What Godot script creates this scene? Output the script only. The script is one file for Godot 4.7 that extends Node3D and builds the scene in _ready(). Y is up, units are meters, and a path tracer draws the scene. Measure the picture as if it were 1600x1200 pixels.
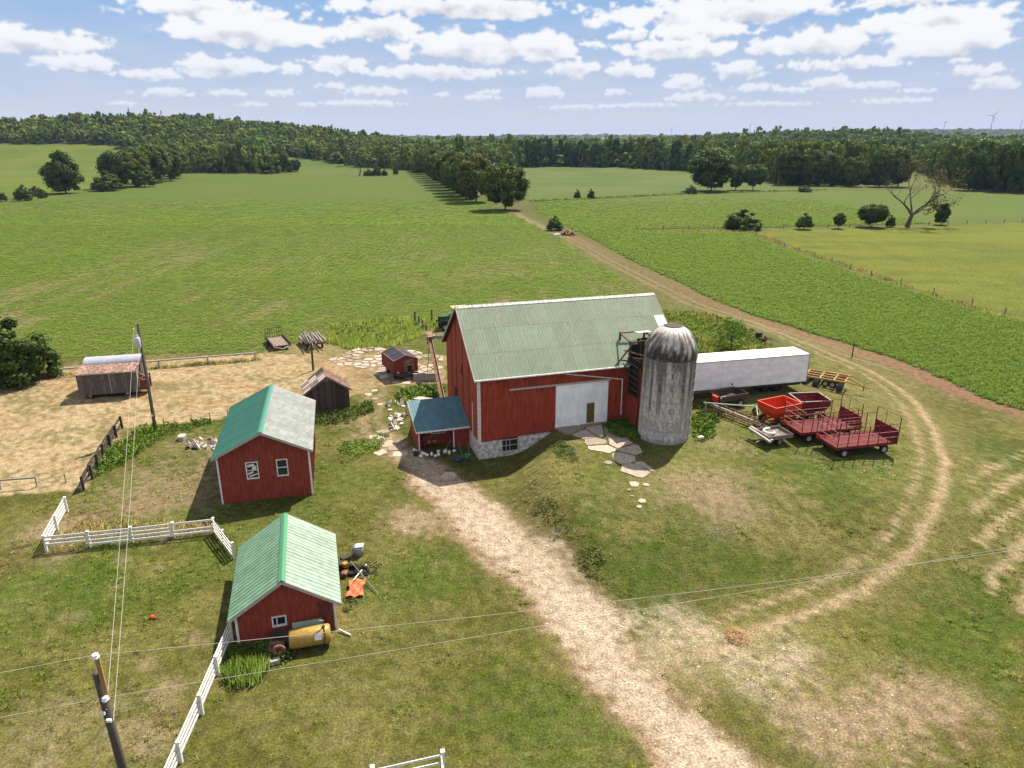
extends Node3D
# A farmstead seen from the air: red bank barn, silo, two red sheds, wagons, fields, hedgerows and woods.

var rng := RandomNumberGenerator.new()
var used := {}
var M := {}
var T := {}
var fa := FastNoiseLite.new()
var fb := FastNoiseLite.new()
var fc := FastNoiseLite.new()
var fw := FastNoiseLite.new()
var leaf_mat: StandardMaterial3D
var grass_mat: StandardMaterial3D
var crowns := []
var sun_dir := Vector3.ZERO

# ------------------------------------------------------------------ naming
func numbered(called: String) -> String:
	var n: int = used.get(called, 0)
	used[called] = n + 1
	return called if n == 0 else "%s_%03d" % [called, n]

func tag(o: Node, label := "", category := "", group := "", kind := "") -> Node:
	if label != "": o.set_meta("label", label)
	if category != "": o.set_meta("category", category)
	if group != "": o.set_meta("group", group)
	if kind != "": o.set_meta("kind", kind)
	return o

func thing(called: String, label: String, category: String, at := Vector3.ZERO, turn := 0.0, group := "") -> Node3D:
	var o := Node3D.new()
	o.name = numbered(called)
	add_child(o, true)
	o.position = at
	o.rotation.y = turn
	tag(o, label, category, group)
	return o

func mesh_node(called: String, mesh: Mesh, m: Material, parent: Node = null) -> MeshInstance3D:
	var o := MeshInstance3D.new()
	o.mesh = mesh
	o.material_override = m
	if parent == null:
		o.name = numbered(called)
		add_child(o, true)
	else:
		var c: Dictionary = parent.get_meta("names", {}) if parent.has_meta("names") else {}
		var n: int = c.get(called, 0)
		c[called] = n + 1
		parent.set_meta("names", c)
		o.name = called if n == 0 else "%s_%03d" % [called, n]
		parent.add_child(o, true)
	return o

func part(called: String, st: SurfaceTool, m: Material, parent: Node = null) -> MeshInstance3D:
	st.generate_normals()
	return mesh_node(called, st.commit(), m, parent)

func copy(o: Node3D, label := "", at := Vector3.ZERO, turn := 0.0) -> Node3D:
	var c: Node3D = o.duplicate()
	var base: String = str(o.name)
	if base.length() > 4 and base[-4] == "_" and base.right(3).is_valid_int(): base = base.left(-4)
	c.name = numbered(base)
	add_child(c, true)
	c.position = at
	c.rotation.y = turn
	if label != "": c.set_meta("label", label)
	return c

# ------------------------------------------------------------------ mesh helpers
func S(smooth := false) -> SurfaceTool:
	var st := SurfaceTool.new()
	st.begin(Mesh.PRIMITIVE_TRIANGLES)
	st.set_smooth_group(0 if smooth else -1)
	return st

func tri(st: SurfaceTool, a: Vector3, b: Vector3, c: Vector3) -> void:   # counter-clockwise seen from outside
	st.add_vertex(a); st.add_vertex(c); st.add_vertex(b)

func quad(st: SurfaceTool, a: Vector3, b: Vector3, c: Vector3, d: Vector3) -> void:
	tri(st, a, b, c); tri(st, a, c, d)

func box(st: SurfaceTool, c: Vector3, s: Vector3, b := Basis.IDENTITY) -> void:
	var h := s * 0.5
	var p := []
	for k in 8:
		p.append(c + b * Vector3(h.x if k & 1 else -h.x, h.y if k & 2 else -h.y, h.z if k & 4 else -h.z))
	quad(st, p[4], p[5], p[7], p[6]); quad(st, p[1], p[0], p[2], p[3])
	quad(st, p[5], p[1], p[3], p[7]); quad(st, p[0], p[4], p[6], p[2])
	quad(st, p[6], p[7], p[3], p[2]); quad(st, p[0], p[1], p[5], p[4])

func bx(st: SurfaceTool, x0: float, x1: float, y0: float, y1: float, z0: float, z1: float) -> void:
	box(st, Vector3((x0 + x1) / 2, (y0 + y1) / 2, (z0 + z1) / 2), Vector3(absf(x1 - x0), absf(y1 - y0), absf(z1 - z0)))

func frame_of(d: Vector3) -> Basis:   # y along d
	var y := d.normalized()
	var x := y.cross(Vector3.UP if absf(y.y) < 0.9 else Vector3.RIGHT).normalized()
	return Basis(x, y, x.cross(y))

func beam(st: SurfaceTool, a: Vector3, b: Vector3, w: float, h: float) -> void:   # h is the upright side
	var z := (b - a).normalized()
	var x := Vector3.UP.cross(z)
	x = x.normalized() if x.length() > 0.01 else Vector3.RIGHT
	box(st, (a + b) / 2, Vector3(w, h, a.distance_to(b)), Basis(x, z.cross(x), z))

func tube(st: SurfaceTool, a: Vector3, b: Vector3, r0: float, r1: float, n := 6, caps := true) -> void:
	var f := frame_of(b - a)
	for k in n:
		var t0 := TAU * k / n
		var t1 := TAU * (k + 1) / n
		var d0 := f.x * cos(t0) - f.z * sin(t0)
		var d1 := f.x * cos(t1) - f.z * sin(t1)
		quad(st, a + d0 * r0, a + d1 * r0, b + d1 * r1, b + d0 * r1)
		if caps:
			tri(st, b, b + d0 * r1, b + d1 * r1)
			tri(st, a, a + d1 * r0, a + d0 * r0)

func lathe(st: SurfaceTool, prof: Array, n: int, c := Vector3.ZERO, b := Basis.IDENTITY) -> void:   # Vector2(radius, height), upwards
	for i in prof.size() - 1:
		var p: Vector2 = prof[i]
		var q: Vector2 = prof[i + 1]
		for k in n:
			var t0 := TAU * k / n
			var t1 := TAU * (k + 1) / n
			var d0 := Vector3(cos(t0), 0, -sin(t0))
			var d1 := Vector3(cos(t1), 0, -sin(t1))
			var A := c + b * (d0 * p.x + Vector3.UP * p.y)
			var B := c + b * (d1 * p.x + Vector3.UP * p.y)
			var C := c + b * (d1 * q.x + Vector3.UP * q.y)
			var D := c + b * (d0 * q.x + Vector3.UP * q.y)
			if p.x > 1e-5: tri(st, A, B, C)
			if q.x > 1e-5: tri(st, A, C, D)

func prism(st: SurfaceTool, pts: Array, y0: float, y1: float) -> void:   # counter-clockwise outline seen from above (x, z)
	var c0 := Vector3.ZERO
	for p in pts: c0 += Vector3(p.x, 0, p.y)
	c0 /= pts.size()
	for k in pts.size():
		var a: Vector2 = pts[k]
		var b: Vector2 = pts[(k + 1) % pts.size()]
		var a0 := Vector3(a.x, y0, a.y); var b0 := Vector3(b.x, y0, b.y)
		var a1 := c0 + (Vector3(a.x, 0, a.y) - c0) * 0.95 + Vector3.UP * y1
		var b1 := c0 + (Vector3(b.x, 0, b.y) - c0) * 0.95 + Vector3.UP * y1
		quad(st, a0, b0, b1, a1)
		tri(st, c0 + Vector3.UP * y1, a1, b1)

func wall(st: SurfaceTool, o: Vector3, dx: Vector3, n: Vector3, ln: float, f0: Callable, f1: Callable, holes: Array, pitch := 0.23, rib := 0.025) -> void:
	# ribbed sheet metal; holes are [x0, x1, y0, y1]
	var xs := []
	var k := 0
	while k * pitch < ln:
		for e in [[0.0, 0.0], [0.66, 0.0], [0.76, rib], [0.9, rib]]:
			var x: float = (k + e[0]) * pitch
			if x < ln: xs.append([x, e[1]])
		k += 1
	xs.append([ln, 0.0])
	for h in holes:
		for e in [h[0], h[1]]:
			for i in xs.size() - 1:
				if xs[i][0] < e and xs[i + 1][0] > e:
					var t: float = (e - xs[i][0]) / (xs[i + 1][0] - xs[i][0])
					xs.insert(i + 1, [e, lerpf(xs[i][1], xs[i + 1][1], t)])
					break
	for i in xs.size() - 1:
		var xa: float = xs[i][0]
		var xb: float = xs[i + 1][0]
		if xb - xa < 1e-5: continue
		var xm := (xa + xb) / 2
		var cuts := []
		for h in holes:
			if xm > h[0] and xm < h[1]: cuts.append(h)
		cuts.sort_custom(func(p, q): return p[2] < q[2])
		var lo_a: float = f0.call(xa)
		var lo_b: float = f0.call(xb)
		for j in cuts.size() + 1:
			var hi_a: float = cuts[j][2] if j < cuts.size() else f1.call(xa)
			var hi_b: float = cuts[j][2] if j < cuts.size() else f1.call(xb)
			if hi_a + hi_b > lo_a + lo_b + 0.001:
				var da: Vector3 = o + dx * xa + n * xs[i][1]
				var db: Vector3 = o + dx * xb + n * xs[i + 1][1]
				var A := da + Vector3.UP * lo_a
				var B := db + Vector3.UP * lo_b
				var C := db + Vector3.UP * hi_b
				var D := da + Vector3.UP * hi_a
				if dx.cross(Vector3.UP).dot(n) > 0: quad(st, A, B, C, D)
				else: quad(st, B, A, D, C)
			if j < cuts.size():
				lo_a = cuts[j][3]; lo_b = cuts[j][3]

func sheet(w: float, ln: float, pitch := 0.23, rib := 0.03) -> ArrayMesh:   # x across, -z up the slope, y out of it
	var st := S()
	var xs := []
	var n := maxi(1, roundi(w / pitch))
	var p := w / n
	for k in n:
		for e in [[0.0, rib], [0.1, rib], [0.2, 0.0], [0.9, 0.0]]: xs.append([(k + e[0]) * p, e[1]])
	xs.append([w + 0.02, rib])
	for i in xs.size() - 1:
		var a := Vector3(xs[i][0], xs[i][1], 0)
		var b := Vector3(xs[i + 1][0], xs[i + 1][1], 0)
		var u := Vector3(0, 0, -ln)
		quad(st, a, b, b + u, a + u)
		var dn := Vector3(0, -0.03 - 0.0, 0)
		quad(st, Vector3(a.x, -0.012, 0), Vector3(b.x, -0.012, 0), b, a)
	st.generate_normals()
	return st.commit()

func roof_slope(parent: Node, o: Vector3, dx: Vector3, nrm: Vector3, w: float, ln: float, cols: int, rows: int, mats: Array, pitch := 0.23) -> void:
	# o: lower left corner of the slope seen from outside
	var dz := dx.cross(nrm)
	var sw := w / cols
	var sl := ln / rows
	var sm := sheet(sw, sl + 0.06, pitch)
	for c in cols:
		for r in rows:
			var m := mesh_node("roof_sheet", sm, mats[rng.randi() % mats.size()], parent)
			var lift := 0.004 + 0.006 * r + 0.002 * (c % 2)
			m.transform = Transform3D(Basis(dx, nrm, dz), o + dx * sw * c - dz * sl * r + nrm * lift)

func wheel(parent: Node, c: Vector3, r: float, w: float, axis := Vector3.BACK, rimcol := "rim") -> void:
	var b := frame_of(axis)
	var st := S(true)
	lathe(st, [Vector2(r * 0.55, -w * 0.5), Vector2(r * 0.86, -w * 0.5), Vector2(r, -w * 0.3), Vector2(r, w * 0.3), Vector2(r * 0.86, w * 0.5), Vector2(r * 0.55, w * 0.5)], 18, c, b)
	var t := part("wheel", st, M.tyre, parent)
	var s2 := S()
	lathe(s2, [Vector2(0, -w * 0.36), Vector2(r * 0.56, -w * 0.42), Vector2(r * 0.56, w * 0.42), Vector2(r * 0.3, w * 0.3), Vector2(0, w * 0.36)], 14, c, b)
	part("rim", s2, M[rimcol], t)

# ------------------------------------------------------------------ materials
func noise_tex(key: String, freq: float, oct: int, lo: float, hi: float, contrast: float, sd: int, size := 512) -> void:
	var n := FastNoiseLite.new()
	n.seed = sd
	n.noise_type = FastNoiseLite.TYPE_SIMPLEX_SMOOTH
	n.frequency = freq
	n.fractal_octaves = oct
	n.fractal_gain = 0.6
	var im := n.get_seamless_image(size, size)
	im.convert(Image.FORMAT_RGB8)
	var d := im.get_data()
	var lut := PackedByteArray()
	for i in 256:
		var v := clampf((i / 255.0 - 0.5) * contrast + 0.5, 0, 1)
		lut.append(int(255 * Color(lerpf(lo, hi, v), 0, 0).linear_to_srgb().r))
	for i in d.size(): d[i] = lut[d[i]]
	T[key] = ImageTexture.create_from_image(Image.create_from_data(size, size, false, Image.FORMAT_RGB8, d))

func mat(r: float, g: float, b: float, rough := 0.8, tex := "", scale := Vector3.ONE, metal := 0.0, bump := "", bump_cm := 0.0) -> StandardMaterial3D:
	var m := StandardMaterial3D.new()
	m.albedo_color = Color(r, g, b).linear_to_srgb()
	m.roughness = rough
	m.metallic = metal
	m.metallic_specular = 0.36 if rough > 0.3 else 0.5
	m.cull_mode = BaseMaterial3D.CULL_DISABLED
	if tex != "":
		m.albedo_texture = T[tex]
		m.uv1_triplanar = true
		m.uv1_world_triplanar = true
		m.uv1_scale = scale
	if bump != "":
		m.heightmap_enabled = true
		m.heightmap_texture = T[bump]
		m.heightmap_scale = bump_cm
	return m

func build_materials() -> void:
	noise_tex("mottle", 0.008, 4, 0.62, 1.0, 1.6, 11)
	noise_tex("blotch", 0.012, 5, 0.25, 1.0, 2.2, 12)
	noise_tex("grain", 0.05, 4, 0.35, 1.0, 1.5, 13)
	noise_tex("coarse", 0.02, 5, 0.45, 1.0, 1.7, 14)
	noise_tex("stain", 0.01, 5, 0.3, 1.0, 1.9, 16)
	noise_tex("weather", 0.012, 6, 0.52, 1.0, 1.7, 17)
	noise_tex("fade", 0.006, 3, 0.8, 1.0, 1.5, 15)
	var st := Vector3(1.1, 0.09, 1.1)
	M.red = mat(0.355, 0.053, 0.027, 0.6, "weather", Vector3(0.45, 0.09, 0.45))
	M.red_gable = mat(0.37, 0.07, 0.036, 0.7, "weather", Vector3(0.8, 0.1, 0.8))
	M.shed_red = mat(0.29, 0.05, 0.03, 0.65, "weather", Vector3(0.7, 0.13, 0.7))
	M.white = mat(0.75, 0.74, 0.73, 0.5, "mottle", Vector3(0.7, 0.5, 0.7))
	M.white_wood = mat(0.76, 0.74, 0.71, 0.7, "mottle", Vector3(1.3, 1.3, 1.3))
	M.door_white = mat(0.84, 0.85, 0.88, 0.45, "fade", Vector3(0.5, 0.2, 0.5))
	M.wicket = mat(0.14, 0.11, 0.03, 0.7, "mottle", Vector3(1.5, 0.4, 1.5))
	M.stone_wall = mat(0.66, 0.63, 0.6, 0.9, "stain", Vector3(0.4, 0.5, 0.4), 0.0, "coarse", 2.0)
	M.dark = mat(0.012, 0.011, 0.01, 0.9)
	M.glass = mat(0.02, 0.025, 0.03, 0.12)
	M.barn_roof = []
	for t in [1.0, 0.93, 1.05, 0.97]: M.barn_roof.append(mat(0.175 * t, 0.222 * t, 0.158 * t, 0.5, "fade", Vector3(0.8, 0.8, 0.25)))
	M.barn_roof.append(mat(0.2, 0.235, 0.175, 0.5, "mottle", Vector3(0.6, 0.6, 0.3)))
	M.green_roof = []
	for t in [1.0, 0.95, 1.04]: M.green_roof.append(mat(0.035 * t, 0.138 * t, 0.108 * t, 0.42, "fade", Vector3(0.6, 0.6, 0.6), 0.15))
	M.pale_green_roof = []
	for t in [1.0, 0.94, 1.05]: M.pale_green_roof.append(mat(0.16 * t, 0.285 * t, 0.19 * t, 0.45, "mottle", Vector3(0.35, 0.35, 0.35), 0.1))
	M.whitish_roof = []  # whitish sheets for the right slope of the larger shed
	for t in [1.0, 0.93, 1.06]: M.whitish_roof.append(mat(0.26 * t, 0.285 * t, 0.28 * t, 0.6, "mottle", Vector3(0.5, 0.5, 0.16)))
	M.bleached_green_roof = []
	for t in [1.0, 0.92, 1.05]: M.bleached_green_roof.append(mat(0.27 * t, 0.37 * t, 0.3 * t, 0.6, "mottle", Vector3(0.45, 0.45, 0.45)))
	for m in M.green_roof + M.pale_green_roof + M.barn_roof + M.whitish_roof + M.bleached_green_roof:
		m.roughness = 0.68
		m.metallic = 0.0
		m.metallic_specular = 0.28
	M.teal_trim = mat(0.04, 0.165, 0.125, 0.5)
	M.green_trim = mat(0.055, 0.21, 0.11, 0.45)
	M.blue_roof = []
	for t in [1.0, 0.92, 1.08]: M.blue_roof.append(mat(0.07 * t, 0.17 * t, 0.21 * t, 0.5, "mottle", Vector3(0.25, 0.25, 0.25)))
	M.galv = mat(0.55, 0.56, 0.6, 0.4, "fade", Vector3(0.6, 0.6, 0.6), 0.3)
	M.ridge = mat(0.62, 0.63, 0.62, 0.5, "blotch", Vector3(0.5, 0.5, 0.5))
	M.trim_grey = mat(0.42, 0.38, 0.35, 0.7, "mottle", Vector3(1, 1, 1))
	M.old_wood = []
	for t in [1.0, 0.8, 1.15, 0.65]: M.old_wood.append(mat(0.115 * t, 0.088 * t, 0.068 * t, 0.95, "coarse", Vector3(4, 0.4, 4)))
	M.box_grey = [mat(0.15, 0.138, 0.13, 0.9, "weather", Vector3(0.5, 0.25, 0.5)), mat(0.115, 0.1, 0.093, 0.9, "weather", Vector3(0.6, 0.2, 0.6))]
	M.curved = mat(0.36, 0.37, 0.45, 0.5, "fade", Vector3(0.6, 0.6, 0.6), 0.2)
	M.grey_wood = mat(0.25, 0.22, 0.195, 0.95, "coarse", Vector3(1.6, 1.6, 1.6))
	M.dark_wood = mat(0.07, 0.052, 0.04, 0.95, "coarse", Vector3(1.6, 1.6, 1.6))
	M.pole_wood = mat(0.1, 0.082, 0.066, 0.95, "coarse", Vector3(5, 0.4, 5))
	M.new_wood = mat(0.45, 0.26, 0.12, 0.9, "grain", Vector3(5, 0.5, 5))
	M.log = [mat(0.34, 0.3, 0.28, 0.95, "coarse", Vector3(1, 1, 1)), mat(0.24, 0.21, 0.2, 0.95, "coarse", Vector3(1, 1, 1)), mat(0.42, 0.38, 0.36, 0.95, "coarse", Vector3(1, 1, 1))]
	M.rust = mat(0.24, 0.12, 0.075, 0.9, "blotch", Vector3(0.5, 0.5, 0.5))
	M.rust_roof = [mat(0.34, 0.21, 0.16, 0.85, "blotch", Vector3(0.35, 0.35, 0.35)), mat(0.28, 0.17, 0.13, 0.85, "blotch", Vector3(0.4, 0.4, 0.4))]
	M.old_shingle = [mat(0.42, 0.33, 0.28, 0.95, "blotch", Vector3(1, 1, 1)), mat(0.3, 0.25, 0.22, 0.95, "blotch", Vector3(1, 1, 1)), mat(0.5, 0.42, 0.36, 0.95, "mottle", Vector3(1, 1, 1))]
	M.maroon = mat(0.17, 0.018, 0.025, 0.55, "mottle", Vector3(1, 1, 1))
	M.maroon_floor = mat(0.15, 0.03, 0.03, 0.95, "coarse", Vector3(0.8, 0.8, 0.8))
	M.pipe_red = mat(0.16, 0.022, 0.024, 0.55)
	M.pipe_pale = mat(0.42, 0.2, 0.19, 0.6)
	M.orange = mat(0.55, 0.05, 0.015, 0.5, "fade", Vector3(1, 1, 1))
	M.faded_orange = mat(0.6, 0.16, 0.07, 0.7, "mottle", Vector3(2, 2, 2))
	M.old_red = mat(0.2, 0.035, 0.028, 0.65, "mottle", Vector3(0.8, 0.8, 0.8))
	M.tarp = mat(0.02, 0.02, 0.03, 0.5)
	M.yellow = mat(0.36, 0.23, 0.05, 0.45, "mottle", Vector3(1, 1, 1))
	M.impl_yellow = mat(0.3, 0.17, 0.045, 0.7, "mottle", Vector3(2, 2, 2))
	M.tyre = mat(0.02, 0.019, 0.018, 0.9, "grain", Vector3(2, 2, 2))
	M.rim = mat(0.4, 0.36, 0.3, 0.6, "mottle", Vector3(2, 2, 2))
	M.rim_red = mat(0.2, 0.03, 0.03, 0.6)
	M.iron = mat(0.05, 0.042, 0.038, 0.8, "mottle", Vector3(2, 2, 2))
	M.steel = mat(0.3, 0.3, 0.31, 0.5, "mottle", Vector3(2, 2, 2), 0.3)
	M.trailer = mat(0.86, 0.83, 0.87, 0.4, "fade", Vector3(0.25, 0.5, 0.25))
	M.trailer_roof = mat(0.82, 0.79, 0.76, 0.6, "fade", Vector3(0.4, 0.4, 0.4))
	M.concrete = mat(0.4, 0.36, 0.32, 0.95, "coarse", Vector3(0.5, 0.5, 0.5), 0.0, "grain", 1.0)
	M.slab = [mat(0.37, 0.30, 0.235, 0.95, "mottle", Vector3(0.5, 0.5, 0.5), 0.0, "grain", 1.5), mat(0.31, 0.255, 0.2, 0.95, "coarse", Vector3(0.6, 0.6, 0.6), 0.0, "grain", 1.5), mat(0.42, 0.35, 0.275, 0.95, "mottle", Vector3(0.7, 0.7, 0.7), 0.0, "grain", 1.5)]
	M.rubble = [mat(0.66, 0.6, 0.52, 0.95, "mottle", Vector3(1.5, 1.5, 1.5), 0.0, "grain", 2.0), mat(0.52, 0.45, 0.37, 0.95, "coarse", Vector3(1.5, 1.5, 1.5), 0.0, "grain", 2.0)]
	M.jug = mat(0.62, 0.62, 0.63, 0.5)
	M.tractor_green = mat(0.02, 0.065, 0.022, 0.4)
	M.tractor_yellow = mat(0.5, 0.42, 0.15, 0.5)
	M.pale_green = mat(0.3, 0.42, 0.32, 0.6)
	M.barrow_green = mat(0.03, 0.12, 0.06, 0.5)
	M.blue = mat(0.03, 0.05, 0.2, 0.5)
	M.transformer = mat(0.45, 0.46, 0.48, 0.5)
	M.wire = mat(0.36, 0.34, 0.31, 0.7)
	M.turbine = mat(0.3, 0.31, 0.34, 0.6)
	M.bark = mat(0.085, 0.07, 0.055, 0.95, "coarse", Vector3(1.5, 0.4, 1.5))
	M.dead_bark = mat(0.13, 0.105, 0.085, 0.95, "coarse", Vector3(1.5, 0.4, 1.5))
	M.straw = mat(0.42, 0.26, 0.12, 1.0, "grain", Vector3(1.5, 1.5, 1.5))
	M.net_grey = mat(0.42, 0.39, 0.36, 0.9, "coarse", Vector3(2, 2, 2))
	# silo: stained staves and a stained metal dome
	M.stave = []
	for t in [1.0, 0.9, 0.72, 0.5, 0.3]: M.stave.append(mat(0.5 * t, 0.455 * t, 0.43 * t, 0.95, "stain", Vector3(0.5, 0.07, 0.5), 0.0, "coarse", 1.0))
	M.stave_stained = mat(1, 1, 1, 0.95, "mottle", Vector3(0.6, 0.3, 0.6), 0.0, "coarse", 1.0)
	M.stave_stained.vertex_color_use_as_albedo = true
	M.dome = mat(1, 1, 1, 0.5, "mottle", Vector3(0.9, 0.4, 0.9), 0.1)
	M.dome.vertex_color_use_as_albedo = true
	M.dome_dark = mat(0.12, 0.1, 0.08, 0.6)
	leaf_mat = StandardMaterial3D.new()
	leaf_mat.vertex_color_use_as_albedo = true
	leaf_mat.albedo_color = Color(1.04, 1.04, 1.04).linear_to_srgb()
	leaf_mat.roughness = 0.7
	leaf_mat.metallic_specular = 0.25
	leaf_mat.cull_mode = BaseMaterial3D.CULL_DISABLED
	leaf_mat.backlight_enabled = true
	leaf_mat.backlight = Color(0.52, 0.6, 0.28)
	grass_mat = leaf_mat.duplicate()
	grass_mat.roughness = 0.9
	grass_mat.metallic_specular = 0.15
	grass_mat.backlight = Color(0.5, 0.55, 0.35)

# ------------------------------------------------------------------ terrain
func sst(a: float, b: float, x: float) -> float:
	var t := clampf((x - a) / (b - a), 0.0, 1.0)
	return t * t * (3.0 - 2.0 * t)

const BANK := [Vector2(-26, 10.5), Vector2(-30, 8.0), Vector2(-35.9, 5.1), Vector2(-42.4, 2.4), Vector2(-46.9, 1.0), Vector2(-55.3, 2.3), Vector2(-66.4, -1.2), Vector2(-80, -4.0)]
func bank_x(z: float) -> float:
	if z >= BANK[0].x: return BANK[0].y
	for i in BANK.size() - 1:
		if z >= BANK[i + 1].x:
			return lerpf(BANK[i].y, BANK[i + 1].y, (z - BANK[i].x) / (BANK[i + 1].x - BANK[i].x))
	return BANK[-1].y

func hill(x: float, z: float, X: float, Z: float, sx: float, sz: float, H: float) -> float:
	var a := (x - X) / sx
	var b := (z - Z) / sz
	return H * exp(-0.5 * (a * a + b * b))

func gh(x: float, z: float) -> float:
	var h := 0.0
	if z < -31.0 and z > -116.0 and x > -8.0:
		h = 2.0 * sst(-2.4, 2.4, x - bank_x(z)) * sst(32, 46, -z) * (1.0 - sst(76, 115, -z)) * (1.0 - 0.7 * sst(24, 44, x))
	if z > -125.0 and absf(x) < 80.0:
		h += 0.05 * fw.get_noise_2d(x * 3.0, z * 3.0)
	if z < -450.0:
		h += sst(450, 700, -z) * (hill(x, z, -470, -1000, 300.0 if x < -470.0 else 200.0, 170, 40) + hill(x, z, 500, -1200, 190, 150, 20) + 2.5 * fw.get_noise_2d(x * 0.12, z * 0.12))
	if z < -2500.0:
		h += sst(2500, 4800, -z) * (22.0 + 36.0 * sst(1300, 2400, x) + 9.0 * fw.get_noise_2d(x * 0.02, z * 0.02))
	return h

func on(x: float, z: float, dy := 0.0) -> Vector3:
	return Vector3(x, gh(x, z) + dy, z)

func poly(a: Array) -> PackedVector2Array:
	var p := PackedVector2Array()
	for i in a.size() / 2: p.append(Vector2(a[2 * i], a[2 * i + 1]))
	return p

var P := {}
var LINES := {}
func build_regions() -> void:
	P.left_crop = poly([-320, -83, -54, -82.5, -31, -86.5, -25.5, -92, -25.3, -99, -15, -103.2, -9, -101, 0, -101, 12, -104, 19, -110, 22.5, -120, 20, -140, 17, -158, 12.4, -190, 8, -215, -1, -262, -18, -343, -46, -480, -70, -562, -110, -524, -250, -565, -262, -560, -232, -446, -214, -366, -222, -345, -208, -299, -320, -270])
	P.right_crop = poly([9, -265, 21.8, -188, 25.5, -156, 30.7, -131, 33.5, -113, 37, -99.7, 45, -79.8, 47.3, -65, 58, -54, 76, -50, 73, -97, 70.6, -111, 67.3, -136, 64.9, -174, 66, -203, 39, -204, 36, -211, 66, -214, 160, -231, 330, -262, 330, -330, 238, -343, 226, -370, 160, -376, 85, -350, 58, -334, 8, -306])
	P.pasture = poly([68, -207, 160, -228.5, 330, -258, 330, -40, 84, -40, 75, -97, 72.5, -111, 69.5, -136, 67, -174])
	P.far_field = poly([9, -310, 58, -337.5, 85, -353, 160, -380, 215, -412, 148, -416, 140, -595, 106, -618, 60, -704, 11, -672, -50, -560, -15, -345])
	P.gap_field = poly([203, -414, 230, -395, 340, -632, 318, -645])
	P.upper_field = poly([-225, -322, -212, -368, -232, -448, -275, -595, -330, -700, -420, -800, -660, -800, -760, -700, -760, -280, -320, -272, -210, -301])
	P.strip_field = poly([-190, -566, -110, -526, -71, -575, -82, -602, -225, -770, -245, -752])
	P.paddock = poly([-80, -72, -53, -72, -52, -79.5, -31, -84.5, -27, -84, -22, -78, -22, -70, -24, -67, -28, -62.3, -35.2, -60.6, -32.3, -48.3, -38, -47.3, -80, -44])
	P.dry_yard = poly([-31, -84, -29, -92, -24, -91.5, -20, -86.5, -8, -83, -7, -73, -14, -72.5, -18, -66, -25, -66, -26, -76])
	P.windrows = poly([33.5, -50, 47, -58, 70, -45, 50, -26, 27, -34])
	LINES.drive = [[-11.5, -58, 1.2], [-7.6, -53, 1.6], [-4.6, -47.9, 2.3], [-1.6, -43.5, 2.5], [0.6, -40, 2.5], [3.0, -35, 2.3], [4.0, -32, 2.2], [6.3, -26.8, 2.1], [8.5, -23.2, 1.9], [11.5, -17, 2.0], [14, -10, 2]]
	for q in LINES.drive: q[2] *= 0.82
	LINES.loop = [[33.33, -99.71], [35.58, -89.67], [37.57, -80.71], [39.37, -74.95], [39.49, -69.62], [38.52, -62.99], [35.94, -56.28], [33.30, -50.58], [31.03, -46.82], [27.82, -42.25], [25.19, -39.12], [22.60, -36.98], [20.40, -35.44], [17.21, -33.92], [13.92, -32.64], [9.86, -30.35]]
	LINES.track = [[-2, -275], [5, -235], [15, -190], [20.5, -156], [25.5, -130], [29, -112], [33.5, -97], [39.5, -83], [47, -68], [56, -56], [75, -46]]
	LINES.lane = [[-10.5, -57], [-13, -61], [-14.2, -68], [-14.5, -76], [-17, -84], [-26, -90]]
	LINES.soil = [[17, -192], [24.6, -156], [29.8, -131], [32.5, -113.3], [36, -99.8], [43.8, -80.4], [46.2, -66], [52, -58]]

func seg_dist(line: Array, x: float, z: float) -> Vector3:   # (distance, width there, side)
	var best := 1e9
	var w := 0.0
	var sd := 1.0
	for i in line.size() - 1:
		var ax: float = line[i][0]; var az: float = line[i][1]
		var bx_: float = line[i + 1][0] - ax; var bz: float = line[i + 1][1] - az
		var t := clampf(((x - ax) * bx_ + (z - az) * bz) / (bx_ * bx_ + bz * bz), 0.0, 1.0)
		var dx := x - ax - bx_ * t
		var dz := z - az - bz * t
		var d := dx * dx + dz * dz
		if d < best:
			best = d
			sd = signf(bx_ * dz - bz * dx)
			if line[i].size() > 2: w = lerpf(line[i][2], line[i + 1][2], t)
	return Vector3(sqrt(best), w, sd)

const LAWN := Color(0.084, 0.092, 0.018)
const LUSH := Color(0.058, 0.104, 0.014)
const DRY := Color(0.19, 0.172, 0.062)
const TAN := Color(0.285, 0.215, 0.135)
const GRAVEL := Color(0.47, 0.385, 0.288)
const STRAW := Color(0.39, 0.305, 0.18)
const CROP := Color(0.09, 0.14, 0.022)
const SOIL := Color(0.215, 0.125, 0.075)
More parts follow.
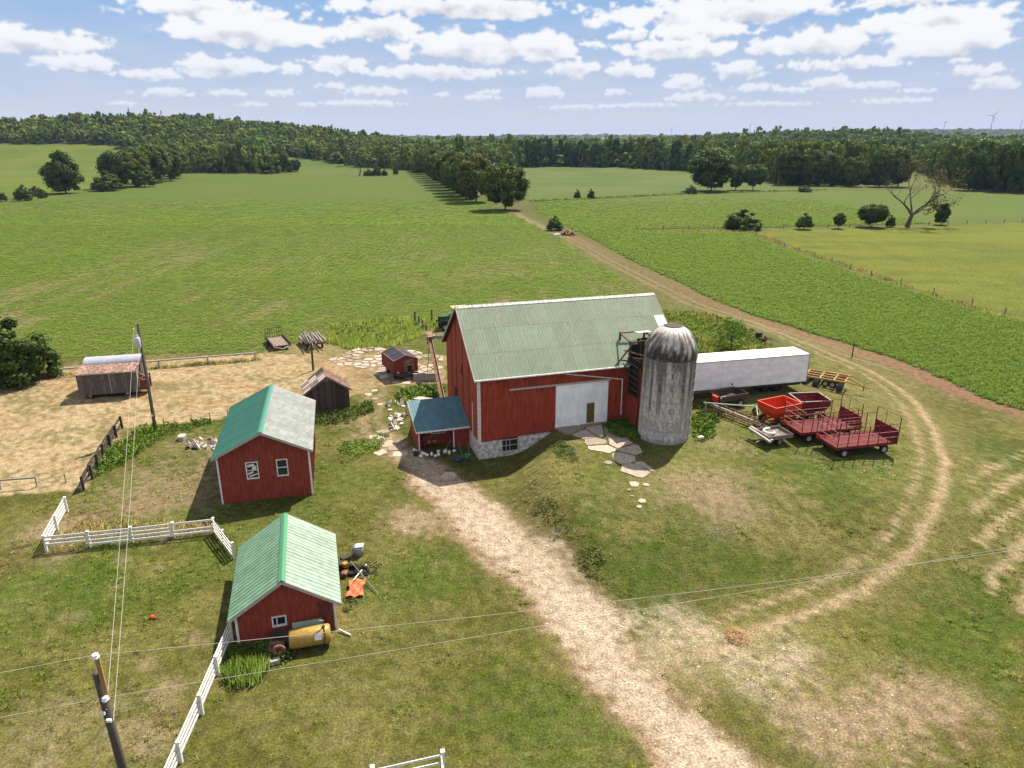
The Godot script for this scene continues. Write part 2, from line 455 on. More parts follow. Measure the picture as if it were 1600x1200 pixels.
# bare and dry patches: x, z, radius, strength, kind (0 dry, 1 tan, 2 lush, 3 gravel)
const SPOTS := [[-24.5, -50.5, 3.4, 0.6, 4], [-30.4, -44, 2.0, 0.7, 4], [-27, -46, 1.6, 0.5, 4], [-22.4, -54, 1.8, 0.6, 4], [-31.8, -38, 1.6, 0.5, 4], [-15.9, -26.2, 0.8, 0.5, 4], [-18.4, -29.5, 0.6, 0.6, 1], [-21.5, -38.4, 0.55, 0.6, 1], [-23.4, -36.4, 0.4, 0.6, 1], [-16.6, -31.6, 0.7, 0.5, 1], [-19.3, -23.6, 1.0, 0.5, 1], [-26.2, -41.4, 0.8, 0.5, 1], [3.4, -33.0, 1.0, 0.6, 4], [5.2, -28.3, 0.8, 0.7, 4], [4.6, -30, 0.8, 0.6, 4], [20.0, -25.2, 1.2, 0.55, 4], [-24.1, -42.4, 1.6, 0.5, 1], [-13.4, -57.4, 1.6, 0.7, 1], [12.6, -45.2, 3.6, 0.75, 1], [14.5, -42, 2.2, 0.5, 1], [9.3, -45.5, 1.2, 0.4, 0], [15, -26.4, 3.0, 0.9, 1], [18.4, -27.2, 2.4, 0.8, 1], [12.6, -27.5, 1.6, 0.5, 3],
	[11.4, -29.6, 2.4, 0.8, 3], [9.5, -31.0, 2.4, 0.95, 3], [8.5, -33.2, 1.6, 0.8, 3], [7.4, -30.2, 1.9, 0.75, 3], [6.3, -33.0, 1.3, 0.8, 3], [8.2, -28.2, 1.6, 0.7, 1], [14.5, -31.2, 1.8, 0.6, 3], [13.5, -29.2, 1.6, 0.5, 3], [-7.0, -44.0, 2.0, 0.95, 1], [-4.6, -43.8, 1.6, 0.9, 1], [-25.8, -48.4, 5.0, 0.55, 1], [-22, -52.5, 3.2, 0.5, 1], [-28.6, -39.8, 1.4, 0.6, 1], [-31.5, -42.5, 1.8, 0.7, 1],
	[18.8, -39.2, 1.6, 0.5, 0], [21, -27, 1.5, 0.6, 1], [-16.5, -27.4, 1.1, 0.6, 1], [-17.2, -25.3, 0.9, 0.6, 1], [-15.8, -24.8, 0.7, 0.6, 1], [-20.5, -25.5, 2.2, 0.4, 1], [-24.4, -33.4, 0.6, 0.7, 1], [-20, -31, 2.4, 0.35, 0], [-17.5, -34.5, 1.2, 0.5, 0], [-24.5, -38.7, 0.6, 0.7, 1],
	[-10.8, -33.0, 2.4, 0.6, 0], [-8.4, -33.2, 2.0, 0.55, 0], [-8.6, -36.8, 1.4, 0.3, 0], [-6, -37, 3.0, 0.55, 2], [0.3, -27, 2.8, 0.45, 2], [-24, -35.5, 3.2, 0.5, 2], [-29, -36, 2.5, 0.4, 2], [24, -46, 5.0, 0.5, 2], [30, -48, 3.0, 0.55, 2], [27, -36, 3.0, 0.55, 2], [8, -37.4, 3.4, 0.5, 2], [23.5, -31, 3.4, 0.5, 2], [14, -37, 3.0, 0.35, 2], [6.3, -41.6, 2.5, 0.4, 2],
	[34, -60, 4.5, 0.5, 0], [33, -68, 4.0, 0.7, 0], [24, -63, 4.0, 0.55, 0], [19, -57.5, 2.5, 0.6, 0], [17, -52.5, 2.2, 0.6, 1], [14.5, -49.5, 2.0, 0.5, 0], [2.2, -46.5, 2.0, 0.5, 0], [4, -49.5, 2.4, 0.4, 0], [11, -48, 2.4, 0.4, 0], [-12, -53, 1.6, 0.4, 0], [-15.4, -62.3, 2.0, 0.45, 1], [-27, -56.8, 2.6, 0.5, 1]]

func inside(k: String, x: float, z: float) -> bool:
	return Geometry2D.is_point_in_polygon(Vector2(x, z), P[k])

func ground_at(x: float, z: float) -> Array:   # [colour, what is there]
	var n1 := fa.get_noise_2d(x, z)              # metres
	var n2 := fb.get_noise_2d(x, z)              # decimetres
	var n3 := fc.get_noise_2d(x, z)
	var wx := x + n1 * 0.9 + n2 * 0.25
	var wz := z + fa.get_noise_2d(x + 91.0, z) * 0.9 + n3 * 0.2
	var c: Color
	if z < -300.0 or absf(x) > 90.0 or z < -215.0:
		var far := fw.get_noise_2d(x * 0.25, z * 0.25)
		if inside("left_crop", x, z) or inside("right_crop", x, z):
			c = CROP.lerp(Color(0.12, 0.14, 0.034), clampf(0.3 + far * 0.9 + n1 * 0.25, 0, 1) * 0.6)
			return [c, "left_crop" if x < 20.0 and z < -80.0 and inside("left_crop", x, z) else "right_crop"]
		if inside("pasture", x, z):
			return [Color(0.145, 0.168, 0.018).lerp(Color(0.105, 0.132, 0.016), clampf(0.35 + far + n1 * 0.7 + fw.get_noise_2d(x * 0.25, z * 1.4) * 0.9, 0, 1)), "pasture"]
		if inside("far_field", x, z) or inside("gap_field", x, z):
			return [Color(0.085, 0.13, 0.028).lerp(Color(0.115, 0.15, 0.04), clampf(0.5 + far * 1.2, 0, 1)), "far_field"]
		if inside("upper_field", x, z):
			return [Color(0.13, 0.165, 0.024).lerp(Color(0.1, 0.142, 0.022), clampf(0.5 + far * 1.3, 0, 1)), "upper_field"]
		if inside("strip_field", x, z):
			return [Color(0.085, 0.135, 0.024).lerp(Color(0.11, 0.145, 0.028), clampf(0.5 + far * 1.3, 0, 1)), "strip_field"]
		if z < -600.0:
			var pz := fw.get_noise_2d(x * 0.05 + 300.0, z * 0.05)
			return [Color(0.11, 0.15, 0.045) if pz > 0.22 and z < -1500.0 else Color(0.05, 0.075, 0.022), "ground"]
		var td0 := seg_dist(LINES.track, x, z)
		c = Color(0.13, 0.135, 0.05).lerp(LAWN, 0.5 + 0.5 * n1)
		if td0.x < 3.0: c = c.lerp(TAN, (1.0 - td0.x / 3.0) * 0.7)
		return [c, "ground"]
	# crop fields
	if z < -50.0:
		if inside("left_crop", wx, wz):
			c = CROP.lerp(Color(0.11, 0.135, 0.032), clampf(0.4 + n1 * 0.8, 0, 1))
			c = c.lerp(Color(0.23, 0.175, 0.1), thin_stand(x, z) * 0.75)
			return [c, "left_crop"]
		if inside("right_crop", wx, wz):
			return [CROP.lerp(Color(0.07, 0.13, 0.022), clampf(0.4 + n1 + n2 * 0.5, 0, 1)), "right_crop"]
		if inside("pasture", wx, wz):
			return [Color(0.148, 0.168, 0.019).lerp(Color(0.1, 0.125, 0.016), clampf(0.35 + n1 * 0.8 + n2 * 0.4 + fw.get_noise_2d(x * 0.25, z * 1.4) * 1.0, 0, 1)), "pasture"]
	# the yard: mown grass first
	var dryness := clampf(0.3 + n1 * 0.8 + n2 * 0.65 + n3 * 0.45 + fw.get_noise_2d(x * 1.3 + 9.0, z * 1.3) * 0.35, 0, 1)
	var mound := sst(0.3, 1.6, gh(x, z)) if z < -31.0 and z > -116.0 and x > -8.0 else 0.0
	c = LAWN.lerp(DRY, clampf(dryness * (0.75 + 0.35 * mound) + mound * 0.1, 0, 1))
	if fw.get_noise_2d(x * 0.6 + 40.0, z * 0.6) > 0.05: c = c.lerp(LUSH, 0.45 * sst(0.05, 0.4, fw.get_noise_2d(x * 0.6 + 40.0, z * 0.6)))
	# mowing swirls on the mound
	if mound > 0.05 and z > -50.0:
		var rr := Vector2(x - 19.0, (z + 44.0) * 1.25).length() + n1 * 0.8
		c = c.lerp(DRY, 0.42 * mound * sst(0.0, 0.8, sin(rr * 4.2) * 0.6 + n2))
	if z > -40.0 and x < 14.0 and x > -16.0:
		var sw := sin((x * 0.35 + z * 0.94 + n1 * 1.1) * 3.6)
		c = c.lerp(Color(0.115, 0.105, 0.045), 0.42 * sst(0.0, 1.0, sw + n2))
	for s in SPOTS:
		var dx: float = wx - s[0]
		var dz: float = wz - s[1]
		var r: float = s[2]
		if absf(dx) < r * 1.5 and absf(dz) < r * 1.5:
			var q: float = (1.0 - sst(0.3, 1.35, sqrt(dx * dx + dz * dz) / r + n2 * 0.7 + n3 * 0.75 + n1 * 0.5)) * s[3]
			match int(s[4]):
				0: c = c.lerp(DRY, q)
				1: c = c.lerp(TAN, q)
				2: c = c.lerp(LUSH, q)
				4: c = c.lerp(Color(0.17, 0.105, 0.062), q)
				3: c = c.lerp(GRAVEL, clampf(q * (0.75 + n3 * 1.1 + n2 * 0.6), 0, 1))
	var what := "ground"
	if inside("paddock", wx, wz):
		var sw2 := fw.get_noise_2d((x * 0.93 + z * 0.36) * 0.5, (z * 0.93 - x * 0.36) * 2.4) + n2 * 0.7
		c = STRAW.lerp(Color(0.27, 0.185, 0.085), sst(0.0, 0.55, sw2)).lerp(Color(0.17, 0.15, 0.055), 0.8 * sst(0.1, 0.5, -sw2 + n3 * 0.5 + n1 * 0.7))
		what = "paddock"
	elif inside("dry_yard", wx, wz):
		var t := clampf(0.55 + n1 * 0.8 + n2 * 0.5, 0, 1)
		c = Color(0.17, 0.14, 0.06).lerp(Color(0.36, 0.26, 0.14), t)
	if x > 24.0 and inside("windrows", wx, wz):
		var ru := x * 0.62 + z * 0.78
		var rw := sin(ru * 3.4 + n1 * 1.6) * 0.6 + n2 * 0.45 + n3 * 0.25 + fw.get_noise_2d(x, z) * 0.5
		c = c.lerp(STRAW * 0.9, sst(0.05, 0.6, rw) * 0.85)
	# tracks
	if z < -28.0 and x > 5.0 and x < 45.0 and z > -103.0:
		var ld := seg_dist(LINES.loop, x + n1 * 0.25, z)
		if ld.x < 3.6:
			var rut := maxf(1.15 - absf(ld.x * ld.z + 0.1) / 0.42, 0.75 - absf(ld.x * ld.z - 1.45) / 0.38)
			c = c.lerp(DRY, 0.55 * (1.0 - ld.x / 3.6))
			c = c.lerp(Color(0.40, 0.30, 0.19), clampf(rut * 1.1 + n2 * 0.5, 0, 1) * 0.88)
			what = "loop_track" if ld.x < 2.2 else what
	if z < -45.0 and x > -6.0:
		var td := seg_dist(LINES.track, x, z)
		if td.x < 7.0:
			var e := clampf(1.0 - td.x / 7.0, 0, 1)
			c = c.lerp(Color(0.15, 0.135, 0.055), e * 0.6)
			var rut2 := maxf(1.0 - absf(td.x - 0.9) / 0.55, 0.0)
			c = c.lerp(Color(0.29, 0.205, 0.12), clampf(rut2 + n2 * 0.5, 0, 1) * 0.7)
			if td.x < 3.0: what = "dirt_track"
			var sd := seg_dist(LINES.soil, x, z)
			if sd.x < 2.6 + n1: c = c.lerp(SOIL, clampf(1.5 - sd.x / 1.7 + n2 * 0.5, 0, 1) * (0.9 if z > -140.0 else 0.6))
	if x < -8.0 and x > -30.0 and z < -55.0 and z > -94.0:
		var wd := seg_dist(LINES.lane, x + n1 * 0.5, z)
		if wd.x < 2.2: c = c.lerp(Color(0.33, 0.25, 0.155), clampf(1.0 - absf(wd.x - 0.75) / 0.8 + n2 * 0.6, 0, 1) * 0.65)
	if x > -16.0 and x < 20.0 and z > -61.0:
		var dd := seg_dist(LINES.drive, x, z)
		var edge := dd.x - dd.y + n1 * 0.9 + n2 * 0.55
		if edge < 0.9:
			var soilside := 0.95 if dd.z > 0.0 else 0.4
			c = c.lerp(TAN.lerp(SOIL, 0.55), (1.0 - sst(0.0, 0.9, edge + n3 * 0.4)) * soilside)
			var g := (1.0 - sst(-0.55, 0.25, edge + n3 * 0.6)) * clampf(0.95 + 0.35 * n2 + 0.3 * n3, 0.0, 1.0)
			var gc := GRAVEL.lerp(TAN, clampf(sst(46, 54, -z) * 0.45 + n1 * 0.3 + n3 * 0.3 + 0.25 * sst(0.25, 0.0, absf(dd.x - 0.8)), 0, 0.7))
			c = c.lerp(gc, g)
			if edge < -0.1: what = "driveway"
	if what == "ground" and z < -84.0:
		c = c.lerp(Color(0.1, 0.135, 0.03), 0.4)
	return [c, what]

func axis_values(a: float, s0: float, k: float, b: float, k2: float, e: float) -> Array:   # spacing s0 up to a, growing by k up to b, then by k2 up to e
	var o := [0.0]
	var v := 0.0
	while v < e:
		var s := s0
		if v > a: s = s0 + (minf(v, b) - a) * k + maxf(v - b, 0.0) * k2
		v += s
		o.append(v)
	return o

func build_ground() -> void:
	var right := axis_values(48, 0.4, 0.014, 330, 0.07, 9000)
	var xs := []
	for i in range(right.size() - 1, 0, -1): xs.append(-right[i])
	xs.append_array(right)
	var zs := []
	var zf := axis_values(88, 0.4, 0.019, 1000, 0.035, 9300)
	for v in [-20, -8.0, -2.0, 3.0, 7.0, 10.0, 12.0, 14.0]: zs.append(-v)
	for v in zf: zs.append(-16.0 - v)
	var nx := xs.size()
	var nz := zs.size()
	var pos := PackedVector3Array(); pos.resize(nx * nz)
	var col := PackedColorArray(); col.resize(nx * nz)
	var cls := PackedByteArray(); cls.resize(nx * nz)
	var kinds := ["ground", "left_crop", "right_crop", "pasture", "far_field", "upper_field", "strip_field", "paddock", "driveway", "loop_track", "dirt_track"]
	var row := func(j: int) -> void:
		var z: float = zs[j]
		for i in nx:
			var x: float = xs[i]
			var k := j * nx + i
			if absf(x) > absf(z) * 1.5 + 90.0:
				pos[k] = Vector3(x, gh(x, z), z)
				col[k] = Color(0.1, 0.125, 0.03)
				continue
			pos[k] = Vector3(x, gh(x, z), z)
			var g := ground_at(x, z)
			col[k] = g[0]
			cls[k] = kinds.find(g[1])
	for j in nz: row.call(j)
	var nor := PackedVector3Array(); nor.resize(nx * nz)
	for j in nz:
		for i in nx:
			var k := j * nx + i
			var a := pos[k - 1] if i > 0 else pos[k]
			var b := pos[k + 1] if i < nx - 1 else pos[k]
			var c := pos[k - nx] if j > 0 else pos[k]
			var d := pos[k + nx] if j < nz - 1 else pos[k]
			nor[k] = (b - a).cross(d - c).normalized()
	var idx := []
	for k in kinds.size(): idx.append(PackedInt32Array())
	for j in nz - 1:
		for i in nx - 1:
			var k := j * nx + i
			var c := cls[k]
			idx[c].append_array([k, k + nx, k + 1, k + 1, k + nx, k + nx + 1])
	var gm := StandardMaterial3D.new()
	gm.vertex_color_use_as_albedo = true
	gm.albedo_texture = T.ground
	gm.uv1_triplanar = true
	gm.uv1_world_triplanar = true
	gm.uv1_scale = Vector3.ONE / 5.3
	gm.detail_enabled = true
	gm.detail_blend_mode = BaseMaterial3D.BLEND_MODE_MUL
	gm.detail_albedo = T.ground2
	gm.detail_uv_layer = BaseMaterial3D.DETAIL_UV_2
	gm.uv2_triplanar = true
	gm.uv2_world_triplanar = true
	gm.uv2_scale = Vector3.ONE / 17.9
	gm.roughness = 0.95
	gm.metallic_specular = 0.2
	gm.heightmap_enabled = true
	gm.heightmap_texture = T.ground
	gm.heightmap_scale = 2.5
	var called := ["ground", "crop_field", "crop_field", "pasture", "far_field", "hillside_field", "strip_field", "hay_paddock", "gravel_driveway", "loop_track", "dirt_track"]
	var labels := ["mown farmyard grass and the land around it", "large green bean field behind the barn", "green bean field right of the dirt track", "yellow green pasture at the right edge", "pale green field in front of the far wood", "yellow green field on the slope at upper left", "small green field between hedge and wooded hill", "straw coloured mown paddock at the left", "pale gravel driveway leading to the barn", "two worn tyre ruts curving round the mound", "bare dirt track along the edge of the bean field"]
	for c in kinds.size():
		if idx[c].is_empty(): continue
		var mp: Dictionary = {}
		var p2 := PackedVector3Array(); var n2 := PackedVector3Array(); var c2 := PackedColorArray()
		var ii: PackedInt32Array = idx[c]
		var out := PackedInt32Array(); out.resize(ii.size())
		for q in ii.size():
			var k := ii[q]
			var t: int = mp.get(k, -1)
			if t < 0:
				t = p2.size()
				mp[k] = t
				p2.append(pos[k]); n2.append(nor[k]); c2.append(col[k] * 1.09)
			out[q] = t
		var arr := []
		arr.resize(Mesh.ARRAY_MAX)
		arr[Mesh.ARRAY_VERTEX] = p2; arr[Mesh.ARRAY_NORMAL] = n2; arr[Mesh.ARRAY_COLOR] = c2; arr[Mesh.ARRAY_INDEX] = out
		var me := ArrayMesh.new()
		me.add_surface_from_arrays(Mesh.PRIMITIVE_TRIANGLES, arr)
		tag(mesh_node(called[c], me, gm), labels[c], "", "", "structure")

# ------------------------------------------------------------------ sky
func build_sky() -> Sky:
	var n := FastNoiseLite.new()
	n.seed = 5; n.noise_type = FastNoiseLite.TYPE_SIMPLEX_SMOOTH; n.frequency = 1.0; n.fractal_octaves = 5; n.fractal_gain = 0.58
	# azimuth, elevation, half width, half height in degrees
	var clouds := [[-20.9,8.01,5.79,0.81],[-18.3,6.79,6.91,1.10],[-9.6,7.33,3.48,0.85],[-2.1,6.10,7.66,1.20],[-3.7,8.76,9.42,0.86],[-20.3,4.54,3.83,0.77],[-15.8,4.57,0.95,0.42],[-12.8,4.92,2.53,0.61],[-5.6,4.51,6.33,0.53],[-25.2,3.95,2.10,0.44],[-24.2,2.91,1.88,0.35],[-20.1,2.95,1.36,0.27],[-16.7,3.01,1.27,0.28],[-13.2,3.53,1.21,0.28],[-10.1,3.18,2.38,0.38],[-26.9,2.17,0.82,0.17],[-18.7,2.26,1.10,0.18],[-15.0,2.27,0.76,0.19],[-11.1,2.39,2.96,0.28],[-5.2,3.04,0.51,0.19],[-2.4,2.83,1.43,0.24],[-1.7,3.23,1.02,0.19],[-31.0,5.67,4.15,0.83],[-29.1,4.49,2.35,0.59],[14.8,8.10,8.83,1.12],[13.8,7.02,3.76,0.75],[8.5,6.91,1.80,0.48],[2.3,6.06,2.81,1.06]]
	clouds.append_array([[11.7,5.94,4.51,0.75],[17.8,5.90,1.67,0.64],[21.8,6.02,3.17,0.98],[27.8,6.99,4.72,0.89],[29.3,5.66,4.68,1.13],[4.6,4.73,2.03,0.77],[8.4,4.57,2.10,0.62],[22.8,4.69,3.66,0.44],[16.3,4.47,2.12,0.65],[12.3,3.79,1.61,0.52],[13.5,2.80,2.52,0.37],[2.5,3.14,1.48,0.53],[7.7,3.16,1.11,0.24],[22.3,3.51,1.49,0.49],[25.1,3.32,1.68,0.26],[17.4,3.33,1.77,0.32],[20.2,3.15,1.17,0.23],[27.7,2.94,1.09,0.21],[30.8,4.01,1.71,0.41],[32.1,3.22,1.56,0.41],[29.8,4.64,0.70,0.21],[26.0,8.26,3.71,0.35],[9.5,2.27,2.99,0.19],[18.4,2.27,3.23,0.18],[26.5,2.34,2.47,0.22],[4.8,2.16,2.54,0.19],[5.8,6.41,0.91,0.29]])
	var r := RandomNumberGenerator.new()
	r.seed = 77
	for k in 420:
		var el := 2.0 + 62.0 * pow(r.randf(), 1.3)
		var az := r.randf_range(-180, 180)
		var w := clampf(el * 0.75, 1.2, 22.0) * r.randf_range(0.5, 1.2) / cos(deg_to_rad(el))
		var h := clampf(el * 0.13, 0.25, 5.0) * r.randf_range(0.7, 1.3)
		if absf(az) < 40.0 + w * 0.6 and el < 10.5 + h: continue
		if el > 22.0 and r.randf() < 0.45: continue
		clouds.append([az, el, w, h])
	var W := 4096
	var lo := paint_sky(n, clouds, -180, 180, 0, 90, W / 4, 256)
	var big := Image.create(W / 4, 512, false, Image.FORMAT_RGBF)
	big.fill(Color(0.3, 0.32, 0.25))
	big.blit_rect(lo, Rect2i(0, 0, W / 4, 256), Vector2i.ZERO)
	big.resize(W, W / 2, Image.INTERPOLATE_CUBIC)
	var x0 := W / 2 - 560
	var az0 := (x0 / float(W) - 0.5) * 360.0
	var hi := paint_sky(n, clouds, az0, -az0, 0, 180.0 * 176 / 2048.0, 1120, 176)
	big.blit_rect(hi, Rect2i(0, 0, 1120, 176), Vector2i(x0, 1024 - 176))
	var turned := Image.create(W, W / 2, false, Image.FORMAT_RGBF)   # straight ahead is the left edge of a panorama
	turned.blit_rect(big, Rect2i(W / 2, 0, W / 2, W / 2), Vector2i.ZERO)
	turned.blit_rect(big, Rect2i(0, 0, W / 2, W / 2), Vector2i(W / 2, 0))
	var pm := PanoramaSkyMaterial.new()
	pm.panorama = ImageTexture.create_from_image(turned)
	var sky := Sky.new()
	sky.sky_material = pm
	return sky

func paint_sky(n: FastNoiseLite, clouds: Array, a0: float, a1: float, e0: float, e1: float, w: int, h: int) -> Image:
	var alpha := PackedFloat32Array(); alpha.resize(w * h)
	var tone := PackedFloat32Array(); tone.resize(w * h)
	for c in clouds:
		for wrap in ([0, 360, -360] if a1 - a0 > 300 else [0]):
			var caz: float = c[0] + wrap
			var hw: float = c[2]
			var hh: float = c[3] * 1.02
			var i0 := maxi(0, int((caz - hw * 1.35 - a0) / (a1 - a0) * w))
			var i1 := mini(w - 1, int((caz + hw * 1.35 - a0) / (a1 - a0) * w))
			var j0 := maxi(0, int((e1 - c[1] - hh * 1.7) / (e1 - e0) * h))
			var j1 := mini(h - 1, int((e1 - c[1] + hh * 1.3) / (e1 - e0) * h))
			var f := 0.75 / hh
			for j in range(j0, j1 + 1):
				var el := e1 - (j + 0.5) / h * (e1 - e0)
				for i in range(i0, i1 + 1):
					var az := a0 + (i + 0.5) / w * (a1 - a0)
					var nz := n.get_noise_3d(c[0] * 3.1 + (az - caz) * f * 0.55, el * f, c[0])
					var big := n.get_noise_2d((az - caz) * f * 0.22 + c[0] * 7.0, el * f * 0.3)
					var dx := (az - caz) / hw
					var dy = (el - c[1]) / hh
					dy = dy * 0.95 if dy > 0 else dy * 1.35
					var v := 1.02 - sqrt(dx * dx + dy * dy) + nz * 0.78 + big * 0.25
					var a := sst(0.0, 0.24, v)
					if a <= 0.0: continue
					var t := clampf(0.58 + 0.5 * dy + nz * 0.75 + 0.25 * sst(0.0, 1.0, 1.0 - v), 0, 1)
					var k := j * w + i
					if a > alpha[k] or true:
						tone[k] = (tone[k] * alpha[k] * (1.0 - a) + t * a) / maxf(alpha[k] * (1.0 - a) + a, 1e-4)
						alpha[k] = alpha[k] + a * (1.0 - alpha[k])
	var out := PackedFloat32Array(); out.resize(w * h * 3)
	for j in h:
		var el := e1 - (j + 0.5) / h * (e1 - e0)
		var base := Color(0.69, 0.69, 0.75).lerp(Color(0.53, 0.62, 0.78), sst(0.3, 3.5, el)).lerp(Color(0.27, 0.48, 0.80), sst(2.5, 10.0, el)).lerp(Color(0.1, 0.22, 0.54), sst(10, 50, el))
		var thin := 0.42 * (1.0 - sst(1.0, 7.0, el))
		for i in w:
			var k := j * w + i
			var az := a0 + (i + 0.5) / w * (a1 - a0)
			var veil := clampf(0.5 + 0.9 * n.get_noise_2d(az * 0.12, el * 0.5), 0, 1)
			var c := base.lerp(Color(0.74, 0.74, 0.80), veil * 0.3 * (1.0 - sst(3, 14, el)))
			var cc := Color(0.60, 0.61, 0.68).lerp(Color(1.02, 1.01, 1.01), sst(0.15, 0.75, tone[k]))
			cc = cc.lerp(base, thin)
			c = c.lerp(cc, alpha[k] * 0.93)
			out[k * 3] = c.r; out[k * 3 + 1] = c.g; out[k * 3 + 2] = c.b
	return Image.create_from_data(w, h, false, Image.FORMAT_RGBF, out.to_byte_array())

# ------------------------------------------------------------------ plants
class Leaves:
	var v := PackedVector3Array()
	var n := PackedVector3Array()
	var c := PackedColorArray()
	var i := PackedInt32Array()
	func diamond(p: Vector3, u: Vector3, w: Vector3, nn: Vector3, col: Color) -> void:
		var k := v.size()
		v.append(p - u); v.append(p + w * 0.9 + u * 0.1); v.append(p + u); v.append(p - w * 0.9 + u * 0.1)
		for q in 4: n.append(nn); c.append(col)
		if (v[k + 2] - v[k]).cross(v[k + 1] - v[k]).dot(nn) > 0.0: i.append_array([k, k + 1, k + 2, k, k + 2, k + 3])
		else: i.append_array([k, k + 2, k + 1, k, k + 3, k + 2])
	func blade(p: Vector3, tip: Vector3, side: Vector3, nn: Vector3, a: Color, b: Color) -> void:
		var k := v.size()
		v.append(p - side); v.append(p + side); v.append(tip)
		n.append(nn); n.append(nn); n.append(nn)
		c.append(a); c.append(a); c.append(b)
		if (v[k + 2] - v[k]).cross(v[k + 1] - v[k]).dot(nn) > 0.0: i.append_array([k, k + 1, k + 2])
		else: i.append_array([k, k + 2, k + 1])
	func mesh() -> ArrayMesh:
		var arr := []
		arr.resize(Mesh.ARRAY_MAX)
		arr[Mesh.ARRAY_VERTEX] = v; arr[Mesh.ARRAY_NORMAL] = n; arr[Mesh.ARRAY_COLOR] = c; arr[Mesh.ARRAY_INDEX] = i
		var m := ArrayMesh.new()
		m.add_surface_from_arrays(Mesh.PRIMITIVE_TRIANGLES, arr)
		return m

func rdir() -> Vector3:
	var z := rng.randf_range(-1, 1)
	var t := rng.randf() * TAU
	var s := sqrt(1 - z * z)
	return Vector3(s * cos(t), z, s * sin(t))

# a crown of unit width and unit height, standing on y = 0; leaf is relative to the width
func crown_mesh(sd: int, blobs: int, per: int, leaf: float, shape: String, hue := 0.0) -> ArrayMesh:
	rng.seed = sd
	var L := Leaves.new()
	for b in blobs:
		var p: Vector3
		var br: float
		var t := rng.randf()
		if shape == "round":
			var d := rdir()
			var low := 1.0 if d.y > -0.2 else 0.88
			p = Vector3(d.x * 0.38 * low, 0.5 + d.y * 0.4, d.z * 0.38 * low)
			if rng.randf() < 0.25: p = Vector3(0, 0.5, 0) + (p - Vector3(0, 0.5, 0)) * 0.55
			br = rng.randf_range(0.08, 0.17)
		elif shape == "tall" or shape == "airy":
			var a := rng.randf() * TAU
			var y := rng.randf_range(0.06, 0.93)
			var rad := 0.38 * pow(1.0 - absf(y - 0.4) / 0.64, 0.55) * rng.randf_range(0.5, 1.0)
			p = Vector3(cos(a) * rad, y, sin(a) * rad)
			br = rng.randf_range(0.09, 0.16)
		elif shape == "cone":
			var a := rng.randf() * TAU
			var y := 1.0 - pow(rng.randf(), 0.6)
			y = 0.06 + 0.9 * y
			var rad := 0.42 * (1.02 - y) * rng.randf_range(0.4, 1.0)
			p = Vector3(cos(a) * rad, y, sin(a) * rad)
			br = rng.randf_range(0.07, 0.13) * (1.25 - y)
		else:   # "bush": low and wide, down to the ground
			var d := rdir()
			d.y = absf(d.y)
			var far := rng.randf_range(0.55, 1.12)
			p = Vector3(d.x * 0.38 * far, 0.08 + d.y * 0.72 * rng.randf_range(0.4, 1.0), d.z * 0.38 * far)
			br = rng.randf_range(0.07, 0.17)
		var tone := rng.randf_range(0.82, 1.2)
		var warm := rng.randf_range(-0.12, 0.16) + hue
		for k in per:
			var d2 := rdir()
			if d2.dot(p - Vector3(0, 0.5, 0)) < 0 and rng.randf() < 0.5: d2 = -d2
			var q := p + Vector3(d2.x, d2.y * 0.85, d2.z) * br * rng.randf_range(0.55, 1.08)
			if q.y < 0.0: continue
			var nn := (d2 + rdir() * 0.55 + Vector3.UP * 0.25).normalized()
			var u := nn.cross(rdir()).normalized() * leaf * rng.randf_range(0.6, 1.35)
			var w := nn.cross(u) * 0.62
			var f := tone * rng.randf_range(0.8, 1.22)
			L.diamond(q, u, w, (nn + d2 * 0.8).normalized(), Color(0.082 * f * (1.0 + warm), 0.122 * f, 0.026 * f * (1.0 - warm * 0.5)))
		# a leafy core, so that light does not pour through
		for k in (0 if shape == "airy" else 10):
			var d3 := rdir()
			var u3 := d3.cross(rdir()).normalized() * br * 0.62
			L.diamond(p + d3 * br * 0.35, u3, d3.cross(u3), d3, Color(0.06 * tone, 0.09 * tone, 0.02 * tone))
	return L.mesh()

func trunk_mesh(h: float, r: float, limbs: int, spread: float) -> ArrayMesh:
	var st := S(true)
	var p := Vector3(0, -0.3, 0)
	for k in 4:
		var q := Vector3(rng.randf_range(-0.03, 0.03) * h, h * (k + 1) / 4.0, rng.randf_range(-0.03, 0.03) * h)
		tube(st, p, q, r * (1.0 - 0.2 * k), r * (1.0 - 0.2 * (k + 1)), 7, false)
		p = q
	for k in limbs:
		var a := TAU * k / limbs + rng.randf()
		var s := Vector3(0, h * rng.randf_range(0.4, 0.8), 0)
		var e := s + Vector3(cos(a) * spread, h * rng.randf_range(0.2, 0.45), sin(a) * spread)
		tube(st, s, e, r * 0.45, r * 0.12, 5, false)
	st.generate_normals()
	return st.commit()

func tinted(kind: int, t: Color) -> Material:
	var key := "leaf_%d_%s" % [kind, t.to_html()]
	if not M.has(key):
		var m: StandardMaterial3D = leaf_mat.duplicate()
		m.albedo_color = (t * 1.04).linear_to_srgb()
		M[key] = m
	return M[key]

func tree(called: String, label: String, cat: String, x: float, z: float, h: float, w: float, kind: int, tint := Color.WHITE, group := "", trunk := 0.12) -> Node3D:
	var t := thing(called, label, cat, on(x, z), rng.randf() * TAU, group)
	var th := h * trunk
	mesh_node("trunk", trunk_mesh(h * 0.75, 0.016 * h + 0.04, 5, w * 0.28), M.bark, t)
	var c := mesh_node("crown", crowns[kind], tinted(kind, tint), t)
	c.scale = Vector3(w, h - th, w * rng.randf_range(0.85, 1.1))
	c.position.y = th
	return t

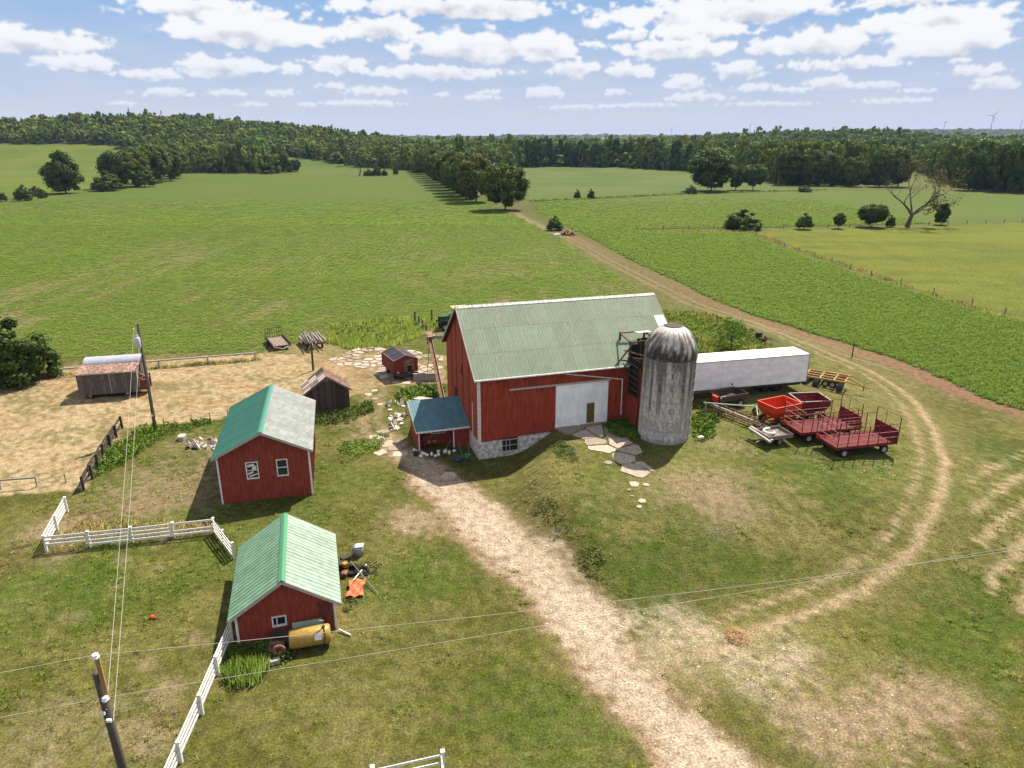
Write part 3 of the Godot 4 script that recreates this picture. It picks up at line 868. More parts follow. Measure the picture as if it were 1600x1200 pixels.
func multi(called: String, mesh: Mesh, m: Material, xf: Array, cols: PackedColorArray, label := "", parent: Node = null, cat := "") -> MultiMeshInstance3D:
	var mm := MultiMesh.new()
	mm.transform_format = MultiMesh.TRANSFORM_3D
	mm.use_colors = true
	mm.mesh = mesh
	mm.instance_count = xf.size()
	var buf := PackedFloat32Array()
	buf.resize(xf.size() * 16)
	for k in xf.size():
		var t: Transform3D = xf[k]
		var o := k * 16
		buf[o] = t.basis.x.x; buf[o + 1] = t.basis.y.x; buf[o + 2] = t.basis.z.x; buf[o + 3] = t.origin.x
		buf[o + 4] = t.basis.x.y; buf[o + 5] = t.basis.y.y; buf[o + 6] = t.basis.z.y; buf[o + 7] = t.origin.y
		buf[o + 8] = t.basis.x.z; buf[o + 9] = t.basis.y.z; buf[o + 10] = t.basis.z.z; buf[o + 11] = t.origin.z
		var c := cols[k]
		buf[o + 12] = c.r; buf[o + 13] = c.g; buf[o + 14] = c.b; buf[o + 15] = 1.0
	mm.buffer = buf
	var o2 := MultiMeshInstance3D.new()
	o2.multimesh = mm
	o2.material_override = m
	if parent == null:
		o2.name = numbered(called)
		add_child(o2, true)
	else:
		o2.name = called
		parent.add_child(o2, true)
	tag(o2, label, cat, "", "stuff")
	return o2

func tuft_mesh(sd: int, blades: int, lean: float, wide: float) -> ArrayMesh:   # unit height, unit radius; colour from the copy
	rng.seed = sd
	var L := Leaves.new()
	for k in blades:
		var a := rng.randf() * TAU
		var r := sqrt(rng.randf()) * 0.8
		var p := Vector3(cos(a) * r, 0, sin(a) * r)
		var d := Vector3(cos(a) * lean * rng.randf(), rng.randf_range(0.55, 1.0), sin(a) * lean * rng.randf())
		var s := Vector3(cos(a + 1.57 + rng.randf()), 0, sin(a + 1.57 + rng.randf())) * wide
		var f := rng.randf_range(0.85, 1.15)
		L.blade(p, p + d, s, (Vector3.UP * 1.6 + d.cross(s).normalized() * 0.5).normalized(), Color(f * 0.95, f * 0.95, f * 0.9), Color(f, f, f * 0.9))
	return L.mesh()

func herb_mesh(sd: int, leaves: int, size: float, high: float, flat_: float) -> ArrayMesh:   # unit radius clump of broad leaves
	rng.seed = sd
	var L := Leaves.new()
	for k in leaves:
		var a := rng.randf() * TAU
		var r := sqrt(rng.randf())
		var y := high * (1.0 - r * r * 0.7) * rng.randf_range(0.35, 1.0)
		var nn := (Vector3.UP * flat_ + rdir()).normalized()
		var u := nn.cross(rdir()).normalized() * size * rng.randf_range(0.6, 1.3)
		var f := rng.randf_range(0.7, 1.25)
		L.diamond(Vector3(cos(a) * r, y, sin(a) * r), u, nn.cross(u) * 0.75, nn, Color(f, f, f))
	return L.mesh()

func scatter_in(pl: PackedVector2Array, step: float, keep: Callable) -> Array:   # jittered grid points inside an outline
	var lo := pl[0]
	var hi := pl[0]
	for p in pl: lo = lo.min(p); hi = hi.max(p)
	var out := []
	var x := lo.x
	while x < hi.x:
		var z := lo.y
		while z < hi.y:
			var q := Vector2(x + rng.randf() * step, z + rng.randf() * step)
			if Geometry2D.is_point_in_polygon(q, pl) and keep.call(q.x, q.y): out.append(q)
			z += step
		x += step
	return out

func weeds(label: String, pl: PackedVector2Array, step: float, h: float, r: float, base: Color, tip: Color, kind: int, thin := 0.0) -> void:
	var xf := []
	var cs := PackedColorArray()
	for q in scatter_in(pl, step, func(x, z): return fa.get_noise_2d(x * 1.7, z * 1.7) > thin - 0.9):
		var s: float = rng.randf_range(0.55, 1.25) * (1.0 + 0.5 * fa.get_noise_2d(q.x, q.y))
		xf.append(Transform3D(Basis(Vector3.UP, rng.randf() * TAU).scaled(Vector3(r * s, h * s, r * s)), on(q.x, q.y, -0.02)))
		var c := base.lerp(tip, clampf(0.5 + 0.9 * fa.get_noise_2d(q.x + 30, q.y), 0, 1)) * rng.randf_range(0.8, 1.6)
		cs.append(c)
	multi("tall_weeds", M.herbs[kind], grass_mat, xf, cs, label, null, "weeds")

func build_leaf_meshes() -> void:
	crowns = [crown_mesh(1, 105, 80, 0.021, "round"), crown_mesh(2, 95, 85, 0.022, "round", 0.06), crown_mesh(3, 110, 70, 0.021, "tall"), crown_mesh(4, 85, 90, 0.024, "bush"), crown_mesh(5, 85, 70, 0.022, "cone"), crown_mesh(6, 110, 75, 0.021, "round", 0.15), crown_mesh(7, 95, 85, 0.024, "tall", 0.05), crown_mesh(8, 46, 26, 0.03, "airy", 0.0)]
	M.wood = [crown_mesh(21, 34, 40, 0.05, "round"), crown_mesh(22, 34, 40, 0.05, "tall"), crown_mesh(23, 30, 44, 0.055, "round", 0.1), crown_mesh(24, 40, 34, 0.045, "cone", -0.1)]
	M.herbs = [herb_mesh(31, 46, 0.2, 1.0, 0.8), tuft_mesh(32, 46, 0.5, 0.055), herb_mesh(33, 40, 0.22, 1.0, 2.2), herb_mesh(34, 40, 0.2, 1.0, 2.4)]
	M.tuft_clump = tuft_mesh(43, 26, 0.9, 0.09)
	var pst := S()
	var pr := [Vector2(0, -0.6), Vector2(0.8, -0.3), Vector2(1.0, 0.1), Vector2(0.6, 0.55), Vector2(0, 0.7)]
	lathe(pst, pr, 5)
	pst.generate_normals()
	M.pebble = pst.commit()
	M.pebble_stuff = mat(1, 1, 1, 0.95)
	M.pebble_stuff.vertex_color_use_as_albedo = true
	M.tufts = [tuft_mesh(41, 14, 0.9, 0.12), tuft_mesh(42, 12, 1.3, 0.13)]

const GAPS_FAR := 0.22
func wood_here(x: float, z: float) -> bool:
	if z > -560.0:
		# the wood at the right edge and the clump beside it
		return Geometry2D.is_point_in_polygon(Vector2(x, z), P.right_wood) or Geometry2D.is_point_in_polygon(Vector2(x, z), P.clump)
	for k in ["far_field", "gap_field", "upper_field", "strip_field", "left_crop"]:
		if inside(k, x, z): return false
	if z < -1500.0 and fw.get_noise_2d(x * 0.05 + 300.0, z * 0.05) > GAPS_FAR: return false
	return true

func build_woods() -> void:
	P.right_wood = poly([238, -372, 262, -352, 345, -346, 480, -346, 700, -570, 345, -640, 246, -420])
	P.clump = poly([154, -424, 216, -424, 300, -590, 160, -590])
	rng.seed = 900
	var xf := [[], [], [], []]
	var cs := [PackedColorArray(), PackedColorArray(), PackedColorArray(), PackedColorArray()]
	var z := -352.0
	while z > -7600.0:
		var sp := 7.5 + maxf(0.0, -z - 560.0) * 0.0062
		if z < -2600.0: sp = 20.0 + (-z - 2600.0) * 0.006
		var x := z * 1.05 - 60.0
		while x < -z * 1.05 + 60.0:
			var px := x + rng.randf_range(-0.5, 0.5) * sp
			var pz := z + rng.randf_range(-0.5, 0.5) * sp
			x += sp
			if not wood_here(px, pz): continue
			var y := gh(px, pz)
			var k: int = [0, 0, 1, 1, 2, 2, 0, 1, 3][rng.randi() % 9]
			var stand := fw.get_noise_2d(px * 0.3, pz * 0.3)
			var h := rng.randf_range(11, 21) * (1.0 + 0.25 * stand)
			if rng.randf() < 0.08: h *= 1.3
			if z > -560.0: h = rng.randf_range(17, 25)
			if px < -60.0 and z < -640.0: h *= 0.85
			var w := clampf(sp * rng.randf_range(0.95, 1.9), 7.0, 60.0)
			var b := Basis(Vector3.UP, rng.randf() * TAU).scaled(Vector3(w, h * (1.0 if z > -2600.0 else 1.05), w))
			xf[k].append(Transform3D(b, Vector3(px, y - 1.0, pz)))
			var t := rng.randf_range(0.95, 2.0) * (1.0 + 0.2 * stand) * (0.7 if k == 3 else 1.0)
			var warm := rng.randf_range(-0.08, 0.28) + stand * 0.15
			cs[k].append(Color(t * (1.0 + warm), t * 1.02, t * (1.0 - warm)))
		z -= sp
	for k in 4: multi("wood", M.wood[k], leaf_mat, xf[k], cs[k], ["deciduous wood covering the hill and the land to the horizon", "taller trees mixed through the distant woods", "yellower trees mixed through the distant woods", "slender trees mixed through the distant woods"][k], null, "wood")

const ORDINALS := ["leftmost", "second", "third", "fourth", "fifth", "sixth", "seventh", "eighth", "ninth", "tenth", "eleventh", "twelfth", "thirteenth", "fourteenth", "fifteenth", "sixteenth", "seventeenth", "eighteenth", "nineteenth", "twentieth", "twenty-first", "twenty-second", "twenty-third", "twenty-fourth", "twenty-fifth", "rightmost"]
func nth(k: int) -> String:
	return ORDINALS[k] + (" from the left" if k > 0 and k < 25 else "")

func build_trees() -> void:
	rng.seed = 500
	var dk := Color(0.78, 0.85, 0.78)
	# hedgerow between the fields, from the near end
	var names := ["nearest", "second", "third", "fourth", "fifth", "sixth", "seventh", "eighth", "ninth", "tenth", "eleventh", "twelfth", "thirteenth", "fourteenth"]
	var i := 0
	for a in [[-2.5, -271, 17.5, 18, 0], [-15, -306, 19, 18, 5], [-20, -322, 18, 15, 1], [-23, -341, 19.5, 18, 1], [-27, -360, 17, 16, 0], [-31, -381, 19, 18, 5], [-35, -402, 18, 17, 1], [-39, -424, 19, 18, 0], [-44, -448, 18, 17, 5], [-48, -470, 19, 17, 1], [-53, -494, 18, 17, 0], [-58, -518, 18, 17, 5], [-62, -542, 19, 18, 1], [-66, -566, 18, 18, 0]]:
		tree("hedgerow_tree", "%s tree from the barn in the hedgerow up the middle" % names[i], "tree", a[0], a[1], a[2], a[3], a[4], [Color(1.1, 1.0, 0.9), Color(1.25, 1.02, 0.9), Color(0.95, 0.98, 0.9)][i % 3], "hedgerow trees in the middle", 0.03)
		i += 1
	# hedge at the left
	i = 0
	var lh := ["lone ragged tree at the near end of the left hedge", "low dark bush right of the ragged tree in the left hedge", "dark green tree third along the left hedge", "yellowish round tree fourth along the left hedge", "small tree in front of the yellowish one in the left hedge", "brownish spreading tree further along the left hedge", "round tree behind the brownish one in the left hedge", "dark tree where the left hedge meets the wood", "tall dark tree at the back of the left hedge", "dark spreading tree overlooking the upper left field"]
	for a in [[-214, -355, 17.5, 17, 2, 0.98], [-203, -372, 10, 13, 3, 0.85], [-207, -392, 18.5, 16, 0, 0.8], [-208, -410, 19, 16, 5, 1.15], [-199, -402, 11, 11, 3, 0.95], [-211, -440, 20, 18, 1, 1.05], [-212, -462, 19, 17, 5, 1.05], [-222, -490, 19, 17, 0, 0.85], [-235, -520, 20, 18, 1, 0.9], [-268, -560, 20, 22, 0, 0.75]]:
		tree("hedge_tree", lh[i], "tree", a[0], a[1], a[2] * 1.1, a[3] * 1.2, a[4], Color(a[5] * 1.05, a[5], a[5] * 0.95), "trees of the hedge at left", 0.05)
		i += 1
	i = 0
	for a in [[-214, -307, 6, 8], [-206, -312, 7.5, 8], [-214, -322, 5, 7], [-207, -326, 4.5, 5], [-217, -336, 4, 5], [-222, -345, 4.5, 7], [-236, -312, 6, 9]]:
		tree("hedge_shrub", "%s scrubby shrub from the left edge below the ragged hedge tree" % names[i], "shrub", a[0], a[1], a[2], a[3], 3, Color(0.95, 0.9, 0.9), "shrubs of the hedge at left", 0.02)
		i += 1
	# lone trees on the far field
	tree("willow_tree", "big broad willow standing alone in the pale field", "tree", 100, -372, 20.5, 27, 1, Color(0.95, 1.0, 1.05), "", 0.05)
	tree("round_tree", "smaller round tree right of the big willow", "tree", 122.5, -377, 13.5, 15, 0, Color(0.98, 1.04, 0.95), "", 0.12)
	tree("lean_tree", "narrow tree tucked between the willow and round tree", "tree", 114, -378, 11.5, 9, 6, Color(0.9, 0.95, 0.95))
	# clump of trees at the right
	i = 0
	var cl := ["dark tree at the left end of the right clump", "broad tree second from left in the right clump", "dark round tree third from left in the right clump", "pale green rounded tree in the middle of the right clump", "dark full tree second from right in the right clump", "full green tree at the right end of the clump", "tall tree rising behind the pale one in the right clump", "dark tree rising behind the left part of the clump"]
	for a in [[156, -420, 20, 15, 0, 0.75], [167, -416, 19, 15, 5, 0.95], [177, -414, 17, 13, 1, 0.85], [187, -408, 17, 14, 0, 1.2], [201, -406, 20, 14, 5, 0.9], [210, -404, 20, 15, 1, 0.95], [193, -425, 22, 14, 2, 0.95], [164, -432, 22, 15, 6, 0.8]]:
		tree("clump_tree", cl[i], "tree", a[0], a[1], a[2], a[3], a[4], Color(a[5], a[5], a[5]), "trees of the clump at right", 0.04)
		i += 1
	# front row of the right wood
	i = 0
	for a in [[233, -378, 21, 14], [241, -368, 23, 15], [247, -362, 22, 14], [255, -354, 24, 15], [263, -349, 24, 14], [271, -345, 22, 14], [280, -343, 23, 15], [290, -342, 23, 15]]:
		tree("wood_edge_tree", "%s tree from the left in the front row of the right wood" % (["leftmost"] + names.slice(1))[i], "tree", a[0], a[1], a[2], a[3], [0, 5, 2, 1][i % 4], Color(0.85, 0.9, 0.88), "front row of the right wood", 0.02)
		i += 1
	# front row of the far wood and of the wooded hill
	for k in 26:
		var f := k / 25.0
		var q := Vector2(8, -676).lerp(Vector2(62, -710), f * 2.4) if f < 0.42 else Vector2(62, -710).lerp(Vector2(142, -600), (f - 0.42) / 0.58)
		tree("far_wood_tree", "tall tree, %s in the front row behind the pale field" % nth(k), "tree", q.x + rng.randf_range(-2, 2), q.y + rng.randf_range(-3, 2), rng.randf_range(20, 25), rng.randf_range(9, 13), [2, 6, 0, 2][k % 4], Color(0.85, 0.93, 0.95) * rng.randf_range(0.8, 1.1), "front row of the far wood", 0.02)
	for k in 25:
		var f := k / 24.0
		var q := Vector2(-268, -582).lerp(Vector2(-168, -572), f)
		tree("hill_wood_tree", "tree, %s in the front row at the foot of the wooded hill" % nth(k), "tree", q.x + rng.randf_range(-1.2, 1.2), q.y + rng.randf_range(-4, 2), rng.randf_range(9, 18), rng.randf_range(8, 14), [0, 5, 1, 3][k % 4], Color(1, 1, 1) * rng.randf_range(0.72, 1.08), "front row of the wooded hill", 0.02)
	# bushes on the near field boundary
	tree("hawthorn_bush", "wide dark bush at the left of the row along the pasture", "bush", 67, -211, 6.6, 12.5, 3, Color(0.75, 0.8, 0.75), "", 0.0)
	tree("hawthorn_bush", "leaning bush second from left along the pasture", "bush", 84.5, -211, 5.2, 5.6, 3, Color(0.8, 0.85, 0.85), "", 0.1)
	tree("small_tree", "thin little tree between the leaning bush and the round one", "tree", 95.5, -213, 4.6, 4.4, 1, Color(0.8, 0.85, 0.9), "", 0.15)
	tree("hawthorn_bush", "round dark bush just left of the dead tree", "bush", 107, -217, 7.2, 9.2, 0, Color(0.7, 0.72, 0.72), "", 0.1)
	tree("hawthorn_bush", "small bush touching the round dark bush by the dead tree", "bush", 112.5, -217, 4.0, 3.6, 3, Color(0.75, 0.8, 0.8), "", 0.05)
	tree("small_tree", "small ragged tree just right of the dead tree", "tree", 131, -223, 6.4, 5.2, 2, Color(0.8, 0.82, 0.85), "", 0.1)
	dead_tree("dead_tree", "big bare dead tree leaning beside the pasture", 117.5, -217, 16.5, 0.62, 31, true)
	dead_tree("dead_tree", "small bare grey tree at the far edge of the bean field", -107, -523, 17, 0.4, 33, false)
	var mid := [["dark low bush left of the pair at the far field edge", -101, -524, 5.5, 8], ["large dark bush at the far field edge", -95, -524, 8.5, 9], ["round bush right of the large one at the far field edge", -89.5, -524, 5.5, 5], ["little upright bush alone at the far field edge", -84, -540, 8, 4.5], ["low bush near the hedgerow at the far field edge", -72, -560, 3.5, 7]]
	for a in mid: tree("field_bush", a[0], "bush", a[1], a[2], a[3], a[4], 3, Color(0.75, 0.85, 0.8), "", 0.0)
	tree("field_bush", "leafy dark bush beside the dirt track beyond the barn", "bush", 12.4, -209, 4.6, 5.6, 3, Color(0.9, 1.1, 0.8), "", 0.02)
	var fl := [["left one of two small bushes on the fence line below the far wood", 28.5, -323, 4.5, 3.6], ["right one of two small bushes on the fence line below the far wood", 34.5, -323, 4.8, 3.8], ["dark bush at the left foot of the willow", 85, -352, 4.5, 7], ["low bush right of the round tree on the fence line", 144, -364, 3.6, 8]]
	for a in fl: tree("fence_bush", a[0], "bush", a[1], a[2], a[3], a[4], 3, Color(0.75, 0.85, 0.8), "", 0.02)
	# round the yard
	tree("maple_tree", "big dark leafy bush tree at the left edge by the paddock", "tree", -53.6, -74.0, 8.0, 9.2, 3, Color(0.62, 0.7, 0.6), "", 0.0)
	tree("young_tree", "young feathery tree behind the white trailer", "tree", 24.7, -77.8, 4.3, 4.6, 7, Color(1.3, 1.5, 1.1), "", 0.05)

func limb(st: SurfaceTool, p: Vector3, d: Vector3, ln: float, r: float, depth: int, tips: Array) -> void:
	var q := p
	var dd := d
	for k in 3:
		dd = (dd + rdir() * 0.2 + Vector3.UP * 0.05).normalized()
		var e := q + dd * ln / 3.0
		tube(st, q, e, r * (1.0 - 0.18 * k), r * (1.0 - 0.18 * (k + 1)), 6 if depth > 2 else 4, false)
		q = e
		if depth > 0 and k > 0:
			limb(st, q, (dd + rdir() * 0.95).normalized(), ln * rng.randf_range(0.5, 0.75), maxf(r * 0.45, 0.03), depth - 1, tips)
	if depth > 0: limb(st, q, (dd + rdir() * 0.4).normalized(), ln * 0.7, r * 0.45, depth - 1, tips)
	else: tips.append(q)

func dead_tree(called: String, label: String, x: float, z: float, h: float, r: float, sd: int, leafy: bool) -> void:
	rng.seed = sd
	var t := thing(called, label, "tree", on(x, z, -0.2))
	var tips := []
	var st := S(true)
	var top := Vector3(0.9, h * 0.22, 0)
	tube(st, Vector3.ZERO, top, r * 1.2, r * 0.85, 8, false)
	part("trunk", st, M.dead_bark, t)
	var dirs := [Vector3(0.62, 0.9, 0.1), Vector3(-0.85, 0.6, 0.15), Vector3(0.1, 1.0, -0.2), Vector3(0.95, 0.45, 0.2)] if leafy else [Vector3(0.4, 1, 0), Vector3(-0.5, 0.9, 0.2), Vector3(0, 1, -0.3)]
	var k := 0
	for d in dirs:
		var s2 := S(true)
		limb(s2, top, d.normalized(), h * (0.44 if k != 3 else 0.24), r * (0.6 if k < 2 else 0.48), 4 if leafy and k != 1 else 3, tips)
		part("limb", s2, M.dead_bark, t)
		k += 1
	if leafy:
		var L := Leaves.new()
		for p in tips:
			if p.x > 1.0 and rng.randf() < 0.55:
				for q in 12:
					var nn := rdir()
					var u := nn.cross(rdir()).normalized() * 0.28
					L.diamond(p + rdir() * 0.8, u, nn.cross(u) * 0.6, nn, Color(0.13, 0.1, 0.05) * rng.randf_range(0.7, 1.2))
		mesh_node("leaves", L.mesh(), leaf_mat, t)

func thin_stand(x: float, z: float) -> float:   # how poorly the beans stand: streaks along the rows, bare spots near the yard
	var row := floorf(x / 1.52)
	var weak := fc.get_noise_2d(row * 7.3, 3.0) * 1.6
	var streak := sst(0.12, 0.5, weak * 0.55 + fw.get_noise_2d(row * 1.1, z * 0.3) * 1.1 - 0.05)
	var bare := sst(0.1, 0.55, fw.get_noise_2d(x * 0.55, z * 0.22) + 0.35 * fa.get_noise_2d(x, z))
	return clampf(0.08 + streak * 0.5 + bare * 0.4, 0.0, 0.88) * (1.0 - sst(110, 240, -z) * 0.85)

func build_ground_cover() -> void:
	rng.seed = 4242
	# short grass of the yard
	var xf := [[], []]
	var cs := [PackedColorArray(), PackedColorArray()]
	var z := -20.5
	while z > -66.0:
		var st := 0.15 + (-z - 20.0) * 0.0045
		var x := -(0.72 * (8.1 - z * 0.946) + 1.5)
		while x < 0.72 * (8.1 - z * 0.946) + 1.5:
			var px := x + rng.randf_range(-0.5, 0.5) * st
			var pz := z + rng.randf_range(-0.5, 0.5) * st
			x += st
			var g := ground_at(px, pz)
			var c: Color = g[0]
			var green := c.g / maxf(c.r, 0.01)
			if (green < 0.85 or g[1] == "driveway") and rng.randf() > 0.1: continue
			if rng.randf() < 0.35 + maxf(0.0, (-40.0 - z) / 30.0): continue
			var s := st * rng.randf_range(0.45, 0.8)
			var hh := rng.randf_range(0.012, 0.032) * (1.0 + 0.7 * fa.get_noise_2d(px * 2.0, pz * 2.0)) + st * 0.03
			var k := rng.randi() % 2
			xf[k].append(Transform3D(Basis(Vector3.UP, rng.randf() * TAU).scaled(Vector3(s, hh, s)), on(px, pz, -0.004)))
			cs[k].append(c * rng.randf_range(0.7, 1.75))
		z -= st
	multi("mown_grass", M.tufts[0], grass_mat, xf[0], cs[0], "short mown grass all over the yard", null, "grass")
	multi("mown_grass", M.tufts[1], grass_mat, xf[1], cs[1], "coarser flattened grass mixed into the yard", null, "grass")
	# rough clumps on the left and along the edges, and loose stones on the drive
	var rx := []
	var rc := PackedColorArray()
	for k in 15000:
		var px := rng.randf_range(-34, 34)
		var pz := rng.randf_range(-62, -20)
		if absf(px) > 0.72 * (8.1 - pz * 0.946) + 1.5: continue
		var rough := fa.get_noise_2d(px * 1.3 + 70.0, pz * 1.3) + (0.25 if px < -13.0 else -0.12) + (0.15 if px > 22.0 else 0.0)
		if rough < rng.randf_range(0.0, 0.5): continue
		var g := ground_at(px, pz)
		if g[1] == "driveway" or g[1] == "loop_track" or g[1] == "paddock": continue
		var s := rng.randf_range(0.1, 0.26)
		rx.append(Transform3D(Basis(Vector3.UP, rng.randf() * TAU).scaled(Vector3(s, rng.randf_range(0.05, 0.14), s)), on(px, pz)))
		rc.append((g[0] as Color).lerp(Color(0.06, 0.1, 0.016), 0.45) * rng.randf_range(0.9, 1.9))
	multi("rough_grass", M.tuft_clump, grass_mat, rx, rc, "taller rough clumps scattered through the mown yard", null, "grass")
	var px_ := []
	var pc := PackedColorArray()
	for k in 30000:
		var px := rng.randf_range(-13, 19)
		var pz := rng.randf_range(-57, -20)
		var g := ground_at(px, pz)
		var c: Color = g[0]
		if c.r < 0.24 or rng.randf() > (c.r - 0.2) * 3.2: continue
		var s := rng.randf_range(0.02, 0.055) * (1.6 if rng.randf() < 0.06 else 1.0)
		px_.append(Transform3D(Basis(rdir(), rng.randf() * TAU).scaled(Vector3(s, s * 0.7, s)), on(px, pz, 0.005)))
		pc.append(Color(0.45, 0.375, 0.285) * rng.randf_range(0.45, 1.35))
	multi("loose_stones", M.pebble, M.pebble_stuff, px_, pc, "loose stones on the gravel drive and bare patches", null, "gravel")
	# bean plants
	for pair in [["left_crop", "bean plants of the large field behind the barn", 3], ["right_crop", "bean plants of the field right of the dirt track", 2]]:
		var xb := []
		var cb := PackedColorArray()
		z = -50.0
		var left: bool = pair[0] == "left_crop"
		while z > -330.0:
			var far := maxf(0.0, -z - 85.0)
			var st := 0.4 + far * 0.0045
			var row := 0.76 * (1.0 if z > -135.0 else 2.0 if z > -220.0 else 4.0) if left else st
			var x := floorf(maxf(z * 0.78, -220.0) / row) * row
			while x < minf(-z * 0.78, 130.0):
				var px := x + rng.randf_range(-0.5, 0.5) * (0.3 if left else st) * maxf(1.0, row * 0.8)
				var pz := z + rng.randf_range(-0.5, 0.5) * st
				x += row
				if not inside(pair[0], px + 0.5 * fa.get_noise_2d(px, pz), pz): continue
				if left and rng.randf() < thin_stand(px, pz): continue
				if pz < -230.0 and rng.randf() < (-230.0 - pz) / 100.0: continue
				var s := rng.randf_range(0.55, 0.95) * maxf(st, row * 0.62)
				var hh := rng.randf_range(0.22, 0.42) * (0.62 if left else 1.0)
				if not left: hh += 0.1
				xb.append(Transform3D(Basis(Vector3.UP, rng.randf() * TAU).scaled(Vector3(s, hh, s)), on(px, pz)))
				var g: Color = ground_at(px, pz)[0]
				cb.append(Color(0.13, 0.186, 0.028).lerp(g * 1.35, 0.4) * rng.randf_range(0.85, 1.22) * (1.0 if left else 1.08))
			z -= st
		multi("bean_plants", M.herbs[pair[2]], grass_mat, xb, cb, pair[1], null, "crop")
	# tall weeds
	var yg := Color(0.13, 0.19, 0.03)
	var dg := Color(0.05, 0.085, 0.02)
	var tan := Color(0.26, 0.2, 0.09)
	weeds("bright green tall weeds between the log pile and the barn", poly([-24.5, -90, -25, -98, -15, -102.5, -9, -100, -11.3, -93.5, -15.5, -87.5, -20.5, -86.5]), 0.42, 0.75, 0.55, yg, Color(0.17, 0.2, 0.05), 1, 0.1)
	weeds("green weeds growing in the bright weed patch", poly([-24, -90, -24.5, -97, -15, -101, -10, -98, -12.3, -94, -15.8, -88.5]), 0.9, 0.6, 0.7, Color(0.09, 0.14, 0.025), dg, 0, 0.2)
	weeds("rough weeds behind the barn and trailer", poly([14, -79, 22, -75.5, 29, -78, 31, -90, 28.5, -101, 22, -105, 16, -101, 11, -90]), 0.5, 0.6, 0.6, Color(0.085, 0.14, 0.025), Color(0.14, 0.16, 0.04), 0, 0.15)
	weeds("tall grass among the rough weeds behind the barn", poly([14, -79, 22, -75.5, 29, -78, 31, -90, 28.5, -101, 22, -105, 16, -101, 11, -90]), 0.6, 0.7, 0.5, Color(0.12, 0.17, 0.03), Color(0.2, 0.19, 0.06), 1, 0.1)
	weeds("dark weeds on the steep bank beside the driveway", poly([0.4, -46.6, 2.0, -46.8, 3.6, -42, 6.2, -37.2, 5.2, -36.2, 3.0, -39, 1.2, -43]), 0.34, 0.13, 0.34, Color(0.065, 0.085, 0.02), Color(0.12, 0.12, 0.035), 0, 0.95)
	weeds("dark weeds on the bank below the barn doors", poly([2.6, -52.5, 4.2, -53, 5.4, -49.4, 4.4, -48.6]), 0.3, 0.18, 0.36, Color(0.06, 0.085, 0.02), Color(0.1, 0.12, 0.03), 0, 0.7)
	weeds("weeds round the foot of the near utility pole and fence", poly([-33.6, -61, -29, -62.4, -27.6, -61.6, -30.4, -59.4, -31.2, -56, -31.4, -52.2, -32.6, -50.4, -33.6, -53, -34.6, -57]), 0.42, 0.42, 0.4, Color(0.07, 0.125, 0.022), yg, 0, 0.7)
	weeds("weeds beside the old grey shed", poly([-20.4, -60.8, -15.2, -61.8, -13.6, -64.6, -14.2, -67.4, -15.6, -66.2, -15.7, -65, -19.4, -63.4]), 0.38, 0.5, 0.4, Color(0.065, 0.1, 0.022), Color(0.11, 0.135, 0.035), 0, 0.1)
	weeds("bright weeds right of the middle red shed", poly([-14.6, -57.4, -10.8, -59.4, -11.4, -55.2, -13.6, -53, -14.6, -54.4]), 0.42, 0.24, 0.36, Color(0.075, 0.14, 0.022), yg, 0, 0.45)
	weeds("weeds behind the lean-to by the conveyor", poly([-10.2, -66.4, -7.2, -69, -7.2, -72.4, -11, -71.4, -11.8, -68.4]), 0.4, 0.5, 0.5, Color(0.08, 0.13, 0.025), yg, 0, 0.3)
	weeds("weeds along the right foot of the silo", poly([14.8, -52.4, 16.2, -54, 17.8, -58, 20, -62, 18.6, -62.5, 15.4, -57.4]), 0.36, 0.4, 0.45, Color(0.065, 0.115, 0.022), yg, 0, 0.2)
	weeds("dark weeds in the corner between barn door and silo", poly([8.4, -57.2, 10.8, -57.6, 10.6, -54, 9.4, -53, 7.8, -55]), 0.34, 0.45, 0.45, Color(0.06, 0.1, 0.02), yg, 0, 0.3)
	weeds("weeds at the front of the near red shed", poly([-14.3, -30.9, -11.6, -31.3, -11.3, -30, -12.4, -29, -14.4, -29.6]), 0.3, 0.4, 0.34, dg, Color(0.09, 0.14, 0.03), 0, 0.2)
	weeds("green weeds along the right side of the near red shed", poly([-9.3, -33.6, -8.6, -34.4, -8.2, -38.6, -9.2, -38.8, -9.6, -34.8]), 0.34, 0.2, 0.32, Color(0.07, 0.12, 0.025), Color(0.14, 0.14, 0.05), 0, 0.4)
	weeds("dry tall grass along the edge of the pasture", poly([39.5, -203.6, 65.4, -204.4, 67.2, -173, 70.6, -112, 73, -97, 74.2, -97, 71.8, -112, 68.6, -173, 67.4, -209, 39, -206]), 0.75, 0.65, 0.6, Color(0.2, 0.16, 0.07), Color(0.13, 0.14, 0.04), 1, 0.6)
	weeds("grassy fence strip below the far wood", poly([8, -306, 58, -334, 85, -350, 160, -376, 160, -378, 85, -352, 58, -336, 8, -308]), 1.1, 0.9, 1.2, Color(0.12, 0.13, 0.035), dg, 1, 0.2)
	weeds("dry grass under the paddock rail", poly([-51, -75, -41, -78.2, -30, -81.4, -30, -82.2, -41, -79.2, -51, -76]), 0.42, 0.42, 0.42, Color(0.1, 0.13, 0.035), tan, 1, 0.5)
	weeds("dry grass in the pen by the white board fence", poly([-29.8, -43.4, -20.4, -43.6, -20.2, -42.3, -25, -41.4, -29.6, -40.4]), 0.34, 0.26, 0.4, Color(0.17, 0.16, 0.06), tan, 1, 0.45)
	weeds("grass along the foot of the white board fence", poly([-29.6, -40.1, -25, -41.4, -19.9, -42.2, -17.4, -39.3, -17.7, -39.0, -20.1, -41.9, -25, -41.0, -29.6, -39.7]), 0.22, 0.2, 0.26, dg, Color(0.12, 0.12, 0.04), 1, 0.3)
	var fx := []
	var fcol := PackedColorArray()
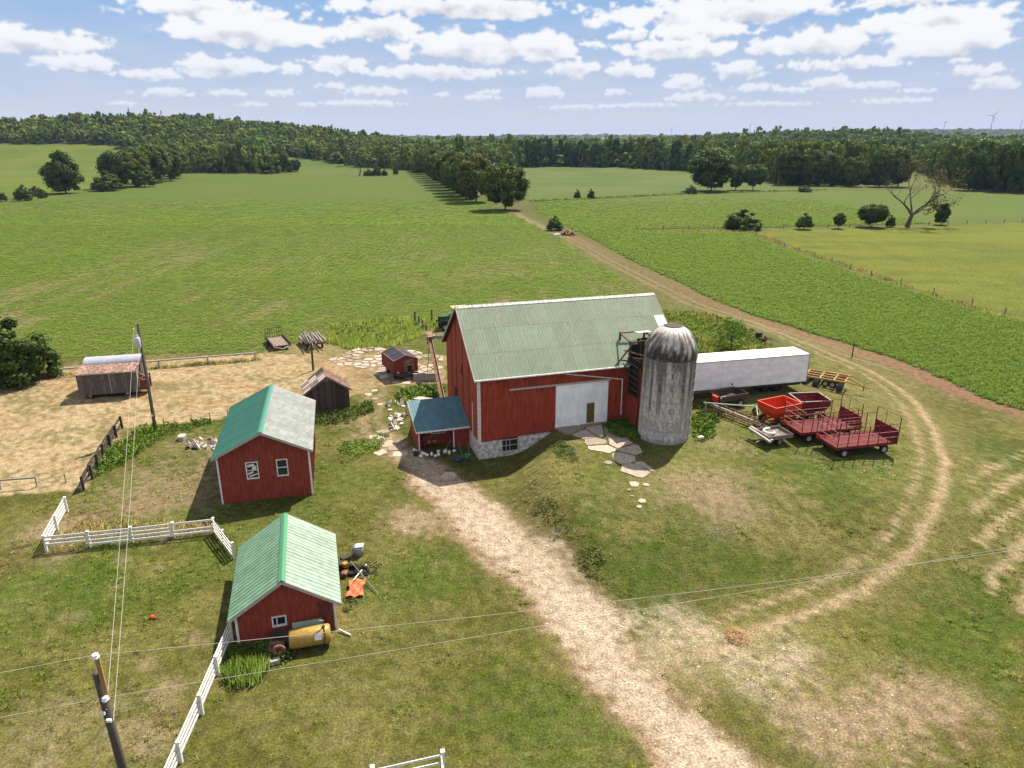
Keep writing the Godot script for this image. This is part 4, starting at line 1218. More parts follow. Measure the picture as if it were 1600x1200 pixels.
	for k in 64:
		var a := rng.randf() * TAU
		var r := sqrt(rng.randf()) * 0.8
		fx.append(Transform3D(Basis(Vector3.UP, rng.randf() * TAU).scaled(Vector3(0.5, rng.randf_range(0.5, 0.85), 0.5)), on(-13.15 + cos(a) * r, -28.9 + sin(a) * r)))
		fcol.append(Color(0.09, 0.135, 0.024) * rng.randf_range(0.8, 1.8))
	var lily := thing("daylily_clump", "round grassy clump of day lilies beside the white fence end", "plant", Vector3.ZERO)
	multi("leaves", M.herbs[1], grass_mat, fx, fcol, "", lily)

# ------------------------------------------------------------------ buildings
func window_in(parent: Node, c: Vector3, w: float, h: float, dx: Vector3, n: Vector3, bars: Array, frame: String, called := "window") -> Node:
	# frame round an opening whose middle is c; bars: [x share or -1, y share or -1]
	var b := Basis(dx, Vector3.UP, n)
	var st := S()
	var f := 0.07
	for s in [-1, 1]:
		box(st, c + b * Vector3(s * (w / 2 + f / 2), 0, 0.01), Vector3(f, h + 2 * f, 0.12), b)
		box(st, c + b * Vector3(0, s * (h / 2 + f / 2), 0.012), Vector3(w - 0.002, f, 0.12), b)
	for q in bars:
		if q[0] >= 0: box(st, c + b * Vector3((q[0] - 0.5) * w, 0, 0.008), Vector3(0.05, h, 0.06), b)
		if q[1] >= 0: box(st, c + b * Vector3(0, (q[1] - 0.5) * h, 0.004), Vector3(w, 0.05, 0.06), b)
	var o := part(called, st, M[frame], parent)
	var g := S()
	box(g, c + b * Vector3(0, 0, -0.05), Vector3(w + 0.06, h + 0.06, 0.02), b)
	part("pane", g, M.glass, o)
	return o

func barn() -> void:
	var L := 17.86
	var W := 11.57
	var E := 7.25
	var R := 4.33
	var ov := 0.38
	var sl := R / (W / 2)
	var t := thing("bank_barn", "large red bank barn with a faded green metal roof and white sliding door", "barn", Vector3(-2.716, 0, -53.826), 0.303)
	var X := Vector3.RIGHT
	var F := Vector3.BACK
	# stone foundation
	var st := S()
	bx(st, -0.05, 1.96, -0.6, 1.46, -0.45, 0.05)
	bx(st, 1.96, 3.4, -0.6, 0.33, -0.45, 0.047)
	bx(st, 3.4, 9.0, -0.6, 1.62, -0.45, 0.05)
	bx(st, 9.0, L, -0.6, 1.9, -0.45, 0.03)
	bx(st, -0.052, 0.4, -0.6, 1.458, -W, -0.45)
	part("foundation", st, M.stone_wall, t)
	window_in(t, Vector3(2.68, 0.9, -0.06), 1.3, 0.98, X, F, [[0.5, -1], [0.25, -1], [-1, 0.5]], "trim_grey", "cellar_window")
	# walls
	st = S()
	wall(st, Vector3.ZERO, X, F, L, func(x): return 1.46 + 0.05 * minf(x, 9.0), func(x): return E, [[6.75, 11.3, 1.5, 5.65]])
	part("front_wall", st, M.red, t)
	st = S()
	wall(st, Vector3(0, 0, -W), F, -X, W, func(x): return 1.46, func(x): return E + minf(x, W - x) * sl, [[3.3, 4.3, 1.46, 3.6]], 0.3, 0.02)
	part("gable_wall", st, M.red_gable, t)
	st = S()
	wall(st, Vector3(L, 0, 0), -F, X, W, func(x): return 0.0, func(x): return E + minf(x, W - x) * sl, [], 0.3, 0.02)
	part("gable_wall", st, M.red_gable, t)
	st = S()
	wall(st, Vector3(L, 0, -W), -X, -F, L, func(x): return 0.0, func(x): return E, [])
	part("rear_wall", st, M.red, t)
	# seams and a broken board on the gable
	for z in [-9.2, -7.4, -5.0, -2.9]:
		st = S()
		bx(st, -0.05, -0.022, 1.5, E + minf(-z, W + z) * sl - 0.2, z - 0.02, z + 0.02)
		part("seam", st, M.old_red, t)
	st = S()
	box(st, Vector3(-0.04, 6.1, -5.3), Vector3(0.03, 0.9, 0.22), Basis(Vector3.RIGHT, 0.2))
	box(st, Vector3(-0.045, 5.9, -5.75), Vector3(0.03, 0.07, 1.3), Basis(Vector3.RIGHT, -0.35))
	part("broken_board", st, M.dark, t)
	st = S()
	bx(st, -0.05, 0.05, 1.46, 3.62, -W + 3.25, -W + 4.35)
	part("dark_doorway", st, M.dark, t)
	# corner boards
	for c in [[0.0, 0.0], [0.0, -1.75]]:
		st = S()
		bx(st, c[0] - 0.06, c[0] + 0.1 if c[1] == 0.0 else c[0] - 0.025, 1.4 if c[1] == 0.0 else 0.9, E - 0.05 if c[1] == 0.0 else 4.4, c[1] - 0.05, c[1] + 0.06)
		part("corner_board" if c[1] == 0.0 else "drain_board", st, M.white_wood, t)
	# sliding door
	st = S()
	wall(st, Vector3(6.62, 0, 0.1), X, F, 4.72, func(x): return 1.98, func(x): return 5.72, [[2.8, 3.52, 2.1, 3.9]], 0.23, 0.02)
	bx(st, 6.62, 9.42, 1.98, 5.72, 0.05, 0.094)
	bx(st, 10.14, 11.34, 1.98, 5.72, 0.05, 0.094)
	bx(st, 9.42, 10.14, 3.9, 5.72, 0.05, 0.094)
	bx(st, 9.42, 10.14, 1.98, 2.1, 0.05, 0.094)
	var d := part("sliding_door", st, M.door_white, t)
	st = S()
	for k in 3: bx(st, 9.43 + k * 0.237, 9.655 + k * 0.237, 2.11, 3.89, 0.06, 0.1)
	part("wicket_door", st, M.wicket, d)
	st = S()
	bx(st, 2.6, 11.5, 5.74, 5.88, 0.03, 0.16)
	part("door_track", st, M.trim_grey, t)
	# roof
	var c := cos(atan(sl))
	var s := sin(atan(sl))
	var lw := L + 2 * ov
	var ls := (W / 2 + ov) / c
	var e0 := E - sl * ov
	var dk := S()
	for side in [1, -1]:
		var zz := 0.0 if side == 1 else -W
		var low := Vector3(L / 2, e0 - 0.09, zz + side * ov)
		var top := Vector3(L / 2, E + R - 0.09, -W / 2)
		var mid := (low + top) / 2
		box(dk, mid, Vector3(lw, 0.1, ls), Basis(X, side * atan(sl)))
	part("roof_deck", dk, M.dark_wood, t)
	# the front slope leaves out the corner that the feed room breaks through
	var nrm := Vector3(0, c, s)
	var dz := X.cross(nrm)
	var cols := 19
	var sw := lw / cols
	var rows := 3
	var sm := sheet(sw - 0.022, ls / rows + 0.05, 0.23, 0.012)
	for i in cols:
		for r in rows:
			if r == 0 and i >= 14: continue
			var ms: Material = M.barn_roof[rng.randi() % M.barn_roof.size()]
			if i == cols - 1 and r == 1: ms = M.white
			var m := mesh_node("roof_sheet", sm, ms, t)
			m.transform = Transform3D(Basis(X, nrm, dz), Vector3(-ov, e0, ov) + X * sw * i - dz * ls / rows * r + nrm * (0.01 + 0.006 * r + 0.002 * (i % 2)))
	var s2 := sheet(sw - 0.022, ls / rows * 0.55, 0.23, 0.012)
	for i in range(14, cols):
		var m := mesh_node("roof_sheet", s2, M.barn_roof[i % 4] if i < cols - 1 else M.white, t)
		m.transform = Transform3D(Basis(X, nrm, dz), Vector3(-ov, e0, ov) + X * sw * i - dz * ls / rows * 0.5 + nrm * 0.004)
	st = S()
	for i in 18:
		var a := Vector3(-ov, e0, -W - ov) + X * 0
	var n2 := Vector3(0, c, -s)
	roof_slope(t, Vector3(L + ov, e0, -W - ov), -X, n2, lw, ls, 6, 1, M.barn_roof)
	st = S()
	for side in [1, -1]:
		box(st, Vector3(L / 2, E + R + 0.045 - 0.09, -W / 2 + side * 0.13), Vector3(lw, 0.03, 0.3), Basis(X, side * atan(sl)))
	part("ridge_cap", st, M.ridge, t)
	st = S()
	for u in [-ov, L + ov]:
		for side in [1, -1]:
			var a := Vector3(u, e0 - 0.06, -W / 2 + side * (W / 2 + ov))
			var b := Vector3(u, E + R - 0.06, -W / 2)
			beam(st, a, b, 0.04, 0.2)
	part("rake_board", st, M.trim_grey, t)
	st = S()
	tube(st, Vector3(-ov, e0 - 0.04, ov + 0.06), Vector3(13.0, e0 - 0.04, ov + 0.06), 0.075, 0.075, 6)
	part("gutter", st, M.white, t)
	st = S()
	tube(st, Vector3(7.4, e0 - 0.05, ov + 0.05), Vector3(7.4, 6.7, 0.12), 0.05, 0.05)
	tube(st, Vector3(7.4, 6.7, 0.12), Vector3(12.6, 5.72, 0.12), 0.05, 0.05)
	tube(st, Vector3(12.6, 5.72, 0.12), Vector3(12.62, 2.5, 0.12), 0.05, 0.05)
	part("downspout", st, M.white, t)
	st = S()
	tube(st, Vector3(0.12, e0 - 0.05, 0.14), Vector3(0.12, 1.4, 0.14), 0.05, 0.05)
	part("downspout", st, M.white, t)

	# feed room between barn and silo
	var f := thing("feed_room", "red slatted feed room with a broken top between barn and silo", "shed", t.to_global(Vector3(13.05, 0, 0.03)), 0.303)
	st = S()
	wall(st, Vector3(0, 0, 0), F, -X, 2.1, func(x): return 1.2, func(x): return 4.5, [], 0.23, 0.02)
	wall(st, Vector3(0, 0, 2.1), X, F, 2.6, func(x): return 1.2, func(x): return 7.2, [], 0.23, 0.02)
	wall(st, Vector3(2.6, 0, 2.1), -F, X, 2.1, func(x): return 1.2, func(x): return 7.6, [], 0.23, 0.02)
	part("wall", st, M.shed_red, f)
	st = S()
	bx(st, -0.04, 0.1, 1.2, 7.6, -0.02, 0.13)
	part("corner_post", st, M.shed_red, f)
	st = S()
	bx(st, 0.02, 2.5, 4.4, 4.5, 0.05, 2.0)
	bx(st, 0.12, 0.16, 4.5, 7.7, 0.06, 2.0)
	bx(st, 0.16, 2.5, 4.5, 8.6, -0.2, -0.16)
	bx(st, 1.2, 2.5, 4.5, 8.9, -0.9, -0.85)
	part("dark_inside", st, M.dark, f)  # black panels added to stand for the shade behind the slats
	for k in 6:
		st = S()
		box(st, Vector3(0.0, 4.62 + k * 0.52, 1.08), Vector3(0.03, 0.17, 1.9), Basis(Vector3.BACK, 0.5))
		part("slat", st, M.old_wood[2] if k % 2 else M.old_wood[0], f)
	for p in [[0.1, 0.1], [2.4, 0.1], [0.1, -1.9], [2.4, -1.9], [1.2, -0.2]]:
		st = S()
		bx(st, p[0] - 0.07, p[0] + 0.07, 4.4, 9.0 if p[1] > -1.0 else 9.3, p[1] - 0.07, p[1] + 0.07)
		part("post", st, M.old_wood[rng.randi() % 4], f)
	for q in [[0.0, 8.9, 0.1, 2.6, 8.95, 0.1], [0.1, 9.2, -1.9, 2.6, 9.25, -1.9], [0.1, 8.9, 0.2, 0.1, 9.2, -2.0], [2.4, 8.9, 0.2, 2.4, 9.2, -2.0], [-1.3, 7.0, 0.3, 0.4, 9.0, 0.3], [-1.0, 7.6, 0.5, 1.4, 7.1, 0.7], [0.1, 7.7, 0.6, 2.3, 7.2, 0.5], [-0.5, 8.3, 0.2, 1.8, 7.5, 0.4], [-0.7, 7.3, 0.6, -0.1, 6.3, 0.7]]:
		st = S()
		beam(st, Vector3(q[0], q[1], q[2]), Vector3(q[3], q[4], q[5]), 0.1, 0.1)
		part("broken_beam", st, M.old_wood[rng.randi() % 4] if rng.randf() < 0.7 else M.rust, f)
	for q in [[0.75, 8.2, -0.3, 0.5, 1.2], [1.8, 8.3, -0.2, 0.3, 1.0]]:
		st = S()
		box(st, Vector3(q[0], q[1], q[2]), Vector3(q[3], q[4], 0.03), Basis(Vector3.BACK, 0.1))
		part("torn_sheet", st, M.galv, f)
	st = S()
	box(st, Vector3(2.0, 9.3, -1.4), Vector3(1.3, 0.04, 0.9), Basis(X, -0.12))
	part("torn_roof", st, M.galv, f)

	# lean-to on the left wall
	var m := thing("milk_house", "small lean-to with a blue green roof and open porch against the barn", "lean-to", t.to_global(Vector3(-4.45, 0, -3.0)), 0.303)
	var mw := 4.38
	var md := 3.75
	var h0 := 1.95
	var h1 := 3.1
	var ms := (h1 - h0) / md
	st = S()
	wall(st, Vector3(0, 0, -md), F, -X, md, func(x): return -0.1, func(x): return h1 - 0.1 - x * ms, [], 0.23, 0.015)
	part("side_wall", st, M.red_gable, m)
	st = S()
	wall(st, Vector3(mw, 0, -md), -X, -F, mw, func(x): return -0.1, func(x): return h1 - 0.1, [], 0.23, 0.015)
	part("rear_wall", st, M.red_gable, m)
	st = S()
	wall(st, Vector3(0, 0, -1.1), X, F, mw - 1.3, func(x): return -0.1, func(x): return h0 + 1.1 * ms - 0.08, [[1.35, 2.55, 1.05, 1.75]], 0.23, 0.015)
	part("porch_wall", st, M.shed_red, m)
	st = S()
	wall(st, Vector3(mw - 1.3, 0, -1.1), F, -X, 1.1, func(x): return -0.1, func(x): return h0 - 0.08 + (1.1 - x) * ms, [], 0.23, 0.015)
	wall(st, Vector3(mw - 1.3, 0, 0), X, F, 1.3, func(x): return -0.2, func(x): return h0 - 0.06, [], 0.23, 0.015)
	part("front_wall", st, M.shed_red, m)
	window_in(m, Vector3(1.95, 1.4, -1.1), 1.2, 0.68, X, F, [[0.5, -1]], "white_wood")
	for x in [0.06, mw - 1.36]:
		st = S()
		bx(st, x - 0.05, x + 0.05, -0.1, h0 - 0.1, -0.03, 0.07)
		part("porch_post", st, M.white_wood, m)
	var ma := atan(ms)
	var mn := Vector3(0, cos(ma), sin(ma))
	var mlen := (md + 0.45) / cos(ma)
	st = S()
	box(st, Vector3(mw / 2 - 0.05, (h0 + h1) / 2 - 0.06, -md / 2 + 0.02), Vector3(mw + 0.3, 0.09, mlen), Basis(X, ma))
	part("roof_deck", st, M.dark_wood, m)
	roof_slope(m, Vector3(-0.2, h0 - 0.3 * ms, 0.3), X, mn, mw + 0.2, mlen, 5, 1, M.blue_roof)
	st = S()
	bx(st, -0.2, mw, h0 - 0.22, h0 - 0.06, 0.28, 0.31)
	part("fascia", st, M.white_wood, m)
	st = S()
	beam(st, Vector3(-0.2, h0 - 0.16, 0.28), Vector3(-0.2, h1 - 0.02, -md - 0.1), 0.04, 0.16)
	part("rake_board", st, M.white_wood, m)

func red_shed(called: String, label: String, at: Vector3, turn: float, W: float, L: float, E: float, R: float, ov: float, oe: float, mats: Array, sunny: Array, wins: Array, cap: Material) -> Node3D:
	var t := thing(called, label, "shed", at, turn)
	var X := Vector3.RIGHT
	var F := Vector3.BACK
	var sl := R / (W / 2)
	var a := atan(sl)
	var holes := []
	for w in wins: holes.append([w[0] - w[2] / 2, w[0] + w[2] / 2, w[1] - w[3] / 2, w[1] + w[3] / 2])
	var st := S()
	wall(st, Vector3.ZERO, X, F, W, func(x): return -0.2, func(x): return E + minf(x, W - x) * sl, holes, 0.19, 0.02)
	part("front_wall", st, M.shed_red, t)
	st = S()
	wall(st, Vector3(W, 0, -L), -X, -F, W, func(x): return -0.2, func(x): return E + minf(x, W - x) * sl, [], 0.19, 0.02)
	part("rear_wall", st, M.shed_red, t)
	for sd in [1, -1]:
		st = S()
		if sd > 0: wall(st, Vector3(W, 0, 0), -F, X, L, func(x): return -0.2, func(x): return E, [], 0.19, 0.02)
		else: wall(st, Vector3(0, 0, -L), F, -X, L, func(x): return -0.2, func(x): return E, [], 0.19, 0.02)
		part("side_wall", st, M.shed_red, t)
	for w in wins: window_in(t, Vector3(w[0], w[1], -0.02), w[2], w[3], X, F, w[4], "white_wood")
	if W > 6.0:
		for q in [[2.2, 2.78, 0.5, 0.2, 0.15], [2.42, 2.6, 0.28, 0.3, -0.3], [2.15, 2.2, 0.4, 0.14, 0.4], [2.3, 2.0, 0.6, 0.1, 0.3]]:
			st = S()
			box(st, Vector3(q[0], q[1], -0.055), Vector3(q[2], q[3], 0.01), Basis(Vector3.BACK, q[4]))
			part("pale_scrap", st, M.white_wood, t)  # pale pieces set over the pane of the left window
	for x in [0.0, W]:
		st = S()
		bx(st, x - 0.06, x + 0.06, -0.15, E - 0.1, -0.06, 0.05)
		part("corner_board", st, M.white_wood, t)
	var ls := (W / 2 + oe) / cos(a)
	var e0 := E - sl * oe
	var dk := S()
	for sd in [1, -1]:
		box(dk, Vector3(W / 2 + sd * (W / 2 + oe) / 2, (e0 + E + R) / 2 - 0.075, -L / 2), Vector3(ls, 0.09, L + 2 * ov), Basis(Vector3.BACK, -sd * a))
	part("roof_deck", dk, M.dark_wood, t)
	var n := maxi(5, roundi(L / 0.92))
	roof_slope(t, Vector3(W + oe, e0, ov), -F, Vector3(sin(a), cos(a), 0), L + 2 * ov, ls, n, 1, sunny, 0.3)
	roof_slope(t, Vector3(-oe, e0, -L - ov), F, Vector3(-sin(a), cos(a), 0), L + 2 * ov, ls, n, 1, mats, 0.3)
	st = S()
	for sd in [1, -1]:
		box(st, Vector3(W / 2 + sd * 0.09, E + R - 0.005, -L / 2), Vector3(0.22, 0.025, L + 2 * ov + 0.02), Basis(Vector3.BACK, -sd * a))
	part("ridge_cap", st, cap, t)
	st = S()
	for z in [ov + 0.01, -L - ov - 0.01]:
		for sd in [1, -1]:
			beam(st, Vector3(W / 2 + sd * (W / 2 + oe), e0 - 0.075, z), Vector3(W / 2, E + R - 0.075, z), 0.035, 0.17)
	part("rake_board", st, M.trim_grey, t)
	st = S()
	for sd in [1, -1]: bx(st, W / 2 + sd * (W / 2 + oe) - 0.015, W / 2 + sd * (W / 2 + oe) + 0.015, e0 - 0.15, e0 - 0.02, -L - ov, ov)
	part("fascia", st, cap, t)
	return t

func stave_colour(a: float, y: float) -> Color:   # rain stains that run down from the rim, darker at foot and right side
	var run := fa.get_noise_2d(a * 26.0, 5.0 + y * 0.8) + 0.5 * fa.get_noise_2d(a * 70.0, 40.0 + y * 2.0)
	var patch := fb.get_noise_2d(a * 5.0, y * 4.0)
	var grain := fc.get_noise_2d(a * 6.0, y * 14.0)
	var dark := sst(-0.1, 0.4, run + (y - 0.6) * 1.6 + patch * 0.4 + grain * 0.2)
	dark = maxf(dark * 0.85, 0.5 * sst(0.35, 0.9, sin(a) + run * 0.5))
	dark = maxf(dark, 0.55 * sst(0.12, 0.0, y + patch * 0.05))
	var c := Color(0.46, 0.42, 0.40).lerp(Color(0.56, 0.53, 0.51), sst(-0.2, 0.5, patch + grain * 0.6))
	return c.lerp(Color(0.105, 0.09, 0.08), clampf(dark, 0, 1)) * (1.0 + grain * 0.22)

func silo() -> void:
	var t := thing("silo", "round concrete stave silo with a stained metal dome beside the barn", "silo", Vector3(12.36, 1.7, -54.2))
	t.rotation.z = -0.022
	t.rotation.x = -0.012
	var r := 2.06
	var H := 7.1
	var rows := 15
	var per := 28
	var bands := []
	# staves in courses, joints recessed between them
	var st0 := S(true)
	lathe(st0, [Vector2(r - 0.035, -0.5), Vector2(r - 0.035, H + 0.05)], 40)
	part("shaft_core", st0, M.concrete, t)
	for k in rows:
		for i in per:
			var a := TAU * (i + 0.5 * (k % 2)) / per
			var front := cos(a - 0.0) > -0.25
			if not front: continue
			var stv := S()
			var da := TAU / per
			var hh := H / rows
			var gg := 0.006
			for u in 4:
				for v in 4:
					var q := []
					for e in [[0, 0], [1, 0], [1, 1], [0, 1]]:
						var aa = -da / 2 + gg + (da - 2 * gg) * (u + e[0]) / 4.0
						q.append([Vector3(sin(aa) * r, (hh - 0.008) * (v + e[1]) / 4.0, cos(aa) * r), stave_colour(a + aa, (k + (v + e[1]) / 4.0) / rows)])
					for e in [0, 2, 1, 0, 3, 2]:
						stv.set_color(q[e][1])
						stv.add_vertex(q[e][0])
			var m := part("stave", stv, M.stave_stained, t)
			m.transform = Transform3D(Basis(Vector3.UP, a), Vector3(0, H * k / rows, 0))
	for k in 9:
		var hb := S(true)
		var y := 0.55 + k * 0.8
		lathe(hb, [Vector2(r, y - 0.012), Vector2(r + 0.02, y - 0.012), Vector2(r + 0.02, y + 0.012), Vector2(r, y + 0.012)], 40)
		part("hoop", hb, M.stave[1], t)
	# dome of curved metal gores with standing seams
	var n := 22
	var prof := []
	for k in 13:
		var f := k / 12.0 * 1.36
		prof.append(Vector2(r * 1.015 * pow(cos(f), 0.78), H + 2.45 * sin(f)))
	var dm := t
	for i in n:
		var st := S(true)
		var a0 := TAU * i / n
		var a1 := TAU * (i + 1) / n
		var shade := func(k: int, a: float) -> Color:   # bare metal at the top, rust and green paint below
			var y: float = k / float(prof.size() - 1)
			var n1: float = fb.get_noise_2d(a * 6.0, y * 2.6) * 0.55 + fa.get_noise_2d(a * 34.0, y * 7.0) * 0.4 + fc.get_noise_2d(a * 5.0, y * 6.0) * 0.35
			var c := Color(0.6, 0.57, 0.54).lerp(Color(0.2, 0.13, 0.09), sst(0.0, 0.6, 0.74 - y + n1))
			c = c.lerp(Color(0.04, 0.036, 0.033), sst(0.0, 0.6, 0.55 - y + n1 * 0.7))
			return c.lerp(Color(0.07, 0.13, 0.085), sst(0.72, 0.9, cos(a) + n1 * 0.3) * (1.0 - sst(0.5, 0.9, y)))
		for k in prof.size() - 1:
			for h in 3:
				var p: Vector2 = prof[k]
				var q: Vector2 = prof[k + 1]
				var b0 := lerpf(a0, a1, h / 3.0)
				var b1 := lerpf(a0, a1, (h + 1) / 3.0)
				var V := [Vector3(cos(b0) * p.x, p.y, -sin(b0) * p.x), Vector3(cos(b1) * p.x, p.y, -sin(b1) * p.x), Vector3(cos(b1) * q.x, q.y, -sin(b1) * q.x), Vector3(cos(b0) * q.x, q.y, -sin(b0) * q.x)]
				var K := [shade.call(k, b0), shade.call(k, b1), shade.call(k + 1, b1), shade.call(k + 1, b0)]
				for e in [0, 2, 1, 0, 3, 2]:
					st.set_color(K[e])
					st.add_vertex(V[e])
		st.generate_normals()
		var g := mesh_node("dome_gore", st.commit(), M.dome, dm)
		var s2 := S()
		for k in prof.size() - 1:
			var p: Vector2 = prof[k]
			var q: Vector2 = prof[k + 1]
			beam(s2, Vector3(cos(a0) * p.x, p.y, -sin(a0) * p.x), Vector3(cos(a0) * q.x, q.y, -sin(a0) * q.x), 0.02, 0.035)
		part("seam", s2, M.stave[3] if rng.randf() < 0.4 else M.dome_dark, g)
	var st := S()
	var tp: Vector2 = prof[12]
	lathe(st, [Vector2(tp.x + 0.12, tp.y - 0.06), Vector2(tp.x + 0.1, tp.y + 0.02), Vector2(0, tp.y + 0.06)], 16)
	part("dome_cap", st, M.iron, t)
	st = S()
	box(st, Vector3(0.5, H + 1.02, 1.74), Vector3(0.3, 0.36, 0.14), Basis(Vector3.RIGHT, -0.45))
	var hf := part("hatch", st, M.white, t)
	st = S()
	box(st, Vector3(0.5, H + 1.05, 1.79), Vector3(0.22, 0.26, 0.1), Basis(Vector3.RIGHT, -0.45))
	part("opening", st, M.dark, hf)

func old_shed() -> void:
	var W := 4.06
	var L := 2.82
	var E := 2.076
	var R := 1.425
	var t := thing("wooden_shed", "old grey board shed with a rusty patched roof", "shed", Vector3(-19.64, 0, -64.2), 0.372)
	var sl := R / (W / 2)
	var a := atan(sl)
	var n := 19
	for i in n:
		var x := W * i / n
		var w := W / n - 0.02
		var st := S()
		var y0 := E + minf(x, W - x) * sl
		var y1 := E + minf(x + w, W - x - w) * sl
		var z := 0.01 * rng.randf()
		quad(st, Vector3(x, -0.1, z), Vector3(x + w, -0.1, z), Vector3(x + w, y1, z), Vector3(x, y0, z))
		bx(st, x, x + w, -0.1, minf(y0, y1) - 0.02, z - 0.03, z - 0.002)
		part("board", st, M.old_wood[rng.randi() % 4], t)
	var st := S()
	bx(st, 0.03, W - 0.03, -0.1, E, -L, -0.06)
	part("inside", st, M.dark, t)
	for sd in [0, 1]:
		for i in 13:
			st = S()
			var z := -L * i / 13.0
			bx(st, W * sd - 0.02, W * sd + 0.02, -0.1, E, z - L / 13.0 + 0.02, z)
			part("board", st, M.old_wood[rng.randi() % 4], t)
	# right slope: rusty sheets; left slope: bare deck with patches of shingle
	var ls := (W / 2 + 0.2) / cos(a)
	st = S()
	for sd in [1, -1]:
		box(st, Vector3(W / 2 + sd * (W / 2 + 0.2) / 2, (E - sl * 0.2 + E + R) / 2 + 0.0, -L / 2), Vector3(ls, 0.05, L + 0.36), Basis(Vector3.BACK, -sd * a))
	part("roof_deck", st, M.dark_wood, t)
	var dz := Vector3(sin(a), cos(a), 0)
	roof_slope(t, Vector3(W + 0.2, E - sl * 0.2 + 0.03, 0.2), Vector3.FORWARD, dz, L + 0.4, ls, 4, 1, M.rust_roof)
	for i in 5:
		for r in 3:
			var m := S()
			var fz := 0.18 - (i + 0.5) * (L + 0.36) / 5.0
			var along := ls * (r + 0.5) / 3.0
			var c := Vector3(-0.2 + along * cos(a), E - sl * 0.2 + along * sin(a) + 0.05, fz)
			if (i == 3 and r == 2) or (i == 4 and r > 0): continue
			box(m, c, Vector3(ls / 3.0 - 0.02, 0.03, (L + 0.36) / 5.0 - rng.randf_range(0.08, 0.2)), Basis(Vector3.BACK, a) * Basis(Vector3.UP, rng.randf_range(-0.06, 0.06)))
			part("roof_patch", m, M.old_shingle[rng.randi() % 3], t)
	st = S()
	for sd in [1, -1]:
		beam(st, Vector3(W / 2 + sd * (W / 2 + 0.22), E - sl * 0.22, 0.2), Vector3(W / 2, E + R, 0.2), 0.04, 0.16)
	part("rake_board", st, M.grey_wood, t)

func slab_shape(r: float, sd: int, thick: float, squash := 1.0) -> ArrayMesh:
	var g := RandomNumberGenerator.new()
	g.seed = sd
	var n := g.randi_range(5, 8)
	var pts := []
	for k in n:
		var a := -TAU * (k + g.randf_range(-0.25, 0.25)) / n
		var q := r * g.randf_range(0.78, 1.12)
		pts.append(Vector2(cos(a) * q, sin(a) * q * squash))
	var st := S()
	prism(st, pts, -0.12, thick)
	st.generate_normals()
	return st.commit()

func cracked(area: PackedVector2Array, step: float, gap: float, jit: float) -> Array:   # the area broken into irregular cells with open joints
	var seeds := []
	var lo := area[0]
	var hi := area[0]
	for p in area:
		lo = lo.min(p); hi = hi.max(p)
	var x := lo.x - step
	while x < hi.x + step:
		var z := lo.y - step
		while z < hi.y + step:
			seeds.append(Vector2(x + rng.randf_range(-jit, jit) * step, z + rng.randf_range(-jit, jit) * step))
			z += step
		x += step
	var out := []
	for a in seeds:
		if not Geometry2D.is_point_in_polygon(a, area): continue
		var cell := PackedVector2Array([a + Vector2(-3, -3) * step, a + Vector2(3, -3) * step, a + Vector2(3, 3) * step, a + Vector2(-3, 3) * step])
		for b in seeds:
			if a == b or a.distance_to(b) > 4.0 * step: continue
			var n: Vector2 = (b - a).normalized()
			var d: float = n.dot((a + b) / 2)
			var kept := PackedVector2Array()
			for i in cell.size():
				var p := cell[i]
				var q := cell[(i + 1) % cell.size()]
				var dp := n.dot(p) - d
				var dq := n.dot(q) - d
				if dp <= 0: kept.append(p)
				if (dp < 0) != (dq < 0) and absf(dp - dq) > 1e-6: kept.append(p.lerp(q, dp / (dp - dq)))
			cell = kept
			if cell.size() < 3: break
		if cell.size() < 3: continue
		var clipped := Geometry2D.intersect_polygons(cell, area)
		if clipped.is_empty(): continue
		cell = clipped[0]
		for r in Geometry2D.offset_polygon(cell, -gap * rng.randf_range(0.5, 1.7), Geometry2D.JOIN_MITER):
			if r.size() < 3: continue
			var rough := PackedVector2Array()
			for i in r.size():
				var p: Vector2 = r[i]
				var q: Vector2 = r[(i + 1) % r.size()]
				rough.append(p + Vector2(rng.randf_range(-0.05, 0.05), rng.randf_range(-0.05, 0.05)))
				if p.distance_to(q) > 0.3:
					for f in [0.35, 0.7]: rough.append(p.lerp(q, f) + Vector2(rng.randf_range(-0.055, 0.055), rng.randf_range(-0.055, 0.055)))
			out.append(rough)
	return out

func lay(cell: PackedVector2Array, called: String, thick: float, parent: Node) -> void:
	var c := Vector2.ZERO
	for p in cell: c += p / cell.size()
	var pts := []
	var area := 0.0
	for i in cell.size():
		pts.append(cell[i] - c)
		area += cell[i].cross(cell[(i + 1) % cell.size()])
	if area > 0: pts.reverse()
	var st := S()
	prism(st, pts, -0.12, thick)
	var m := part(called, st, M.slab[rng.randi() % 3], parent)
	var nx := gh(c.x + 0.3, c.y) - gh(c.x - 0.3, c.y)
	var nz := gh(c.x, c.y + 0.3) - gh(c.x, c.y - 0.3)
	m.transform = Transform3D(Basis(Quaternion(Vector3.UP, Vector3(-nx / 0.6, 1, -nz / 0.6).normalized())), on(c.x, c.y))

